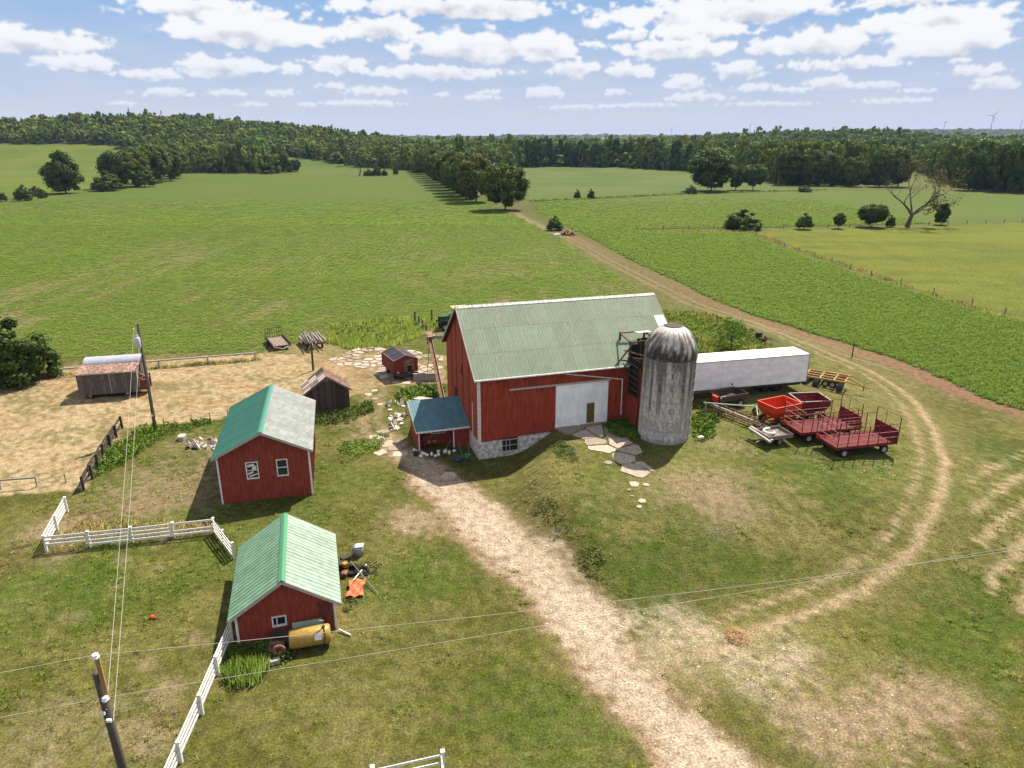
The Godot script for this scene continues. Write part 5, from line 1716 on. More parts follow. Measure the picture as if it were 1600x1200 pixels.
func paving() -> void:
	var pa := Node3D.new()
	pa.name = "stone_path"
	add_child(pa, true)
	tag(pa, "broken concrete slabs leading from the barn doors past the silo", "", "", "structure")
	var k := 0
	for cell in cracked(poly([3.6, -56.3, 5.6, -57.2, 8.8, -58, 9.6, -55.6, 9.5, -53, 10.3, -51.4, 9.9, -49.4, 10.4, -47.4, 9.3, -46.1, 7.8, -47.3, 7.3, -49.6, 5.7, -51.2, 5.3, -53.2, 3.9, -54.4]), 1.7, 0.05, 0.62):
		lay(cell, "slab", 0.05, pa)
		k += 1
	for s in [[7.2, -48.8, 0.35], [8.6, -45.4, 0.45], [9.4, -45.3, 0.3], [8.1, -44.6, 0.16], [8.8, -43.2, 0.34], [8.5, -42.6, 0.22], [8.2, -43.8, 0.14], [-4.9, -50.6, 0.8]]:
		var m := mesh_node("slab", slab_shape(s[2], 100 + k, 0.05), M.slab[k % 3], pa)
		m.position = on(s[0], s[1])
		k += 1
	var pb := Node3D.new()
	pb.name = "stone_paving"
	add_child(pb, true)
	tag(pb, "old flat stone paving round the red wagon behind the lean-to", "", "", "structure")
	var shapes := []
	for q in 8: shapes.append(slab_shape(1.0, 300 + q, 0.07, rng.randf_range(0.6, 0.95)))
	var area := poly([-22, -82, -19, -87.6, -12.8, -86.3, -8.2, -83, -7.6, -74, -9.8, -72.4, -13.6, -73, -16.4, -78, -20.4, -79.5])
	for cell in cracked(area, 1.15, 0.09, 0.62):
		var c := Vector2.ZERO
		for p in cell: c += p / cell.size()
		if fa.get_noise_2d(c.x * 0.9, c.y * 0.9) > -0.28: lay(cell, "stone", rng.randf_range(0.03, 0.09), pb)
	for q in [[-11.9, -58.2, 0.9], [-11.6, -59.6, 0.75], [-10.8, -57.0, 1.0], [-10.0, -56.0, 0.9], [-11.0, -55.2, 0.8], [-9.4, -54.8, 0.8], [-4.9, -50.3, 0.75], [-14.8, -69.5, 0.6], [-14.4, -70.8, 0.5], [-13.9, -68.2, 0.5], [-13.1, -66.6, 0.45]]:
		var m := mesh_node("stone", shapes[rng.randi() % 8], M.slab[rng.randi() % 3], pb)
		m.transform = Transform3D(Basis(Vector3.UP, rng.randf() * TAU).scaled(Vector3(q[2], 0.8, q[2])), on(q[0], q[1], -0.01))
	# rubble heaps
	var h := 0
	for a in [["heap of pale broken stones left of the lean-to", [-12.6, -66.5, -10.6, -68, -9.6, -66, -10.2, -62, -9.8, -59.4, -10.8, -58.9, -11.4, -62.4], 0.42], ["heap of pale rubble and torn sacks behind the middle red shed", [-29, -57.2, -26.6, -58.2, -23.6, -56.8, -24.6, -55.6, -27.6, -55.8], 0.34]]:
		var rb := thing("rubble_heap", a[0], "rubble")
		for q in scatter_in(poly(a[1]), a[2], func(x, z): return fa.get_noise_2d(x * 2.2, z * 2.2) > -0.12):
			var r := rng.randf_range(0.12, 0.34)
			var m := mesh_node("rock", shapes[rng.randi() % 8], M.rubble[rng.randi() % 2], rb)
			m.transform = Transform3D((Basis(rdir(), rng.randf() * 0.5) * Basis(Vector3.UP, rng.randf() * TAU)).scaled(Vector3(r, rng.randf_range(0.8, 1.8), r)), on(q.x, q.y, rng.randf_range(0.0, 0.12)))

# ------------------------------------------------------------------ vehicles and farm machines
func hay_wagon(label: String, at: Vector3, turn: float) -> Node3D:   # x along, deck 1 m up, middle of the ground under it
	var t := thing("hay_wagon", label, "wagon", at, turn, "maroon hay wagons with pipe racks")
	var L := 5.3
	var W := 2.5
	var st := S()
	for z in [-W / 2 + 0.05, W / 2 - 0.05]: bx(st, -L / 2, L / 2, 0.8, 0.95, z - 0.05, z + 0.05)
	for x in [-L / 2 + 0.04, -0.9, 0.9, L / 2 - 0.04]: bx(st, x - 0.045, x + 0.045, 0.8, 0.945, -W / 2 + 0.1, W / 2 - 0.1)
	bx(st, -L / 2, L / 2, 0.62, 0.78, -0.45, -0.3); bx(st, -L / 2, L / 2, 0.62, 0.78, 0.3, 0.45)
	part("frame", st, M.maroon, t)
	for k in 10:
		st = S()
		var z := -W / 2 + W * k / 10.0
		bx(st, -L / 2, L / 2, 0.955, 1.0 + 0.006 * (k % 2), z + 0.008, z + W / 10.0 - 0.008)
		part("floor_board", st, M.maroon_floor, t)
	for sx in [-1, 1]:
		st = S()
		tube(st, Vector3(sx * 1.75, 0.4, -1.05), Vector3(sx * 1.75, 0.4, 1.05), 0.06, 0.06)
		bx(st, sx * 1.75 - 0.08, sx * 1.75 + 0.08, 0.42, 0.62, -0.5, 0.5)
		part("axle", st, M.iron, t)
		for sz in [-1, 1]: wheel(t, Vector3(sx * 1.75, 0.38, sz * 1.0), 0.38, 0.22)
	for sz in [-1, 1]:
		for k in 7:
			st = S()
			var x := -L / 2 + 0.03 + (L - 0.06) * k / 6.0
			var h := 2.0 if k in [0, 2, 4, 6] else 1.55
			tube(st, Vector3(x, 0.8, sz * (W / 2 + 0.03)), Vector3(x, 1.0 + h, sz * (W / 2 + 0.03)), 0.038, 0.038, 5)
			part("rack_post", st, M.pipe_red, t)
		for y in [1.45, 1.9, 2.5]:
			st = S()
			tube(st, Vector3(-L / 2, y, sz * (W / 2 + 0.03)), Vector3(L / 2, y, sz * (W / 2 + 0.03)), 0.024, 0.024, 5)
			part("rack_rail", st, M.pipe_pale if y < 2.0 else M.pipe_red, t)
	for k in 6:
		st = S()
		tube(st, Vector3(-L / 2, 1.3 + k * 0.3, -W / 2), Vector3(-L / 2, 1.3 + k * 0.3, W / 2), 0.022, 0.022, 5)
		part("front_bar", st, M.pipe_pale if k % 2 else M.pipe_red, t)
	st = S()
	tube(st, Vector3(L / 2, 3.0, -W / 2), Vector3(L / 2, 3.0, W / 2), 0.02, 0.02, 5)
	tube(st, Vector3(L / 2, 1.9, -0.3), Vector3(L / 2, 3.0, -0.3), 0.02, 0.02, 5)
	part("rear_bar", st, M.pipe_red, t)
	for k in 4:
		st = S()
		bx(st, L / 2 - 0.03, L / 2 + 0.03, 1.02 + k * 0.235, 1.245 + k * 0.235, -W / 2, W / 2)
		part("rear_board", st, M.maroon, t)
	st = S()
	bx(st, -L / 2 - 0.03, -L / 2 + 0.02, 0.9, 1.2, -W / 2, -W / 2 + 0.5)
	part("front_panel", st, M.orange, t)
	st = S()
	beam(st, Vector3(L / 2, 0.6, 0), Vector3(L / 2 + 1.0, 0.45, 0.1), 0.08, 0.08)
	part("tongue", st, M.iron, t)
	return t

func bin_wagon(called: String, label: String, at: Vector3, turn: float, L: float, W: float, y0: float, y1: float, taper: float, m: Material, inside_m: Material, rimk: String, wr: float) -> Node3D:
	var t := thing(called, label, "wagon", at, turn)
	var th := 0.05
	# four sloping sides, open on top
	var lo := Vector2(L / 2 - taper, W / 2 - taper)
	var hi := Vector2(L / 2, W / 2)
	var ym := lerpf(y0, y1, 0.5)
	var mid := lo.lerp(hi, 0.93)
	for s in 4:
		var st := S()
		var ang := s * PI / 2
		var b := Basis(Vector3.UP, ang)
		var hw := hi.x if s % 2 == 0 else hi.y
		var hd := hi.y if s % 2 == 0 else hi.x
		var mw := mid.x if s % 2 == 0 else mid.y
		var md := mid.y if s % 2 == 0 else mid.x
		var lw := lo.x if s % 2 == 0 else lo.y
		var ld := lo.y if s % 2 == 0 else lo.x
		var o := [b * Vector3(-lw, y0, ld), b * Vector3(lw, y0, ld), b * Vector3(mw, ym, md), b * Vector3(-mw, ym, md), b * Vector3(hw, y1, hd), b * Vector3(-hw, y1, hd)]
		quad(st, o[0], o[1], o[2], o[3])
		quad(st, o[3], o[2], o[4], o[5])
		var i := [b * Vector3(-lw + th, y0, ld - th), b * Vector3(lw - th, y0, ld - th), b * Vector3(mw - th, ym, md - th), b * Vector3(-mw + th, ym, md - th), b * Vector3(hw - th, y1, hd - th), b * Vector3(-hw + th, y1, hd - th)]
		quad(st, i[1], i[0], i[3], i[2])
		quad(st, i[2], i[3], i[5], i[4])
		quad(st, o[5], o[4], i[4], i[5])
		part("side", st, m, t)
		var rim := S()
		beam(rim, o[5] + Vector3.UP * 0.012, o[4] + Vector3.UP * 0.012, 0.09, 0.06)
		part("top_rim", rim, inside_m, t)
	var f := S()
	bx(f, -lo.x, lo.x, y0 - 0.02, y0 + 0.02, -lo.y, lo.y)
	part("floor", f, inside_m, t)
	f = S()
	for z in [-0.35, 0.35]: bx(f, -L / 2 + 0.1, L / 2 - 0.1, wr + 0.1, wr + 0.24, z - 0.06, z + 0.06)
	for x in [-L * 0.3, L * 0.3]:
		for z in [-0.5, 0.5]: beam(f, Vector3(x, wr + 0.1, z * 0.7), Vector3(x, y0 + 0.15, z * 1.3), 0.08, 0.08)
		tube(f, Vector3(x, wr, -W * 0.42), Vector3(x, wr, W * 0.42), 0.05, 0.05)
	part("chassis", f, m, t)
	for sx in [-1, 1]:
		for sz in [-1, 1]: wheel(t, Vector3(sx * L * 0.3, wr, sz * W * 0.42), wr, 0.24, Vector3.BACK, rimk)
	f = S()
	beam(f, Vector3(-L / 2, wr + 0.15, 0), Vector3(-L / 2 - 1.1, 0.35, 0), 0.09, 0.09)
	part("tongue", f, M.iron, t)
	return t

func semi_trailer() -> void:
	var L := 14.4
	var W := 2.55
	var t := thing("semi_trailer", "long white box trailer parked behind the silo", "trailer", Vector3(28.15, 1.9, -65.0), 0.245)
	# origin at the near right bottom corner; x runs left (negative), -z back
	var y0 := 1.1
	var y1 := 3.82
	var n := 24
	for s in 2:
		var st := S()
		for k in n:
			var x := -L + L * k / n
			if s == 0: bx(st, x + 0.004, x + L / n - 0.004, y0, y1 - 0.06, -0.04, 0.0)
			else: bx(st, x + 0.004, x + L / n - 0.004, y0, y1 - 0.06, -W, -W + 0.04)
		part("side_wall", st, M.trailer, t)
	var st := S()
	bx(st, -L, 0, y0, y1 - 0.05, -W + 0.045, -W + 0.09); bx(st, -L, 0, y0, y1 - 0.05, -0.09, -0.045)
	part("lining", st, M.trailer, t)
	st = S()
	bx(st, -0.03, 0.02, y0, y1 - 0.05, -W + 0.05, -W / 2 - 0.01)
	part("rear_door", st, M.trailer, t)
	st = S()
	bx(st, -0.03, 0.02, y0, y1 - 0.05, -W / 2 + 0.01, -0.05)
	part("rear_door", st, M.trailer, t)
	st = S()
	bx(st, -L, -L + 0.05, y0, y1 - 0.05, -W + 0.05, -0.05)
	part("front_wall", st, M.trailer, t)
	for k in 8:
		st = S()
		bx(st, -L + L * k / 8.0 + 0.005, -L + L * (k + 1) / 8.0 - 0.005, y1 - 0.03, y1 + 0.005 + 0.004 * (k % 2), -W + 0.02, -0.02)
		part("roof_panel", st, M.trailer_roof, t)
	st = S()
	bx(st, -L - 0.01, 0.025, y1 - 0.07, y1 - 0.01, 0.0, 0.03); bx(st, -L - 0.01, 0.025, y1 - 0.07, y1 - 0.01, -W - 0.03, -W)
	bx(st, 0.02, 0.045, y0 - 0.1, y1 - 0.01, -0.06, 0.03); bx(st, 0.02, 0.045, y0 - 0.1, y1 - 0.01, -W - 0.03, -W + 0.06); bx(st, 0.021, 0.044, y1 - 0.09, y1 - 0.012, -W + 0.06, -0.06)
	part("top_rail", st, M.steel, t)
	st = S()
	bx(st, -L, 0, y0 - 0.14, y0 - 0.001, -0.05, 0.028); bx(st, -L, 0, y0 - 0.14, y0 - 0.001, -W - 0.028, -W + 0.05)
	bx(st, -L, 0, y0 - 0.12, y0 - 0.002, -W + 0.06, -0.06)
	part("bottom_rail", st, M.iron, t)
	st = S()
	for z in [-0.5, -W + 0.5]: bx(st, -5.0, -0.3, 0.65, 0.97, z - 0.06, z + 0.06)
	for x in [-11.8]:
		for z in [-0.5, -W + 0.5]: bx(st, x - 0.07, x + 0.07, 0.02, 0.98, z - 0.07, z + 0.07)
	part("landing_gear", st, M.iron, t)
	for x in [-2.6, -3.9]:
		for z in [-0.85, -W + 0.5]: wheel(t, Vector3(x, 0.48, z), 0.48, 0.5, Vector3.BACK, "iron")
	st = S()
	var b := Basis(Vector3.RIGHT, PI / 2)
	lathe(st, [Vector2(0.0, 0.012), Vector2(0.1, 0.012), Vector2(0.1, -0.01)], 10, Vector3(-7.9, 1.45, 0.0), b)
	part("side_marker", st, M.iron, t)

func disc_harrow() -> void:
	var t := thing("disc_harrow", "yellow disc harrow with rows of discs right of the white trailer", "harrow", Vector3(31.6, 1.62, -67.9), -0.58)
	var st := S()
	for z in [-1.2, -0.4, 0.4, 1.2]:
		st = S()
		beam(st, Vector3(-2.0, 0.92, z), Vector3(1.7, 0.92, z), 0.14, 0.16)
		part("frame_bar", st, M.impl_yellow, t)
	for x in [-2.0, -0.6, 0.7, 1.7]:
		st = S()
		beam(st, Vector3(x, 0.93, -1.3), Vector3(x, 0.93, 1.3), 0.15, 0.14)
		part("cross_bar", st, M.impl_yellow, t)
	for g in [[-1.7, -0.25], [-1.1, 0.2], [1.1, 0.2]]:
		st = S()
		tube(st, Vector3(g[0], 0.32, -1.5), Vector3(g[0] + g[1], 0.32, 1.5), 0.04, 0.04)
		for q in [-1.0, 1.0]: beam(st, Vector3(g[0] + g[1] * (q + 1.5) / 3.0, 0.32, q), Vector3(g[0] + g[1] * (q + 1.5) / 3.0, 0.92, q), 0.08, 0.08)
		part("gang", st, M.iron, t)
		for k in 10:
			var d := S(true)
			var f := k / 9.0
			lathe(d, [Vector2(0, 0.05), Vector2(0.2, 0.03), Vector2(0.31, -0.02), Vector2(0.3, -0.035), Vector2(0.19, 0.01), Vector2(0, 0.03)], 14, Vector3(g[0] + g[1] * f, 0.31, -1.5 + 3.0 * f), frame_of(Vector3(g[1], 0, 3)))
			part("disc", d, M.iron, t)
	for z in [-0.75, 0.75]:
		wheel(t, Vector3(-0.1, 0.38, z), 0.38, 0.24)
		wheel(t, Vector3(0.55, 0.38, z), 0.38, 0.24)
	for p in [[1.7, 0.9, -0.6, 3.4, 0.5, 0.2], [1.7, 0.9, 0.9, 3.4, 0.5, 0.2], [3.3, 0.5, 0.2, 3.9, 0.42, 0.25]]:
		st = S()
		beam(st, Vector3(p[0], p[1], p[2]), Vector3(p[3], p[4], p[5]), 0.1, 0.1)
		part("drawbar", st, M.impl_yellow, t)
	st = S()
	tube(st, Vector3(3.3, 0.02, 0.2), Vector3(3.3, 0.75, 0.2), 0.04, 0.04)
	part("jack", st, M.iron, t)
	st = S()
	tube(st, Vector3(0.9, 1.05, 0), Vector3(2.2, 1.3, 0), 0.07, 0.05)
	part("ram", st, M.impl_yellow, t)

func tine_harrow() -> void:
	var t := thing("tine_harrow", "rusty folded harrow with rows of tines in front of the wagons", "harrow", on(19.55, -57.2), -1.0)
	for z in [-0.5, 0.0, 0.45]:
		var st := S()
		tube(st, Vector3(-3.0, 0.55 + 0.15 * absf(z), z), Vector3(2.9, 0.5, z), 0.06 if z != 0.0 else 0.11, 0.06 if z != 0.0 else 0.11, 7)
		part("bar", st, M.rust if z != 0.0 else M.net_grey, t)
	for k in 16:
		var st := S()
		var x := -2.8 + k * 0.37
		tube(st, Vector3(x, 0.52, -0.55), Vector3(x + 0.12, 0.28, -0.75), 0.018, 0.018, 4)
		tube(st, Vector3(x + 0.12, 0.28, -0.75), Vector3(x - 0.05, 0.02, -0.6), 0.018, 0.012, 4)
		tube(st, Vector3(x, 0.52, 0.5), Vector3(x + 0.12, 0.28, 0.72), 0.018, 0.018, 4)
		tube(st, Vector3(x + 0.12, 0.28, 0.72), Vector3(x - 0.05, 0.02, 0.58), 0.018, 0.012, 4)
		part("tine", st, M.rust, t)
	for x in [-2.4, -0.8, 0.9, 2.4]:
		var st := S()
		beam(st, Vector3(x, 0.56, -0.6), Vector3(x, 0.56, 0.6), 0.07, 0.07)
		beam(st, Vector3(x, 0.56, 0.0), Vector3(x + 0.3, 0.95, 0.1), 0.05, 0.05)
		part("brace", st, M.rust, t)
	for x in [-1.9, 2.1]: wheel(t, Vector3(x, 0.3, 0.75), 0.3, 0.14)
	# a pale green rake boom beside it
	var r := thing("hay_rake", "old hay rake with a long pale green boom left of the orange wagon", "rake", on(19.3, -59.0), -0.2)
	var s2 := S()
	tube(s2, Vector3(-2.4, 0.85, 0), Vector3(2.3, 0.8, 0), 0.06, 0.06)
	part("boom", s2, M.pale_green, r)
	for k in 3:
		s2 = S()
		tube(s2, Vector3(-2.2, 0.5 + 0.02 * k, 0.4 + 0.35 * k), Vector3(2.2, 0.45, 0.4 + 0.35 * k), 0.025, 0.025, 5)
		part("tine_bar", s2, M.rust, r)
		for q in 12:
			s2 = S()
			tube(s2, Vector3(-2.1 + q * 0.37, 0.48, 0.4 + 0.35 * k), Vector3(-2.05 + q * 0.37, 0.06, 0.5 + 0.35 * k), 0.01, 0.01, 4)
			part("tine", s2, M.rust, r)
	for x in [-2.2, 2.1]:
		s2 = S()
		beam(s2, Vector3(x, 0.82, 0), Vector3(x, 0.45, 1.15), 0.06, 0.06)
		beam(s2, Vector3(x, 0.85, 0), Vector3(x, 0.3, -0.25), 0.06, 0.06)
		part("arm", s2, M.pale_green if x > 0 else M.iron, r)
		wheel(r, Vector3(x, 0.3, -0.3), 0.3, 0.12)

func box_trailer() -> void:
	var t := thing("flat_trailer", "low grey wooden trailer with a pale roll in it before the maroon wagons", "trailer", on(20.9, -52.9), 0.3)
	var L := 2.3
	var W := 1.9
	for k in 7:
		var st := S()
		var z := -W / 2 + W * k / 7.0
		bx(st, -L / 2, L / 2, 0.6, 0.65, z + 0.01, z + W / 7.0 - 0.01)
		part("floor_board", st, M.grey_wood, t)
	for q in [[-L / 2, -L / 2 + 0.05, -W / 2, W / 2], [L / 2 - 0.05, L / 2, -W / 2, W / 2], [-L / 2 + 0.055, L / 2 - 0.055, -W / 2, -W / 2 + 0.05], [-L / 2 + 0.055, L / 2 - 0.055, W / 2 - 0.05, W / 2]]:
		var st := S()
		bx(st, q[0], q[1], 0.58, 0.9, q[2], q[3])
		part("side_board", st, M.grey_wood, t)
	var st := S()
	bx(st, -L / 2 + 0.1, L / 2 - 0.1, 0.42, 0.58, -0.4, 0.4)
	tube(st, Vector3(0, 0.3, -W / 2), Vector3(0, 0.3, W / 2), 0.05, 0.05)
	part("chassis", st, M.iron, t)
	for s in [-1, 1]: wheel(t, Vector3(0, 0.3, s * (W / 2 - 0.14)), 0.3, 0.18)
	st = S()
	beam(st, Vector3(-L / 2, 0.45, 0.3), Vector3(-L / 2 - 0.9, 0.4, 0.6), 0.08, 0.08)
	part("drawbar", st, M.grey_wood, t)
	for k in 2:
		var b := thing("beam", ["long weathered beam lying along the low grey trailer, outer one", "long weathered beam lying against the low grey trailer, inner one"][k], "beam", on(19.6 + 0.25 * k, -52.4 - 0.3 * k), 1.95)
		st = S()
		box(st, Vector3(0, 0.75, 0), Vector3(2.6, 0.16, 0.18), Basis(Vector3.BACK, 0.08))
		tag(b, "", "")
		part("timber", st, M.net_grey, b)
	var r := thing("hose_roll", "pale coiled roll lying in the low grey trailer", "roll", t.to_global(Vector3(-0.3, 0.66, -0.2)))
	st = S(true)
	for k in 18:
		var a := TAU * k / 18
		var b := TAU * (k + 1) / 18
		if k > 14: continue
		tube(st, Vector3(cos(a) * 0.42, 0.1 + 0.01 * k, sin(a) * 0.42), Vector3(cos(b) * 0.42, 0.1 + 0.01 * (k + 1), sin(b) * 0.42), 0.09, 0.09, 7, false)
	part("coil", st, M.jug, r)

func spreader() -> void:
	var t := thing("manure_spreader", "old dark wooden spreader box in front of the white trailer", "spreader", on(19.6, -61.2), 0.4)
	var L := 3.0
	var W := 1.7
	for q in [[-W / 2, 1], [W / 2, -1]]:
		for k in 3:
			var st := S()
			box(st, Vector3(0, 0.78 + 0.2 * k, q[0] - q[1] * 0.05 * k), Vector3(L, 0.19, 0.05))
			part("side_board", st, M.old_wood[k], t)
	for x in [-L / 2, L / 2]:
		var st := S()
		bx(st, x - 0.03, x + 0.03, 0.7, 1.25, -W / 2 + 0.03, W / 2 - 0.03)
		part("end_board", st, M.dark_wood, t)
	for k in 6:
		var st := S()
		var z := -W / 2 + 0.05 + (W - 0.1) * k / 6.0
		bx(st, -L / 2 + 0.04, L / 2 - 0.04, 0.62, 0.68, z, z + (W - 0.1) / 6.0 - 0.015)
		part("floor_board", st, M.dark_wood, t)
	for q in [[-0.5, 0.1, 0.9], [0.4, -0.15, 1.1]]:
		var st := S()
		box(st, Vector3(q[0], 0.75, q[1]), Vector3(q[2], 0.1, 0.6), Basis(Vector3.UP, 0.3) * Basis(Vector3.BACK, 0.08))
		part("loose_board", st, M.net_grey, t)
	var st := S()
	for z in [-0.5, 0.5]: bx(st, -L / 2, L / 2, 0.5, 0.61, z - 0.05, z + 0.05)
	tube(st, Vector3(0.6, 0.4, -W / 2 - 0.2), Vector3(0.6, 0.4, W / 2 + 0.2), 0.05, 0.05)
	part("chassis", st, M.iron, t)
	for s in [-1, 1]:
		wheel(t, Vector3(0.6, 0.42, s * (W / 2 + 0.16)), 0.42, 0.2)
		wheel(t, Vector3(-1.2, 0.28, s * 0.5), 0.28, 0.16)
	st = S()
	box(st, Vector3(-L / 2 - 0.15, 0.95, 0.3), Vector3(0.25, 0.5, 0.7))
	part("red_guard", st, M.orange, t)

func cultivator() -> void:
	var t := thing("cultivator", "rusty seeder and plough parked by the track beyond the young tree", "plough", on(30.4, -84.0), -0.5)
	var st := S()
	for z in [-0.5, 0.5]: beam(st, Vector3(-1.3, 0.6, z), Vector3(1.3, 0.6, z * 0.7), 0.08, 0.1)
	for x in [-1.2, 0.0, 1.2]: beam(st, Vector3(x, 0.62, -0.6), Vector3(x, 0.62, 0.6), 0.08, 0.08)
	part("frame", st, M.rust, t)
	st = S()
	lathe(st, [Vector2(0, 0.7), Vector2(0.35, 0.7), Vector2(0.45, 1.15), Vector2(0.4, 1.25), Vector2(0, 1.25)], 12, Vector3(-0.5, 0, -0.1))
	part("hopper", st, M.iron, t)
	for k in 5:
		st = S()
		tube(st, Vector3(-1.0 + k * 0.5, 0.6, 0.5), Vector3(-0.8 + k * 0.5, 0.3, 0.65), 0.03, 0.03, 4)
		tube(st, Vector3(-0.8 + k * 0.5, 0.3, 0.65), Vector3(-1.05 + k * 0.5, 0.02, 0.5), 0.03, 0.03, 4)
		part("tine", st, M.rust, t)
	for s in [-1, 1]: wheel(t, Vector3(0.1, 0.35, s * 0.75), 0.35, 0.14, Vector3.BACK, "rim_red")
	st = S()
	beam(st, Vector3(1.2, 0.6, 0), Vector3(2.1, 0.35, 0), 0.08, 0.08)
	part("drawbar", st, M.rust, t)

func forage_box() -> void:
	var W := 2.7
	var L := 3.9
	var t := thing("forage_wagon", "dark red self unloading wagon with a tarped roof on the stone paving", "wagon", Vector3(-12.75, 0, -73.9), 0.5)
	# origin under the near left corner: x across the front, -z back
	var st := S()
	bx(st, 0.04, W - 0.04, 0.75, 0.85, -L, 0)
	part("floor", st, M.iron, t)
	for k in 7:
		st = S()
		bx(st, W * k / 7.0 + 0.006, W * (k + 1) / 7.0 - 0.006, 0.8, 2.2, -0.035, 0.0)
		part("front_board", st, M.old_red if k in [0, 1, 2, 6] else M.rust_roof[k % 2], t)
	st = S()
	tri(st, Vector3(0, 2.2, 0), Vector3(W, 2.2, 0), Vector3(W / 2, 2.68, 0))
	tri(st, Vector3(W, 2.2, -L), Vector3(0, 2.2, -L), Vector3(W / 2, 2.68, -L))
	part("gable", st, M.old_red, t)
	st = S()
	bx(st, 1.55, 2.0, 0.85, 1.5, 0.0, 0.02)
	part("outlet", st, M.dark, t)
	for x in [0.0, W]:
		st = S()
		for k in 6: bx(st, x - 0.03, x + 0.03, 0.8, 2.2, -L * (k + 1) / 6.0 + 0.01, -L * k / 6.0 - 0.04)
		part("side_wall", st, M.old_red, t)
		for k in 5:
			st = S()
			var z := -L * k / 4.0
			bx(st, x - 0.06, x + 0.06, 0.75, 2.25, z - 0.05 if k else -0.08, z + 0.05 if k else -0.04)
			part("stake", st, M.old_red, t)
	st = S()
	bx(st, 0.05, W - 0.05, 0.8, 2.2, -L, -L + 0.04)
	part("rear_wall", st, M.old_red, t)
	for s in [-1, 1]:
		for k in 2:
			st = S()
			var c := Vector3(W / 2 + s * W / 4, 2.45, -L * (k + 0.5) / 2.0)
			box(st, c, Vector3(sqrt(W * W / 4 + 0.23) - 0.1, 0.03, L / 2 - 0.1), Basis(Vector3.BACK, -s * atan(0.48 / (W / 2))))
			part("roof_tarp", st, M.tarp, t)
	st = S()
	for z in [0.0, -L / 2, -L]:
		for s in [-1, 1]: beam(st, Vector3(W / 2 + s * W / 2, 2.24, z), Vector3(W / 2, 2.72, z), 0.06, 0.06)
	beam(st, Vector3(W / 2, 2.72, 0), Vector3(W / 2, 2.72, -L), 0.06, 0.06)
	for x in [0.0, W]: beam(st, Vector3(x, 2.24, 0), Vector3(x, 2.24, -L), 0.06, 0.06)
	part("roof_frame", st, M.rust_roof[0], t)
	st = S()
	bx(st, 0.5, 0.66, 0.55, 0.75, -L, 0); bx(st, W - 0.66, W - 0.5, 0.55, 0.75, -L, 0)
	for z in [-0.8, -L + 0.8]: tube(st, Vector3(0.3, 0.4, z), Vector3(W - 0.3, 0.4, z), 0.06, 0.06)
	part("chassis", st, M.iron, t)
	for z in [-0.8, -L + 0.8]:
		for x in [0.32, W - 0.32]: wheel(t, Vector3(x, 0.4, z), 0.4, 0.24, Vector3.RIGHT, "rim_red")
	for q in [[0.5, "orange"], [0.58, "jug"]]:
		st = S()
		bx(st, 0.3, 0.55, 1.0 - (0.2 if q[1] == "jug" else 0.0), 1.14 - (0.2 if q[1] == "jug" else 0.0), 0.0, 0.03)
		part("lamp", st, M[q[1]], t)
	st = S()
	bx(st, 0.1, W - 0.1, 0.6, 0.72, 0.02, 0.6)
	part("cross_conveyor", st, M.iron, t)

func conveyor() -> void:
	var t := thing("grain_elevator", "long rusty grain elevator leaning beside the barn gable", "elevator")
	var a := Vector3(-6.95, 0.35, -67.2)
	var b := Vector3(-9.15, 3.95, -77.0)
	var d := (b - a).normalized()
	var side := d.cross(Vector3.UP).normalized()
	var up := side.cross(d)
	var st := S()
	box(st, (a + b) / 2, Vector3(0.42, 0.03, a.distance_to(b)), Basis(side, up, -d))
	part("trough", st, M.rust, t)
	for s in [-1, 1]:
		st = S()
		box(st, (a + b) / 2 + side * 0.22 * s + up * 0.1, Vector3(0.03, 0.24, a.distance_to(b)), Basis(side, up, -d))
		part("trough_side", st, M.rust_roof[0] if s < 0 else M.net_grey, t)
	st = S()
	box(st, b + up * 0.2 + d * 0.2, Vector3(0.7, 0.5, 1.1), Basis(side, up, -d))
	part("head", st, M.rust_roof[0], t)
	st = S()
	bx(st, b.x - 0.25, b.x + 0.25, b.y - 0.6, b.y - 0.1, b.z - 0.3, b.z + 0.3)
	part("spout", st, M.iron, t)
	var m := a.lerp(b, 0.84)
	for s in [-1, 1]:
		st = S()
		tube(st, Vector3(m.x, 0, m.z) + side * 0.6 * s, m + side * 0.25 * s, 0.035, 0.035, 5)
		part("leg", st, M.iron, t)
	st = S()
	tube(st, Vector3(m.x, 0, m.z) - side * 0.6, Vector3(m.x, 0, m.z) + side * 0.6 + Vector3.UP * 1.6, 0.025, 0.025, 5)
	tube(st, Vector3(m.x, 0.2, m.z), a.lerp(b, 0.35), 0.03, 0.03, 5)
	part("brace", st, M.iron, t)
	st = S()
	box(st, a + Vector3(0.1, -0.1, 0.2), Vector3(0.6, 0.5, 0.9))
	part("hopper", st, M.rust, t)

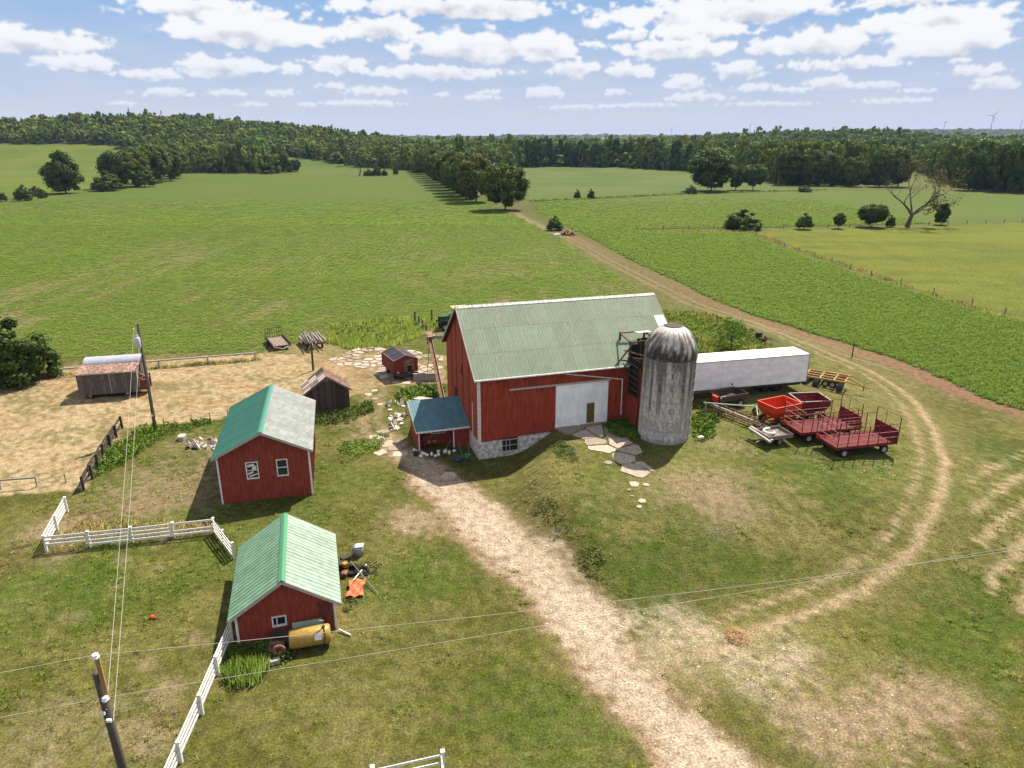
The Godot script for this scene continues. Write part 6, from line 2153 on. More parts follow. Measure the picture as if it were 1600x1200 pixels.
func tractor() -> void:
	var t := thing("tractor", "green tractor with a yellow cab roof half hidden behind the barn", "tractor", Vector3(-7.6, 0, -97.0), 0.35)
	var st := S()
	bx(st, -2.6, -0.5, 1.0, 1.9, -0.45, 0.45)
	part("bonnet", st, M.tractor_green, t)
	st = S()
	for z in [-0.46, 0.46]:
		bx(st, -2.5, -0.7, 1.25, 1.45, z - 0.01, z + 0.01)
	part("side_panel", st, M.steel, t)
	st = S()
	bx(st, -2.62, -2.58, 1.05, 1.8, -0.4, 0.4)
	part("grille", st, M.dark, t)
	st = S()
	bx(st, -2.4, 1.4, 0.6, 1.0, -0.3, 0.3)
	part("chassis", st, M.iron, t)
	st = S()
	for p in [[-0.4, -0.75], [-0.4, 0.75], [1.2, -0.75], [1.2, 0.75]]: bx(st, p[0] - 0.04, p[0] + 0.04, 1.2, 2.75, p[1] - 0.04, p[1] + 0.04)
	part("cab_post", st, M.tractor_green, t)
	st = S()
	bx(st, -0.38, 1.18, 1.75, 2.7, -0.74, 0.74)
	part("cab_glass", st, M.glass, t)
	st = S()
	bx(st, -0.4, 1.2, 1.0, 1.75, -0.8, 0.8)
	part("cab_base", st, M.tractor_green, t)
	st = S()
	bx(st, -0.75, 1.45, 2.75, 2.98, -0.95, 0.95)
	part("cab_roof", st, M.tractor_yellow, t)
	for s in [-1, 1]:
		wheel(t, Vector3(0.9, 0.85, s * 1.0), 0.85, 0.5)
		wheel(t, Vector3(-2.0, 0.5, s * 0.8), 0.5, 0.32)
		st = S()
		box(st, Vector3(0.9, 1.78, s * 1.0), Vector3(1.5, 0.08, 0.5))
		part("fender", st, M.tractor_green, t)
	st = S()
	for s in [-1, 1]: beam(st, Vector3(-0.6, 1.9, s * 0.6), Vector3(-2.9, 1.1, s * 0.6), 0.12, 0.2)
	part("loader_arm", st, M.tractor_green, t)

func box_wagons() -> void:
	# two old box wagons side by side in the paddock
	var t := thing("box_wagon", "weathered grey box wagon with a rusty roof in the paddock", "wagon", Vector3(-43.6, 0, -67.95), 0.243)
	var L := 5.55
	var D := 2.1
	var n := 11
	for k in n:
		var st := S()
		var x := L * k / n
		bx(st, x + 0.006, x + L / n - 0.006, 0.42, 2.62, -0.03 - 0.006 * (k % 2), 0.0)
		part("panel", st, M.box_grey[(k * k) % 2], t)
	for x in [1.3, 2.1, 3.0, 4.15]:
		var st := S()
		bx(st, x - 0.04, x + 0.04, 0.42, 2.64, 0.0, 0.05)
		part("stake", st, M.rust if x != 3.0 else M.net_grey, t)
	var st := S()
	bx(st, 2.25, 2.9, 1.45, 1.72, 0.0, 0.02)
	part("rust_patch", st, M.rust, t)
	st = S()
	bx(st, 0, 0.05, 0.42, 2.7, -D, -0.05); bx(st, 0.05, L, 0.42, 2.8, -D, -D + 0.05); bx(st, L - 0.3, L - 0.25, 0.42, 2.5, -D, -0.05); bx(st, 0.06, L - 0.06, 0.42, 0.5, -D + 0.06, -0.06)
	part("wall", st, M.grey_wood, t)
	for k in 5:
		st = S()
		box(st, Vector3(-0.1 + L * (k + 0.5) / 5.0, 2.82, -D / 2 + 0.05), Vector3(L / 5.0 + 0.02, 0.04 + 0.005 * (k % 2), D + 0.25), Basis(Vector3.RIGHT, 0.12))
		part("roof_sheet", st, M.rust_roof[k % 2], t)
	st = S()
	bx(st, -0.12, L - 0.08, 2.58, 2.7, 0.1, 0.17)
	part("roof_edge", st, M.net_grey, t)
	st = S()
	bx(st, 0.2, L - 0.2, 0.25, 0.41, -0.7, -0.5); bx(st, 0.2, L - 0.2, 0.25, 0.41, -D + 0.5, -D + 0.7)
	part("chassis", st, M.rust, t)
	for x in [0.9, L - 1.2]:
		for z in [-0.25, -D + 0.25]: wheel(t, Vector3(x, 0.3, z), 0.3, 0.2)
	# the unloading end
	for q in [[L + 0.1, 0.5, 2.4, -0.5], [L + 0.1, 0.5, 2.1, -1.6], [L + 0.8, 0.5, 2.1, -0.4], [L + 0.85, 0.5, 1.9, -1.5]]:
		st = S()
		bx(st, q[0] - 0.06, q[0] + 0.06, q[1], q[2], q[3] - 0.06, q[3] + 0.06)
		part("end_post", st, M.rust, t)
	st = S()
	bx(st, L + 0.15, L + 0.8, 0.45, 1.5, -1.55, -0.45)
	part("gearbox", st, M.old_red, t)
	for q in [[0.1, 2.3, -0.5, 0.9, 1.7, -0.4], [0.1, 1.9, -1.6, 0.9, 1.2, -0.4], [0.0, 1.6, -0.3, 0.9, 1.9, -1.5]]:
		st = S()
		beam(st, Vector3(L + q[0], q[1], q[2]), Vector3(L + q[3], q[4], q[5]), 0.1, 0.1)
		part("end_brace", st, M.rust if q[1] < 2.2 else M.grey_wood, t)
	# second one, with a curved white roof
	var u := thing("box_wagon", "second box wagon with a curved white roof behind the grey one", "wagon", t.to_global(Vector3(0.05, 0, -D - 0.35)), 0.243)
	st = S()
	bx(st, 0, 5.4, 0.42, 2.65, -0.05, 0.0); bx(st, 0, 5.4, 0.42, 2.65, -2.1, -2.05); bx(st, 0, 0.05, 0.42, 2.65, -2.045, -0.055); bx(st, 5.35, 5.4, 0.42, 2.65, -2.045, -0.055)
	part("wall", st, M.grey_wood, u)
	st = S(true)
	for k in 9:
		var a0 := PI * (0.02 + 0.96 * k / 9.0)
		var a1 := PI * (0.02 + 0.96 * (k + 1) / 9.0)
		var p0 := Vector3(0, 2.6 + 0.85 * sin(a0), -1.05 + 1.12 * cos(a0))
		var p1 := Vector3(0, 2.6 + 0.85 * sin(a1), -1.05 + 1.12 * cos(a1))
		quad(st, p0, p0 + Vector3(5.45, 0, 0), p1 + Vector3(5.45, 0, 0), p1)
	part("curved_roof", st, M.curved, u)
	for x in [0.0, 5.4]:
		st = S()
		for k in 9:
			var a0 := PI * k / 9.0
			var a1 := PI * (k + 1) / 9.0
			tri(st, Vector3(x, 2.6, -1.05), Vector3(x, 2.6 + 0.82 * sin(a0), -1.05 + 1.05 * cos(a0)), Vector3(x, 2.6 + 0.82 * sin(a1), -1.05 + 1.05 * cos(a1)))
		part("roof_end", st, M.rust, u)
	st = S()
	bx(st, 0.2, 5.2, 0.25, 0.41, -0.7, -0.5); bx(st, 0.2, 5.2, 0.25, 0.41, -1.6, -1.4)
	part("chassis", st, M.rust, u)
	for x in [0.9, 4.3]:
		for z in [-0.25, -1.85]: wheel(u, Vector3(x, 0.3, z), 0.3, 0.2)
	st = S()
	bx(st, 5.5, 5.65, 0.5, 3.3, -0.6, -0.45); bx(st, 5.5, 5.65, 0.5, 3.5, -1.2, -1.05)
	part("end_post", st, M.rust, u)

func ramp_trailer() -> void:
	var t := thing("utility_trailer", "dark flat trailer with its ramp gate up beside the log pile", "trailer", Vector3(-29.8, 0, -88.0), 0.5)
	for k in 9:
		var st := S()
		bx(st, -1.0 + k * 0.222 + 0.008, -1.0 + (k + 1) * 0.222 - 0.008, 0.55, 0.6, -2.3, 2.3)
		part("deck_board", st, M.rust_roof[1] if k % 2 else M.grey_wood, t)
	for x in [-1.08, 1.08]:
		var st := S()
		bx(st, x - 0.04, x + 0.04, 0.45, 0.88, -2.35, 2.35)
		part("side_rail", st, M.iron, t)
	var st := S()
	bx(st, -1.0, 1.0, 0.4, 0.54, 2.25, 2.35); bx(st, -1.0, 1.0, 0.4, 0.54, -2.35, -2.25); bx(st, -1.0, 1.0, 0.4, 0.54, -0.1, 0.1)
	part("frame", st, M.iron, t)
	for k in 8:
		st = S()
		tube(st, Vector3(-1.0 + k * 2.0 / 7, 0.6, -2.4), Vector3(-1.0 + k * 2.0 / 7, 1.75, -2.5), 0.025, 0.025, 5)
		part("gate_bar", st, M.iron, t)
	for y in [0.65, 1.2, 1.75]:
		st = S()
		beam(st, Vector3(-1.05, y, -2.4 - y * 0.05), Vector3(1.05, y, -2.4 - y * 0.05), 0.05, 0.05)
		part("gate_rail", st, M.iron, t)
	for s in [-1, 1]:
		wheel(t, Vector3(s * 1.22, 0.33, -0.4), 0.33, 0.2, Vector3.RIGHT)
		st = S()
		beam(st, Vector3(s * 0.9, 0.45, 2.35), Vector3(0, 0.42, 3.3), 0.08, 0.1)
		part("drawbar", st, M.net_grey, t)
	var w := thing("log_wagon", "low wagon under the pile of grey poles", "wagon", Vector3(-25.4, 0, -88.0), 0.44)
	st = S()
	for x in [-0.8, 0.8]: bx(st, x - 0.07, x + 0.07, 0.55, 0.7, -2.0, 2.0)
	for z in [-1.6, 1.6]: bx(st, -1.3, 1.3, 0.58, 0.72, z - 0.08, z + 0.08)
	part("frame", st, M.dark_wood, w)
	for z in [-1.4, 1.4]:
		for x in [-0.95, 0.95]: wheel(w, Vector3(x, 0.33, z), 0.33, 0.18, Vector3.RIGHT)
	var q := 0
	for k in 16:
		var row := k / 7
		var lg := thing("log", "", "log", w.to_global(Vector3(-1.2 + (k % 7) * 0.36 + row * 0.16 + rng.randf() * 0.08, 0.86 + row * 0.24, rng.randf_range(-0.5, 0.5))), 0.44 + rng.randf_range(-0.07, 0.07), "grey poles piled on the low wagon")
		lg.set_meta("label", "grey weathered pole, %s in the %s layer of the pile" % [nth(k % 7), ["bottom", "middle", "top"][row]])
		var r := rng.randf_range(0.09, 0.14)
		var ln := rng.randf_range(1.7, 2.7)
		st = S(true)
		tube(st, Vector3(0, 0, -ln), Vector3(0.05, 0.03, ln), r, r * 0.8, 8, false)
		part("bark", st, M.log[rng.randi() % 3], lg)
		st = S()
		for e in [[-ln, -1], [ln, 1]]:
			lathe(st, [Vector2(r * 0.98, 0), Vector2(0, 0.004)], 8, Vector3(0.02, 0.015, e[0]), frame_of(Vector3(0, 0, e[1])))
		part("cut_end", st, M.log[2], lg)

# ------------------------------------------------------------------ fences, poles, wires
func fence(called: String, label: String, pts: Array, step: float, h: float, ys: Array, rail: Vector2, post: Vector2, m: Material, sag := 0.0, cap := false) -> void:
	var t := thing(called, label, "fence", on(pts[0].x, pts[0].y))
	var o := t.position
	for i in pts.size() - 1:
		var a: Vector2 = pts[i]
		var b: Vector2 = pts[i + 1]
		var n := maxi(1, roundi(a.distance_to(b) / step))
		var dir := (b - a).normalized()
		for k in n + 1:
			var p := a.lerp(b, k / float(n))
			if k < n or i == pts.size() - 2:
				var st := S()
				box(st, on(p.x, p.y, h / 2 - 0.1) - o + Vector3(rng.randf_range(-sag, sag), 0, 0), Vector3(post.x, h + 0.25, post.x), Basis(Vector3.UP, -atan2(dir.y, dir.x)) * Basis(Vector3.RIGHT, rng.randf_range(-sag, sag)))
				if cap: box(st, on(p.x, p.y, h + 0.045) - o, Vector3(post.x + 0.05, 0.04, post.x + 0.05), Basis(Vector3.UP, -atan2(dir.y, dir.x)))
				part("post", st, m, t)
			if k < n:
				var q := a.lerp(b, (k + 1) / float(n))
				for y in ys:
					if sag > 0.0 and rng.randf() < sag * 1.5: continue
					var st := S()
					var s0 := rng.randf_range(-sag, sag)
					var s1 := rng.randf_range(-sag, sag)
					var off := Vector3(-dir.y, 0, dir.x) * (post.x / 2 + rail.x / 2)
					beam(st, on(p.x, p.y, y + s0) - o + off, on(q.x, q.y, y + s1) - o + off, rail.x, rail.y)
					part("rail", st, m, t)

func wire_line(label: String, a: Vector3, b: Vector3, sag: float, r := 0.0085) -> void:
	var t := thing("power_line", label, "wire", a)
	var st := S(true)
	var n := 24
	for k in n:
		var p := a.lerp(b, k / float(n)) - Vector3.UP * sag * 4.0 * (k / float(n)) * (1.0 - k / float(n))
		var f := (k + 1) / float(n)
		var q := a.lerp(b, f) - Vector3.UP * sag * 4.0 * f * (1.0 - f)
		tube(st, p - a, q - a, r, r, 5, false)
	part("cable", st, M.wire, t)

func poles_and_wires() -> void:
	var t := thing("utility_pole", "tall wooden utility pole with a transformer by the paddock", "utility pole", Vector3(-32.28, 0, -60.05))
	var st := S(true)
	tube(st, Vector3(0, -0.3, 0), Vector3(0.05, 9.9, 0), 0.15, 0.1, 10)
	part("pole", st, M.pole_wood, t)
	st = S(true)
	lathe(st, [Vector2(0, 7.85), Vector2(0.22, 7.85), Vector2(0.25, 7.95), Vector2(0.25, 8.7), Vector2(0.2, 8.78), Vector2(0, 8.8)], 16, Vector3(-0.05, 0, 0.36))
	part("transformer", st, M.transformer, t)
	for k in 3:
		st = S()
		lathe(st, [Vector2(0.03, 8.8), Vector2(0.05, 8.86), Vector2(0.03, 8.92), Vector2(0.05, 8.98), Vector2(0.0, 9.04)], 8, Vector3(-0.16 + 0.13 * k, 0, 0.36))
		part("bushing", st, M.jug, t)
	st = S()
	lathe(st, [Vector2(0.03, 9.2), Vector2(0.06, 9.3), Vector2(0.03, 9.4), Vector2(0.06, 9.5), Vector2(0, 9.55)], 8, Vector3(-0.32, 0, 0.1))
	tube(st, Vector3(-0.32, 9.2, 0.1), Vector3(0, 9.1, 0), 0.025, 0.025, 5)
	part("insulator", st, M.jug, t)
	st = S()
	box(st, Vector3(0.02, 1.5, 0.16), Vector3(0.16, 0.2, 0.03))
	part("meter_plate", st, M.jug, t)
	st = S()
	tube(st, Vector3(0.1, 0, 0.14), Vector3(0.12, 7.9, 0.12), 0.018, 0.018, 5)
	part("conduit", st, M.steel, t)
	var p2 := Vector3(-13.6, 0, -19.55)
	t = thing("utility_pole", "dark wooden utility pole at the bottom left with a new timber bolted on", "utility pole", p2)
	st = S(true)
	tube(st, Vector3(0, -0.3, 0), Vector3(0.0, 8.45, 0.42), 0.17, 0.13, 12)
	part("pole", st, M.pole_wood, t)
	st = S()
	beam(st, Vector3(0.16, 7.3, 0.42), Vector3(0.2, 9.15, 0.52), 0.13, 0.13)
	part("pole_extension", st, M.new_wood, t)
	for y in [7.45, 9.15]:
		st = S()
		lathe(st, [Vector2(0, -0.02), Vector2(0.1, 0), Vector2(0.12, 0.06), Vector2(0.06, 0.1), Vector2(0.1, 0.16), Vector2(0, 0.2)], 10, Vector3(0.2, y, 0.58))
		part("insulator", st, M.jug, t)
	for q in [[-0.02, 6.9, 0.55], [0.14, 6.6, 0.55], [0.02, 4.2, 0.4]]:
		st = S()
		box(st, Vector3(q[0], q[1], q[2]), Vector3(0.16, 0.1, 0.08))
		part("clamp", st, M.jug, t)
	var a := p2 + Vector3(0.2, 9.3, 0.6)
	var b := p2 + Vector3(0.2, 7.6, 0.6)
	wire_line("upper wire crossing the yard to the right", a, Vector3(60, 8.0, -37), 1.0)
	wire_line("lower wire crossing the yard to the right", b, Vector3(60, 7.5, -38.2), 0.15)
	wire_line("upper wire running off to the left", a, Vector3(-60, 9.0, -6.5), 0.4)
	wire_line("lower wire running off to the left", b, Vector3(-60, 8.0, -6.5), 0.4)
	wire_line("left one of the pair of wires between the two poles", p2 + Vector3(0.1, 7.0, 0.5), Vector3(-32.6, 9.3, -59.9), 0.35)
	wire_line("right one of the pair of wires between the two poles", p2 + Vector3(0.25, 6.55, 0.5), Vector3(-32.2, 8.0, -59.6), 0.4)
	wire_line("guy wire slanting down left from the near pole", p2 + Vector3(0, 6.6, 0.4), Vector3(-15.2, 0.0, -15.2), 0.02, 0.008)

func fences() -> void:
	fence("board_fence", "white four board fence round three sides of the pen", [Vector2(-31.4, -45.0), Vector2(-29.75, -39.9), Vector2(-19.85, -42.1), Vector2(-17.45, -39.05)], 2.5, 1.12, [0.25, 0.52, 0.79, 1.06], Vector2(0.035, 0.14), Vector2(0.12, 0.12), M.white_wood, 0.012, true)
	fence("board_fence", "white board fence running from the near shed to the bottom edge", [Vector2(-14.7, -31.3), Vector2(-14.2, -26.2), Vector2(-13.75, -20.8)], 2.65, 1.1, [0.25, 0.52, 0.79, 1.04], Vector2(0.035, 0.13), Vector2(0.13, 0.13), M.white_wood, 0.012, true)
	fence("board_fence", "corner of a white fence at the bottom edge of the picture", [Vector2(-5.6, -22.2), Vector2(-2.85, -22.95), Vector2(-2.3, -20.6)], 2.7, 1.15, [0.3, 0.66, 1.05], Vector2(0.035, 0.12), Vector2(0.13, 0.13), M.white_wood, 0.0, true)
	fence("plank_fence", "dark tumbledown plank fence beside the paddock", [Vector2(-35.5, -60.5), Vector2(-34.35, -56.2), Vector2(-33.2, -52.2), Vector2(-32.1, -48.3)], 2.1, 1.15, [0.4, 0.75, 1.05], Vector2(0.05, 0.2), Vector2(0.17, 0.17), M.dark_wood, 0.08)
	fence("pipe_rail_fence", "long pale rail on wooden posts at the far side of the paddock", [Vector2(-50.3, -75.4), Vector2(-40.6, -78.7), Vector2(-30.6, -81.8)], 5.0, 0.95, [0.9], Vector2(0.16, 0.16), Vector2(0.16, 0.16), M.net_grey, 0.02)
	fence("wire_fence", "low wire fence with thin posts behind the middle red shed", [Vector2(-31.7, -60.6), Vector2(-29.6, -61.5), Vector2(-26.6, -62.6)], 1.7, 0.9, [0.3, 0.6, 0.85], Vector2(0.015, 0.015), Vector2(0.07, 0.07), M.rust, 0.03)
	fence("rail_fence", "pale rail fence stub at the left edge", [Vector2(-42.5, -47.6), Vector2(-38.4, -48.4), Vector2(-36.0, -48.9)], 2.6, 0.85, [0.78], Vector2(0.05, 0.14), Vector2(0.1, 0.1), M.net_grey, 0.0)
	fence("wire_fence", "thin wire fence from the rail stub to the plank fence", [Vector2(-36.0, -48.9), Vector2(-32.4, -50.2)], 1.8, 0.8, [0.3, 0.6], Vector2(0.014, 0.014), Vector2(0.06, 0.06), M.grey_wood, 0.02)
	fence("wire_fence", "old wire fence with wooden posts along the far side of the pasture", [Vector2(36, -209), Vector2(66, -212), Vector2(100, -216), Vector2(160, -229), Vector2(185, -233)], 7.0, 1.2, [0.5, 1.0], Vector2(0.02, 0.02), Vector2(0.16, 0.16), M.grey_wood, 0.05)
	fence("wire_fence", "wire fence along the near edge of the pasture", [Vector2(66.5, -205), Vector2(66.0, -175), Vector2(69.0, -137), Vector2(72.5, -111), Vector2(74.5, -98)], 8.0, 1.1, [0.5, 0.95], Vector2(0.02, 0.02), Vector2(0.13, 0.13), M.grey_wood, 0.05)
	for p in [["tall dark post left of the tractor", -11.45, -99.7, 2.0, 0.13], ["tall dark fence post at the left of the post group by the tractor", -13.75, -99.0, 1.9, 0.13], ["dark fence post second from left in the group by the tractor", -13.1, -98.2, 1.5, 0.12], ["short dark post third from left in the group by the tractor", -12.35, -96.4, 1.3, 0.11], ["leaning short post nearest the elevator head", -11.6, -94.4, 1.0, 0.1], ["wooden post standing alone at the edge of the right bean field", 40.0, -80.8, 1.6, 0.08]]:
		var t := thing("fence_post", p[0], "post", on(p[1], p[2]))
		var st := S()
		tube(st, Vector3(0, -0.2, 0), Vector3(rng.randf_range(-0.06, 0.06), p[3], 0), p[4], p[4] * 0.85, 8)
		part("stake", st, M.pole_wood, t)
	var l := thing("leaning_plank", "grey plank propped slanting against the posts by the tractor", "plank", on(-12.9, -95.5))
	var s3 := S()
	beam(s3, Vector3(-0.8, 0.05, 0.6), Vector3(0.9, 1.0, -0.4), 0.12, 0.06)
	part("board", s3, M.grey_wood, l)
	var t2 := thing("wooden_pole", "dark wooden pole with a cross wire behind the old grey shed", "pole", Vector3(-22.6, 0, -77.6))
	s3 = S()
	tube(s3, Vector3(0, -0.2, 0), Vector3(0.05, 3.3, 0), 0.13, 0.11, 8)
	part("shaft", s3, M.pole_wood, t2)
	s3 = S()
	tube(s3, Vector3(0.05, 3.2, 0), Vector3(1.7, 0.1, -3.4), 0.015, 0.015, 4)
	part("stay", s3, M.steel, t2)
	var cw := thing("concrete_wall", "low concrete wall between the red wagon and the barn", "wall", Vector3(-10.7, 0, -73.8), 0.1)
	for k in 4:
		s3 = S()
		bx(s3, k * 0.72, k * 0.72 + 0.71, -0.1, 0.85 + 0.03 * (k % 2), -0.2, 0.0)
		part("block", s3, M.concrete, cw)
	var tr := thing("feed_trough", "grey concrete trough on the stone paving near the tractor", "trough", Vector3(-10.4, 0, -91.6), 0.1)
	s3 = S()
	bx(s3, 0, 3.2, 0, 0.4, -0.6, -0.45); bx(s3, 0, 3.2, 0, 0.4, 0.0, 0.15); bx(s3, 0.001, 0.15, 0, 0.39, -0.45, 0.0); bx(s3, 3.05, 3.199, 0, 0.39, -0.45, 0.0)
	part("rim", s3, M.concrete, tr)
	var pl := thing("metal_ramp", "pale grey sheet leaning behind the lean-to", "sheet", Vector3(-8.6, 0.3, -66.6), 0.9)
	s3 = S()
	box(s3, Vector3(0, 0.3, 0), Vector3(0.9, 0.05, 2.6), Basis(Vector3.RIGHT, -0.12))
	part("panel", s3, M.net_grey, pl)

# ------------------------------------------------------------------ smaller things
func yard_things() -> void:
	var st := S(true)
	var t := thing("fuel_tank", "yellow fuel drum lying in front of the near red shed", "tank", Vector3(-10.45, 0, -30.85), 0.27)
	lathe(st, [Vector2(0, -1.05), Vector2(0.42, -1.03), Vector2(0.5, -0.95), Vector2(0.5, 0.95), Vector2(0.42, 1.03), Vector2(0, 1.05)], 24, Vector3(0, 0.62, 0), Basis(Vector3.BACK, -PI / 2))
	part("drum", st, M.yellow, t)
	st = S()
	for x in [-0.55, 0.55]:
		bx(st, x - 0.1, x + 0.1, 0, 0.18, -0.45, 0.45)
	part("cradle", st, M.dark_wood, t)
	st = S()
	box(st, Vector3(0.42, 0.83, 0.455), Vector3(0.36, 0.3, 0.015), Basis(Vector3.RIGHT, -0.43))
	part("label_plate", st, M.jug, t)
	st = S()
	tube(st, Vector3(0.72, 1.1, 0.05), Vector3(0.72, 1.5, 0.05), 0.03, 0.03, 6)
	tube(st, Vector3(0.72, 1.48, 0.05), Vector3(0.5, 1.55, 0.1), 0.04, 0.03, 6)
	box(st, Vector3(0.72, 1.17, 0.05), Vector3(0.14, 0.12, 0.14))
	part("pump", st, M.steel, t)
	st = S()
	var hp := [Vector3(0.72, 1.15, 0.15), Vector3(0.78, 0.9, 0.5), Vector3(0.7, 0.55, 0.58), Vector3(0.6, 0.3, 0.6), Vector3(0.55, 0.1, 0.7)]
	for k in 4: tube(st, hp[k], hp[k + 1], 0.022, 0.022, 5)
	part("hose", st, M.tyre, t)

	t = thing("old_engine", "rusty old engine and scrap iron under the near shed window", "engine", Vector3(-12.0, 0, -30.2), 0.2)
	st = S()
	box(st, Vector3(0, 0.32, -0.1), Vector3(0.75, 0.5, 0.5))
	part("block", st, M.rust, t)
	st = S(true)
	lathe(st, [Vector2(0.16, -0.06), Vector2(0.33, -0.06), Vector2(0.33, 0.06), Vector2(0.16, 0.06), Vector2(0.16, -0.06)], 16, Vector3(0.15, 0.45, 0.28), frame_of(Vector3.BACK))
	part("flywheel", st, M.rust, t)
	st = S()
	for q in [[-0.5, 0.2, 0.1, 0.3, 0.75, 0.1], [0.4, 0.1, 0.3, 0.7, 0.5, -0.2], [-0.3, 0.6, 0, 0.2, 0.72, 0.3]]: tube(st, Vector3(q[0], q[1], q[2]), Vector3(q[3], q[4], q[5]), 0.035, 0.035, 6)
	part("pipe", st, M.iron, t)
	st = S()
	box(st, Vector3(-0.05, 0.12, 0.62), Vector3(0.5, 0.24, 0.3), Basis(Vector3.UP, 0.2))
	part("battery_box", st, M.net_grey, t)
	t = thing("dark_barrel", "dark low tub between the engine and the shed wall", "tub", Vector3(-11.9, 0, -31.15))
	st = S(true)
	lathe(st, [Vector2(0, 0), Vector2(0.55, 0), Vector2(0.6, 0.55), Vector2(0.54, 0.56), Vector2(0.5, 0.3), Vector2(0, 0.25)], 18)
	part("tub", st, M.iron, t)
	t = thing("tin_panel", "pale sheet leaning on the wall behind the yellow drum", "sheet", Vector3(-10.85, 0, -31.75), 0.27)
	st = S()
	box(st, Vector3(0, 0.42, 0), Vector3(1.5, 0.9, 0.03), Basis(Vector3.RIGHT, -0.12))
	part("panel", st, M.pale_green, t)
	for q in [["dark board leaning on the near shed wall, left one of two", -10.15, 1.7, 0.05], ["dark board leaning on the near shed wall, right one of two", -9.75, 1.75, 0.03]]:
		t = thing("leaning_board", q[0], "board", Vector3(q[1], 0, -32.15), 0.27)
		st = S()
		box(st, Vector3(0, 1.25, 0.1), Vector3(0.11, 1.0, 0.04), Basis(Vector3.BACK, 0.28) * Basis(Vector3.RIGHT, -0.05))
		part("plank", st, M.old_wood[3], t)
	t = thing("white_drainpipe", "short white pipe at the right corner of the near shed", "pipe", Vector3(-9.0, 0, -31.9), -0.5)
	st = S()
	tube(st, Vector3(-0.3, 0.12, 0), Vector3(0.5, 0.05, 0), 0.05, 0.05)
	part("pipe", st, M.white, t)
	t = thing("orange_tarp", "orange cloth and plastic tray lying in the weeds by the near shed", "tarp", Vector3(-9.0, 0, -34.9), 0.1)
	st = S()
	var rows := 7
	for i in rows:
		for j in 5:
			var q := func(a: int, b: int) -> Vector3: return Vector3((b - 2) * 0.19 * (1.0 + 0.35 * absf(a - 3) / 3.0), 0.2 + 0.09 * sin(a * 1.7 + b * 2.3) + 0.02 * a, -a * 0.25)
			if j < 4 and i < rows - 1: quad(st, q.call(i, j), q.call(i, j + 1), q.call(i + 1, j + 1), q.call(i + 1, j))
	part("cloth", st, M.faded_orange, t)
	for q in [["black rubber tyre lying flat in the scrap heap by the near shed", -9.75, -37.6, 0.52, 0.24], ["smaller black tyre leaning right of the flat one by the near shed", -9.05, -37.4, 0.42, 0.2]]:
		t = thing("tyre", q[0], "tyre", Vector3(q[1], 0.14, q[2]))
		st = S(true)
		lathe(st, [Vector2(q[3] * 0.5, -0.1), Vector2(q[3] * 0.85, -0.12), Vector2(q[3], -0.05), Vector2(q[3], 0.05), Vector2(q[3] * 0.85, 0.12), Vector2(q[3] * 0.5, 0.1), Vector2(q[3] * 0.45, 0), Vector2(q[3] * 0.5, -0.1)], 20, Vector3.ZERO, Basis(Vector3.RIGHT, 0.15 if q[3] > 0.5 else 0.5))
		part("rubber", st, M.tyre, t)
	t = thing("chimney_pot", "grey metal drum with a white lid beside the near shed", "drum", Vector3(-9.75, 0, -39.5))
	st = S(true)
	lathe(st, [Vector2(0, 0), Vector2(0.36, 0), Vector2(0.36, 0.6), Vector2(0.0, 0.62)], 16)
	part("drum", st, M.steel, t)
	st = S()
	box(st, Vector3(0.12, 0.68, 0), Vector3(0.5, 0.04, 0.45), Basis(Vector3.BACK, 0.12))
	part("lid", st, M.jug, t)
	for q in [["long pale pole lying across the scrap heap", -9.9, -38.0, -7.7, -35.2], ["shorter pale pole crossing the long one on the scrap heap", -9.3, -36.0, -9.0, -38.3]]:
		t = thing("pole", q[0], "pole", Vector3(q[1], 0, q[2]))
		st = S()
		tube(st, Vector3(0, 0.5, 0), Vector3(q[3] - q[1], 0.08, q[4] - q[2]), 0.035, 0.03, 6)
		part("stick", st, M.grey_wood if q[1] < -9.5 else M.white_wood, t)
	t = thing("scrap_engine", "heap of yellow and dark engine parts against the near shed", "scrap", Vector3(-10.35, 0, -38.0))
	for q in [[0, 0.2, 0, 0.5, 0.4, 0.5, "iron"], [0.2, 0.45, 0.3, 0.3, 0.25, 0.3, "yellow"], [-0.05, 0.2, -0.7, 0.4, 0.35, 0.5, "iron"], [0.25, 0.15, 0.8, 0.5, 0.25, 0.35, "rust"]]:
		st = S()
		box(st, Vector3(q[0], q[1], q[2]), Vector3(q[3], q[4], q[5]), Basis(Vector3.UP, q[0] * 3 + q[2]))
		part("engine_part", st, M[q[6]], t)
	# under the lean-to porch
	var spots := [[-8.25, -55.35], [-7.95, -55.1], [-7.62, -54.25], [-7.5, -54.75], [-7.2, -54.6], [-6.95, -54.35], [-6.7, -54.6], [-6.42, -54.15], [-6.3, -55.1], [-6.1, -54.5], [-5.75, -55.0], [-5.55, -55.4], [-5.25, -54.9], [-4.95, -55.1]]
	var k := 0
	for q in spots:
		var fallen := k % 3 != 0
		t = thing("plastic_jug", "white jug%s, %s before the lean-to porch" % [" lying on its side" if fallen else "", nth(k)], "jug", on(q[0], q[1], 0.0), rng.randf() * TAU, "white jugs before the porch")
		st = S(true)
		var b := Basis(Vector3.BACK, 1.5) if fallen else Basis.IDENTITY
		lathe(st, [Vector2(0, 0), Vector2(0.11, 0.0), Vector2(0.12, 0.04), Vector2(0.12, 0.2), Vector2(0.05, 0.3), Vector2(0.04, 0.33), Vector2(0, 0.34)], 12, Vector3(0, 0.12 if fallen else 0.0, 0), b)
		part("bottle", st, M.jug, t)
		k += 1
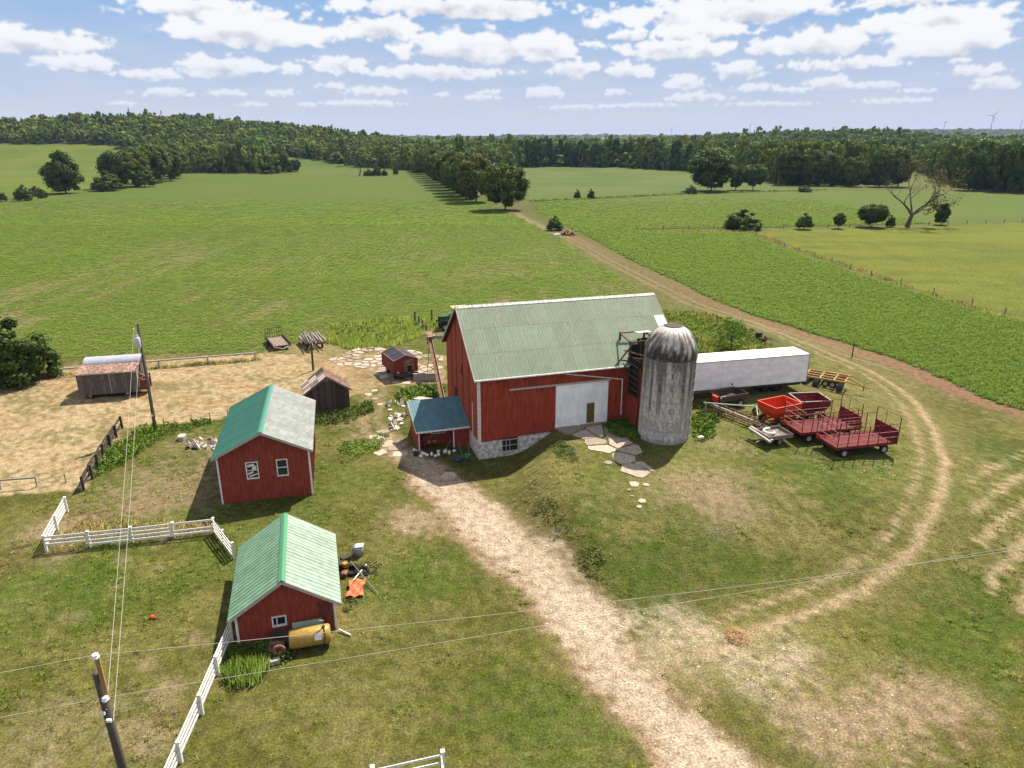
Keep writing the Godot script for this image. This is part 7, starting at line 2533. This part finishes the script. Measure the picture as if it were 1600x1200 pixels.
	for q in [["dark plastic tub at the left of the jug litter", -8.0, -54.55, 0.24], ["dark bucket in the middle of the jug litter", -6.95, -55.0, 0.2], ["dark blue bucket at the right of the porch front", -4.4, -53.45, 0.24]]:
		t = thing("bucket", q[0], "bucket", on(q[1], q[2]))
		st = S(true)
		lathe(st, [Vector2(0, 0), Vector2(q[3] * 0.8, 0), Vector2(q[3], 0.36), Vector2(q[3] * 0.92, 0.36), Vector2(q[3] * 0.74, 0.04), Vector2(0, 0.04)], 14)
		part("pail", st, M.blue if q[1] > -5 else M.iron, t)
	t = thing("porch_bench", "red bench with pale cushions under the porch window", "bench", Vector3(-7.0, 0, -56.3), 0.303)
	st = S()
	bx(st, -0.6, 0.6, 0.4, 0.46, -0.25, 0.2)
	part("seat", st, M.shed_red, t)
	st = S()
	bx(st, -0.6, 0.6, 0.5, 0.95, -0.3, -0.26)
	part("backrest", st, M.shed_red, t)
	for x in [-0.52, 0.52]:
		st = S()
		bx(st, x - 0.03, x + 0.03, 0, 0.95, -0.29, -0.23); bx(st, x - 0.03, x + 0.03, 0, 0.4, 0.12, 0.18)
		part("leg", st, M.shed_red, t)
	for x in [-0.1, 0.35]:
		st = S()
		box(st, Vector3(x, 0.53, 0), Vector3(0.3, 0.14, 0.3), Basis(Vector3.UP, x))
		part("cushion", st, M.straw, t)
	t = thing("wheelbarrow", "green wheelbarrow standing by the barn corner", "wheelbarrow", on(-3.75, -53.0), 1.2)
	st = S()
	var lo := [Vector3(-0.25, 0.4, -0.2), Vector3(0.3, 0.4, -0.2), Vector3(0.3, 0.4, 0.2), Vector3(-0.25, 0.4, 0.2)]
	var hi := [Vector3(-0.45, 0.68, -0.32), Vector3(0.5, 0.68, -0.32), Vector3(0.5, 0.68, 0.32), Vector3(-0.45, 0.68, 0.32)]
	quad(st, lo[0], lo[3], lo[2], lo[1])
	for i in 4: quad(st, lo[(i + 1) % 4], lo[i], hi[i], hi[(i + 1) % 4])
	part("tray", st, M.barrow_green, t)
	st = S()
	for s in [-1, 1]:
		tube(st, Vector3(0.65, 0.2, s * 0.08), Vector3(-0.9, 0.62, s * 0.3), 0.025, 0.025, 6)
		tube(st, Vector3(-0.25, 0.42, s * 0.24), Vector3(-0.3, 0.0, s * 0.24), 0.02, 0.02, 5)
	part("frame", st, M.old_wood[0], t)
	wheel(t, Vector3(0.65, 0.2, 0), 0.2, 0.08)
	for q in [["rake handle leaning on the barn corner", -4.35, -53.9, 0.35, 1.5], ["long handled tool leaning beside the porch post", -5.1, -54.9, -0.6, 1.3], ["shovel leaning on the red wall near the barn corner", -3.6, -53.6, 0.15, 1.6]]:
		t = thing("garden_tool", q[0], "tool", on(q[1], q[2]))
		st = S()
		tube(st, Vector3(q[3], 0.05, 0.35), Vector3(0, q[4], 0), 0.02, 0.02, 5)
		part("handle", st, M.grey_wood, t)
		st = S()
		box(st, Vector3(q[3], 0.08, 0.38), Vector3(0.25, 0.16, 0.04))
		part("blade", st, M.iron, t)
	t = thing("straw_heap", "small brown heap of dead straw at the end of the loop track", "heap", on(11.9, -31.55))
	var L := Leaves.new()
	for q in 420:
		var a := rng.randf() * TAU
		var r := sqrt(rng.randf())
		var y := 0.34 * (1.0 - r * r) * rng.randf_range(0.3, 1.0) if r > 0.25 else 0.12 * rng.randf()
		var p := Vector3(cos(a) * r * 0.62, y, sin(a) * r * 0.75)
		var d := Vector3(rng.randf_range(-1, 1), rng.randf_range(-0.1, 0.5), rng.randf_range(-1, 1)).normalized() * 0.22
		var c := Color(0.3, 0.17, 0.08) * rng.randf_range(0.6, 1.4)
		L.blade(p, p + d, d.cross(Vector3.UP).normalized() * 0.016, Vector3.UP, c, c)
	mesh_node("straw", L.mesh(), leaf_mat, t)
	t = thing("toy", "small red and orange toy lying on the grass at left", "toy", on(-19.8, -33.15))
	st = S(true)
	lathe(st, [Vector2(0, 0), Vector2(0.12, 0.02), Vector2(0.15, 0.12), Vector2(0.08, 0.2), Vector2(0, 0.21)], 12)
	part("body", st, M.orange, t)
	st = S()
	box(st, Vector3(0.16, 0.06, 0.03), Vector3(0.16, 0.1, 0.12), Basis(Vector3.UP, 0.4))
	part("base", st, M.shed_red, t)
	t = thing("spoil_heap", "brown brush heap with white sacks beside the dirt track", "heap", on(15.5, -198.5))
	L = Leaves.new()
	for q in 300:
		var d := rdir()
		d.y = absf(d.y)
		var p := Vector3(d.x * 2.4, d.y * 1.5, d.z * 2.0) * rng.randf_range(0.6, 1.0)
		var u := rdir() * 0.35
		L.diamond(p, u, u.cross(rdir()).normalized() * 0.2, (d + Vector3.UP).normalized(), Color(0.16, 0.11, 0.07) * rng.randf_range(0.5, 1.5))
	mesh_node("brush", L.mesh(), leaf_mat, t)
	st = S()
	box(st, Vector3(-3.4, 0.3, 2.2), Vector3(1.8, 0.5, 0.8), Basis(Vector3.UP, 0.5))
	part("sack", st, M.jug, t)
	t = thing("grey_boulder", "grey boulder lying by the foot of the near utility pole weeds", "rock", on(-28.9, -57.9))
	mesh_node("stone", slab_shape(0.5, 771, 0.4), M.net_grey, t)
	t = thing("white_block", "small white block on the grass at the right foot of the silo", "block", on(15.2, -53.3))
	st = S()
	box(st, Vector3(0, 0.12, 0), Vector3(0.5, 0.24, 0.3), Basis(Vector3.UP, 0.5))
	part("block", st, M.jug, t)

func turbine(label: String, x: float, z: float, hub: float, blade: float, turn: float) -> void:
	var g := gh(x, z)
	var t := thing("wind_turbine", label, "wind turbine", Vector3(x, g, z), turn, "wind turbines on the horizon")
	var st := S(true)
	tube(st, Vector3.ZERO, Vector3(0, hub - g, 0), 2.6, 1.5, 10)
	part("tower", st, M.turbine, t)
	st = S()
	bx(st, -2, 2, hub - g - 2, hub - g + 2.4, -4, 6)
	part("nacelle", st, M.turbine, t)
	st = S(true)
	lathe(st, [Vector2(2.2, 0), Vector2(1.8, 1.6), Vector2(0, 2.8)], 10, Vector3(0, hub - g, 6), frame_of(Vector3.BACK))
	part("hub", st, M.turbine, t)
	for k in 3:
		var a := TAU * k / 3 + 0.9
		var d := Vector3(cos(a), sin(a), 0)
		var s2 := Vector3(-sin(a), cos(a), 0.2)
		st = S()
		var c := Vector3(0, hub - g, 7)
		quad(st, c - s2 * 0.9, c + d * blade * 0.2 - s2 * 2.0, c + d * blade - s2 * 0.3, c + d * blade + s2 * 0.3)
		quad(st, c - s2 * 0.9, c + d * blade + s2 * 0.3, c + d * blade * 0.2 + s2 * 1.6, c + s2 * 0.9)
		part("blade", st, M.turbine, t)

func _ready() -> void:
	# camera
	var cam := Camera3D.new()
	cam.name = "camera"
	add_child(cam)
	cam.position = Vector3(0, 25, 0)
	cam.rotation_degrees = Vector3(-18.925, 0, 0)
	cam.fov = 56.36
	cam.near = 0.5
	cam.far = 16000
	cam.current = true
	# sun
	var sun := DirectionalLight3D.new()
	sun.name = "sun"
	add_child(sun)
	var az := deg_to_rad(31.0)
	var el := deg_to_rad(54.0)
	sun_dir = Vector3(sin(az) * cos(el), sin(el), -cos(az) * cos(el))
	sun.look_at_from_position(sun_dir * 100, Vector3.ZERO)
	sun.light_energy = 1.6
	sun.light_color = Color(1.0, 0.95, 0.88)
	sun.light_angular_distance = 0.5
	sun.shadow_enabled = true
	# sky, exposure, haze
	var env := Environment.new()
	env.background_mode = Environment.BG_SKY
	env.sky = build_sky()
	env.background_energy_multiplier = 0.45
	env.tonemap_mode = Environment.TONE_MAPPER_LINEAR
	env.tonemap_exposure = 2.2
	env.sdfgi_enabled = true
	env.ssao_enabled = true
	env.ssil_enabled = true
	env.fog_enabled = true
	env.fog_density = 0.00005
	env.fog_light_color = Color(0.66, 0.78, 0.98)
	var we := WorldEnvironment.new()
	we.name = "world_environment"
	we.environment = env
	add_child(we)

	rng.seed = 1
	for q in [[fa, 0.13, 3, 1], [fb, 0.75, 2, 2], [fc, 2.6, 2, 3], [fw, 0.06, 3, 4]]:
		q[0].seed = q[3]
		q[0].noise_type = FastNoiseLite.TYPE_SIMPLEX_SMOOTH
		q[0].frequency = q[1]
		q[0].fractal_octaves = q[2]
	build_materials()
	noise_tex("ground", 0.03, 6, 0.42, 1.0, 1.8, 71, 1024)
	noise_tex("ground2", 0.022, 6, 0.58, 1.0, 1.8, 72, 1024)
	build_regions()
	build_ground()
	build_leaf_meshes()
	build_woods()
	build_trees()
	build_ground_cover()
	rng.seed = 10
	barn()
	silo()
	red_shed("red_shed", "larger red shed in the middle left with a dark green roof and two windows", Vector3(-20.885, 0, -46.198), 0.235, 6.272, 9.9, 3.858, 1.561, 0.369, 0.323, M.green_roof, M.whitish_roof, [[2.28, 2.42, 0.72, 1.2, [[-1, 0.5]]], [4.35, 2.42, 0.66, 1.2, [[-1, 0.5]]]], M.teal_trim)
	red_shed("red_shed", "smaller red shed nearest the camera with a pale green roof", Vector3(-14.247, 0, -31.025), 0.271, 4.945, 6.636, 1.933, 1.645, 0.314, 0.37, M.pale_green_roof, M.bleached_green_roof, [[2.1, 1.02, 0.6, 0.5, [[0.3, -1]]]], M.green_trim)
	old_shed()
	paving()
	semi_trailer()
	var w := hay_wagon("maroon hay wagon with pipe racks nearest the camera", on(26.75, -51.3), 0.225)
	copy(w, "second maroon hay wagon behind the nearest one, beside the orange wagon", on(25.1, -54.0), 0.225)
	bin_wagon("grain_wagon", "bright orange grain wagon with an empty open box", on(22.55, -56.55), 0.44, 2.9, 2.1, 1.0, 2.0, 0.28, M.orange, M.orange, "rim", 0.42)
	bin_wagon("grain_wagon", "dark maroon grain wagon with a grey rim behind the hay wagons", on(25.6, -57.9), 0.11, 2.7, 2.2, 1.0, 2.0, 0.3, M.maroon, M.net_grey, "rim_red", 0.42)
	spreader()
	tine_harrow()
	box_trailer()
	disc_harrow()
	cultivator()
	forage_box()
	conveyor()
	tractor()
	box_wagons()
	ramp_trailer()
	fences()
	poles_and_wires()
	yard_things()
	turbine("largest wind turbine on the ridge at the right", 2895, -4600, 152, 42, -0.5)
	turbine("wind turbine left of the largest one on the right ridge", 3292, -5800, 140, 46, 1.2)
	turbine("wind turbine at the right edge of the horizon", 3841, -5750, 150, 46, 1.0)
	turbine("taller of the two small turbines in the middle of the horizon", 1892, -6050, 125, 40, 1.3)
	turbine("shorter of the two small turbines in the middle of the horizon", 2024, -6300, 112, 40, 1.0)
	turbine("faint tiny wind turbine left of the middle pair", 1447, -6900, 112, 40, 1.4)
	for q in [["tiny white farm silo far off in the woods, left one", 300, -2500, 24], ["tiny white farm silo far off in the woods, right one", 680, -2900, 24], ["tiny white barn far off on the right below the ridge", 1720, -2780, 14]]:
		var t := thing("distant_silo" if q[3] > 20 else "distant_barn", q[0], "silo" if q[3] > 20 else "barn", on(q[1], q[2]))
		var st := S(true)
		if q[3] > 20: lathe(st, [Vector2(4, -2), Vector2(4, q[3]), Vector2(2.5, q[3] + 2.5), Vector2(0, q[3] + 3)], 12)
		else: bx(st, -12, 12, -2, q[3] + 6, -8, 8)
		part("shell", st, M.white, t)
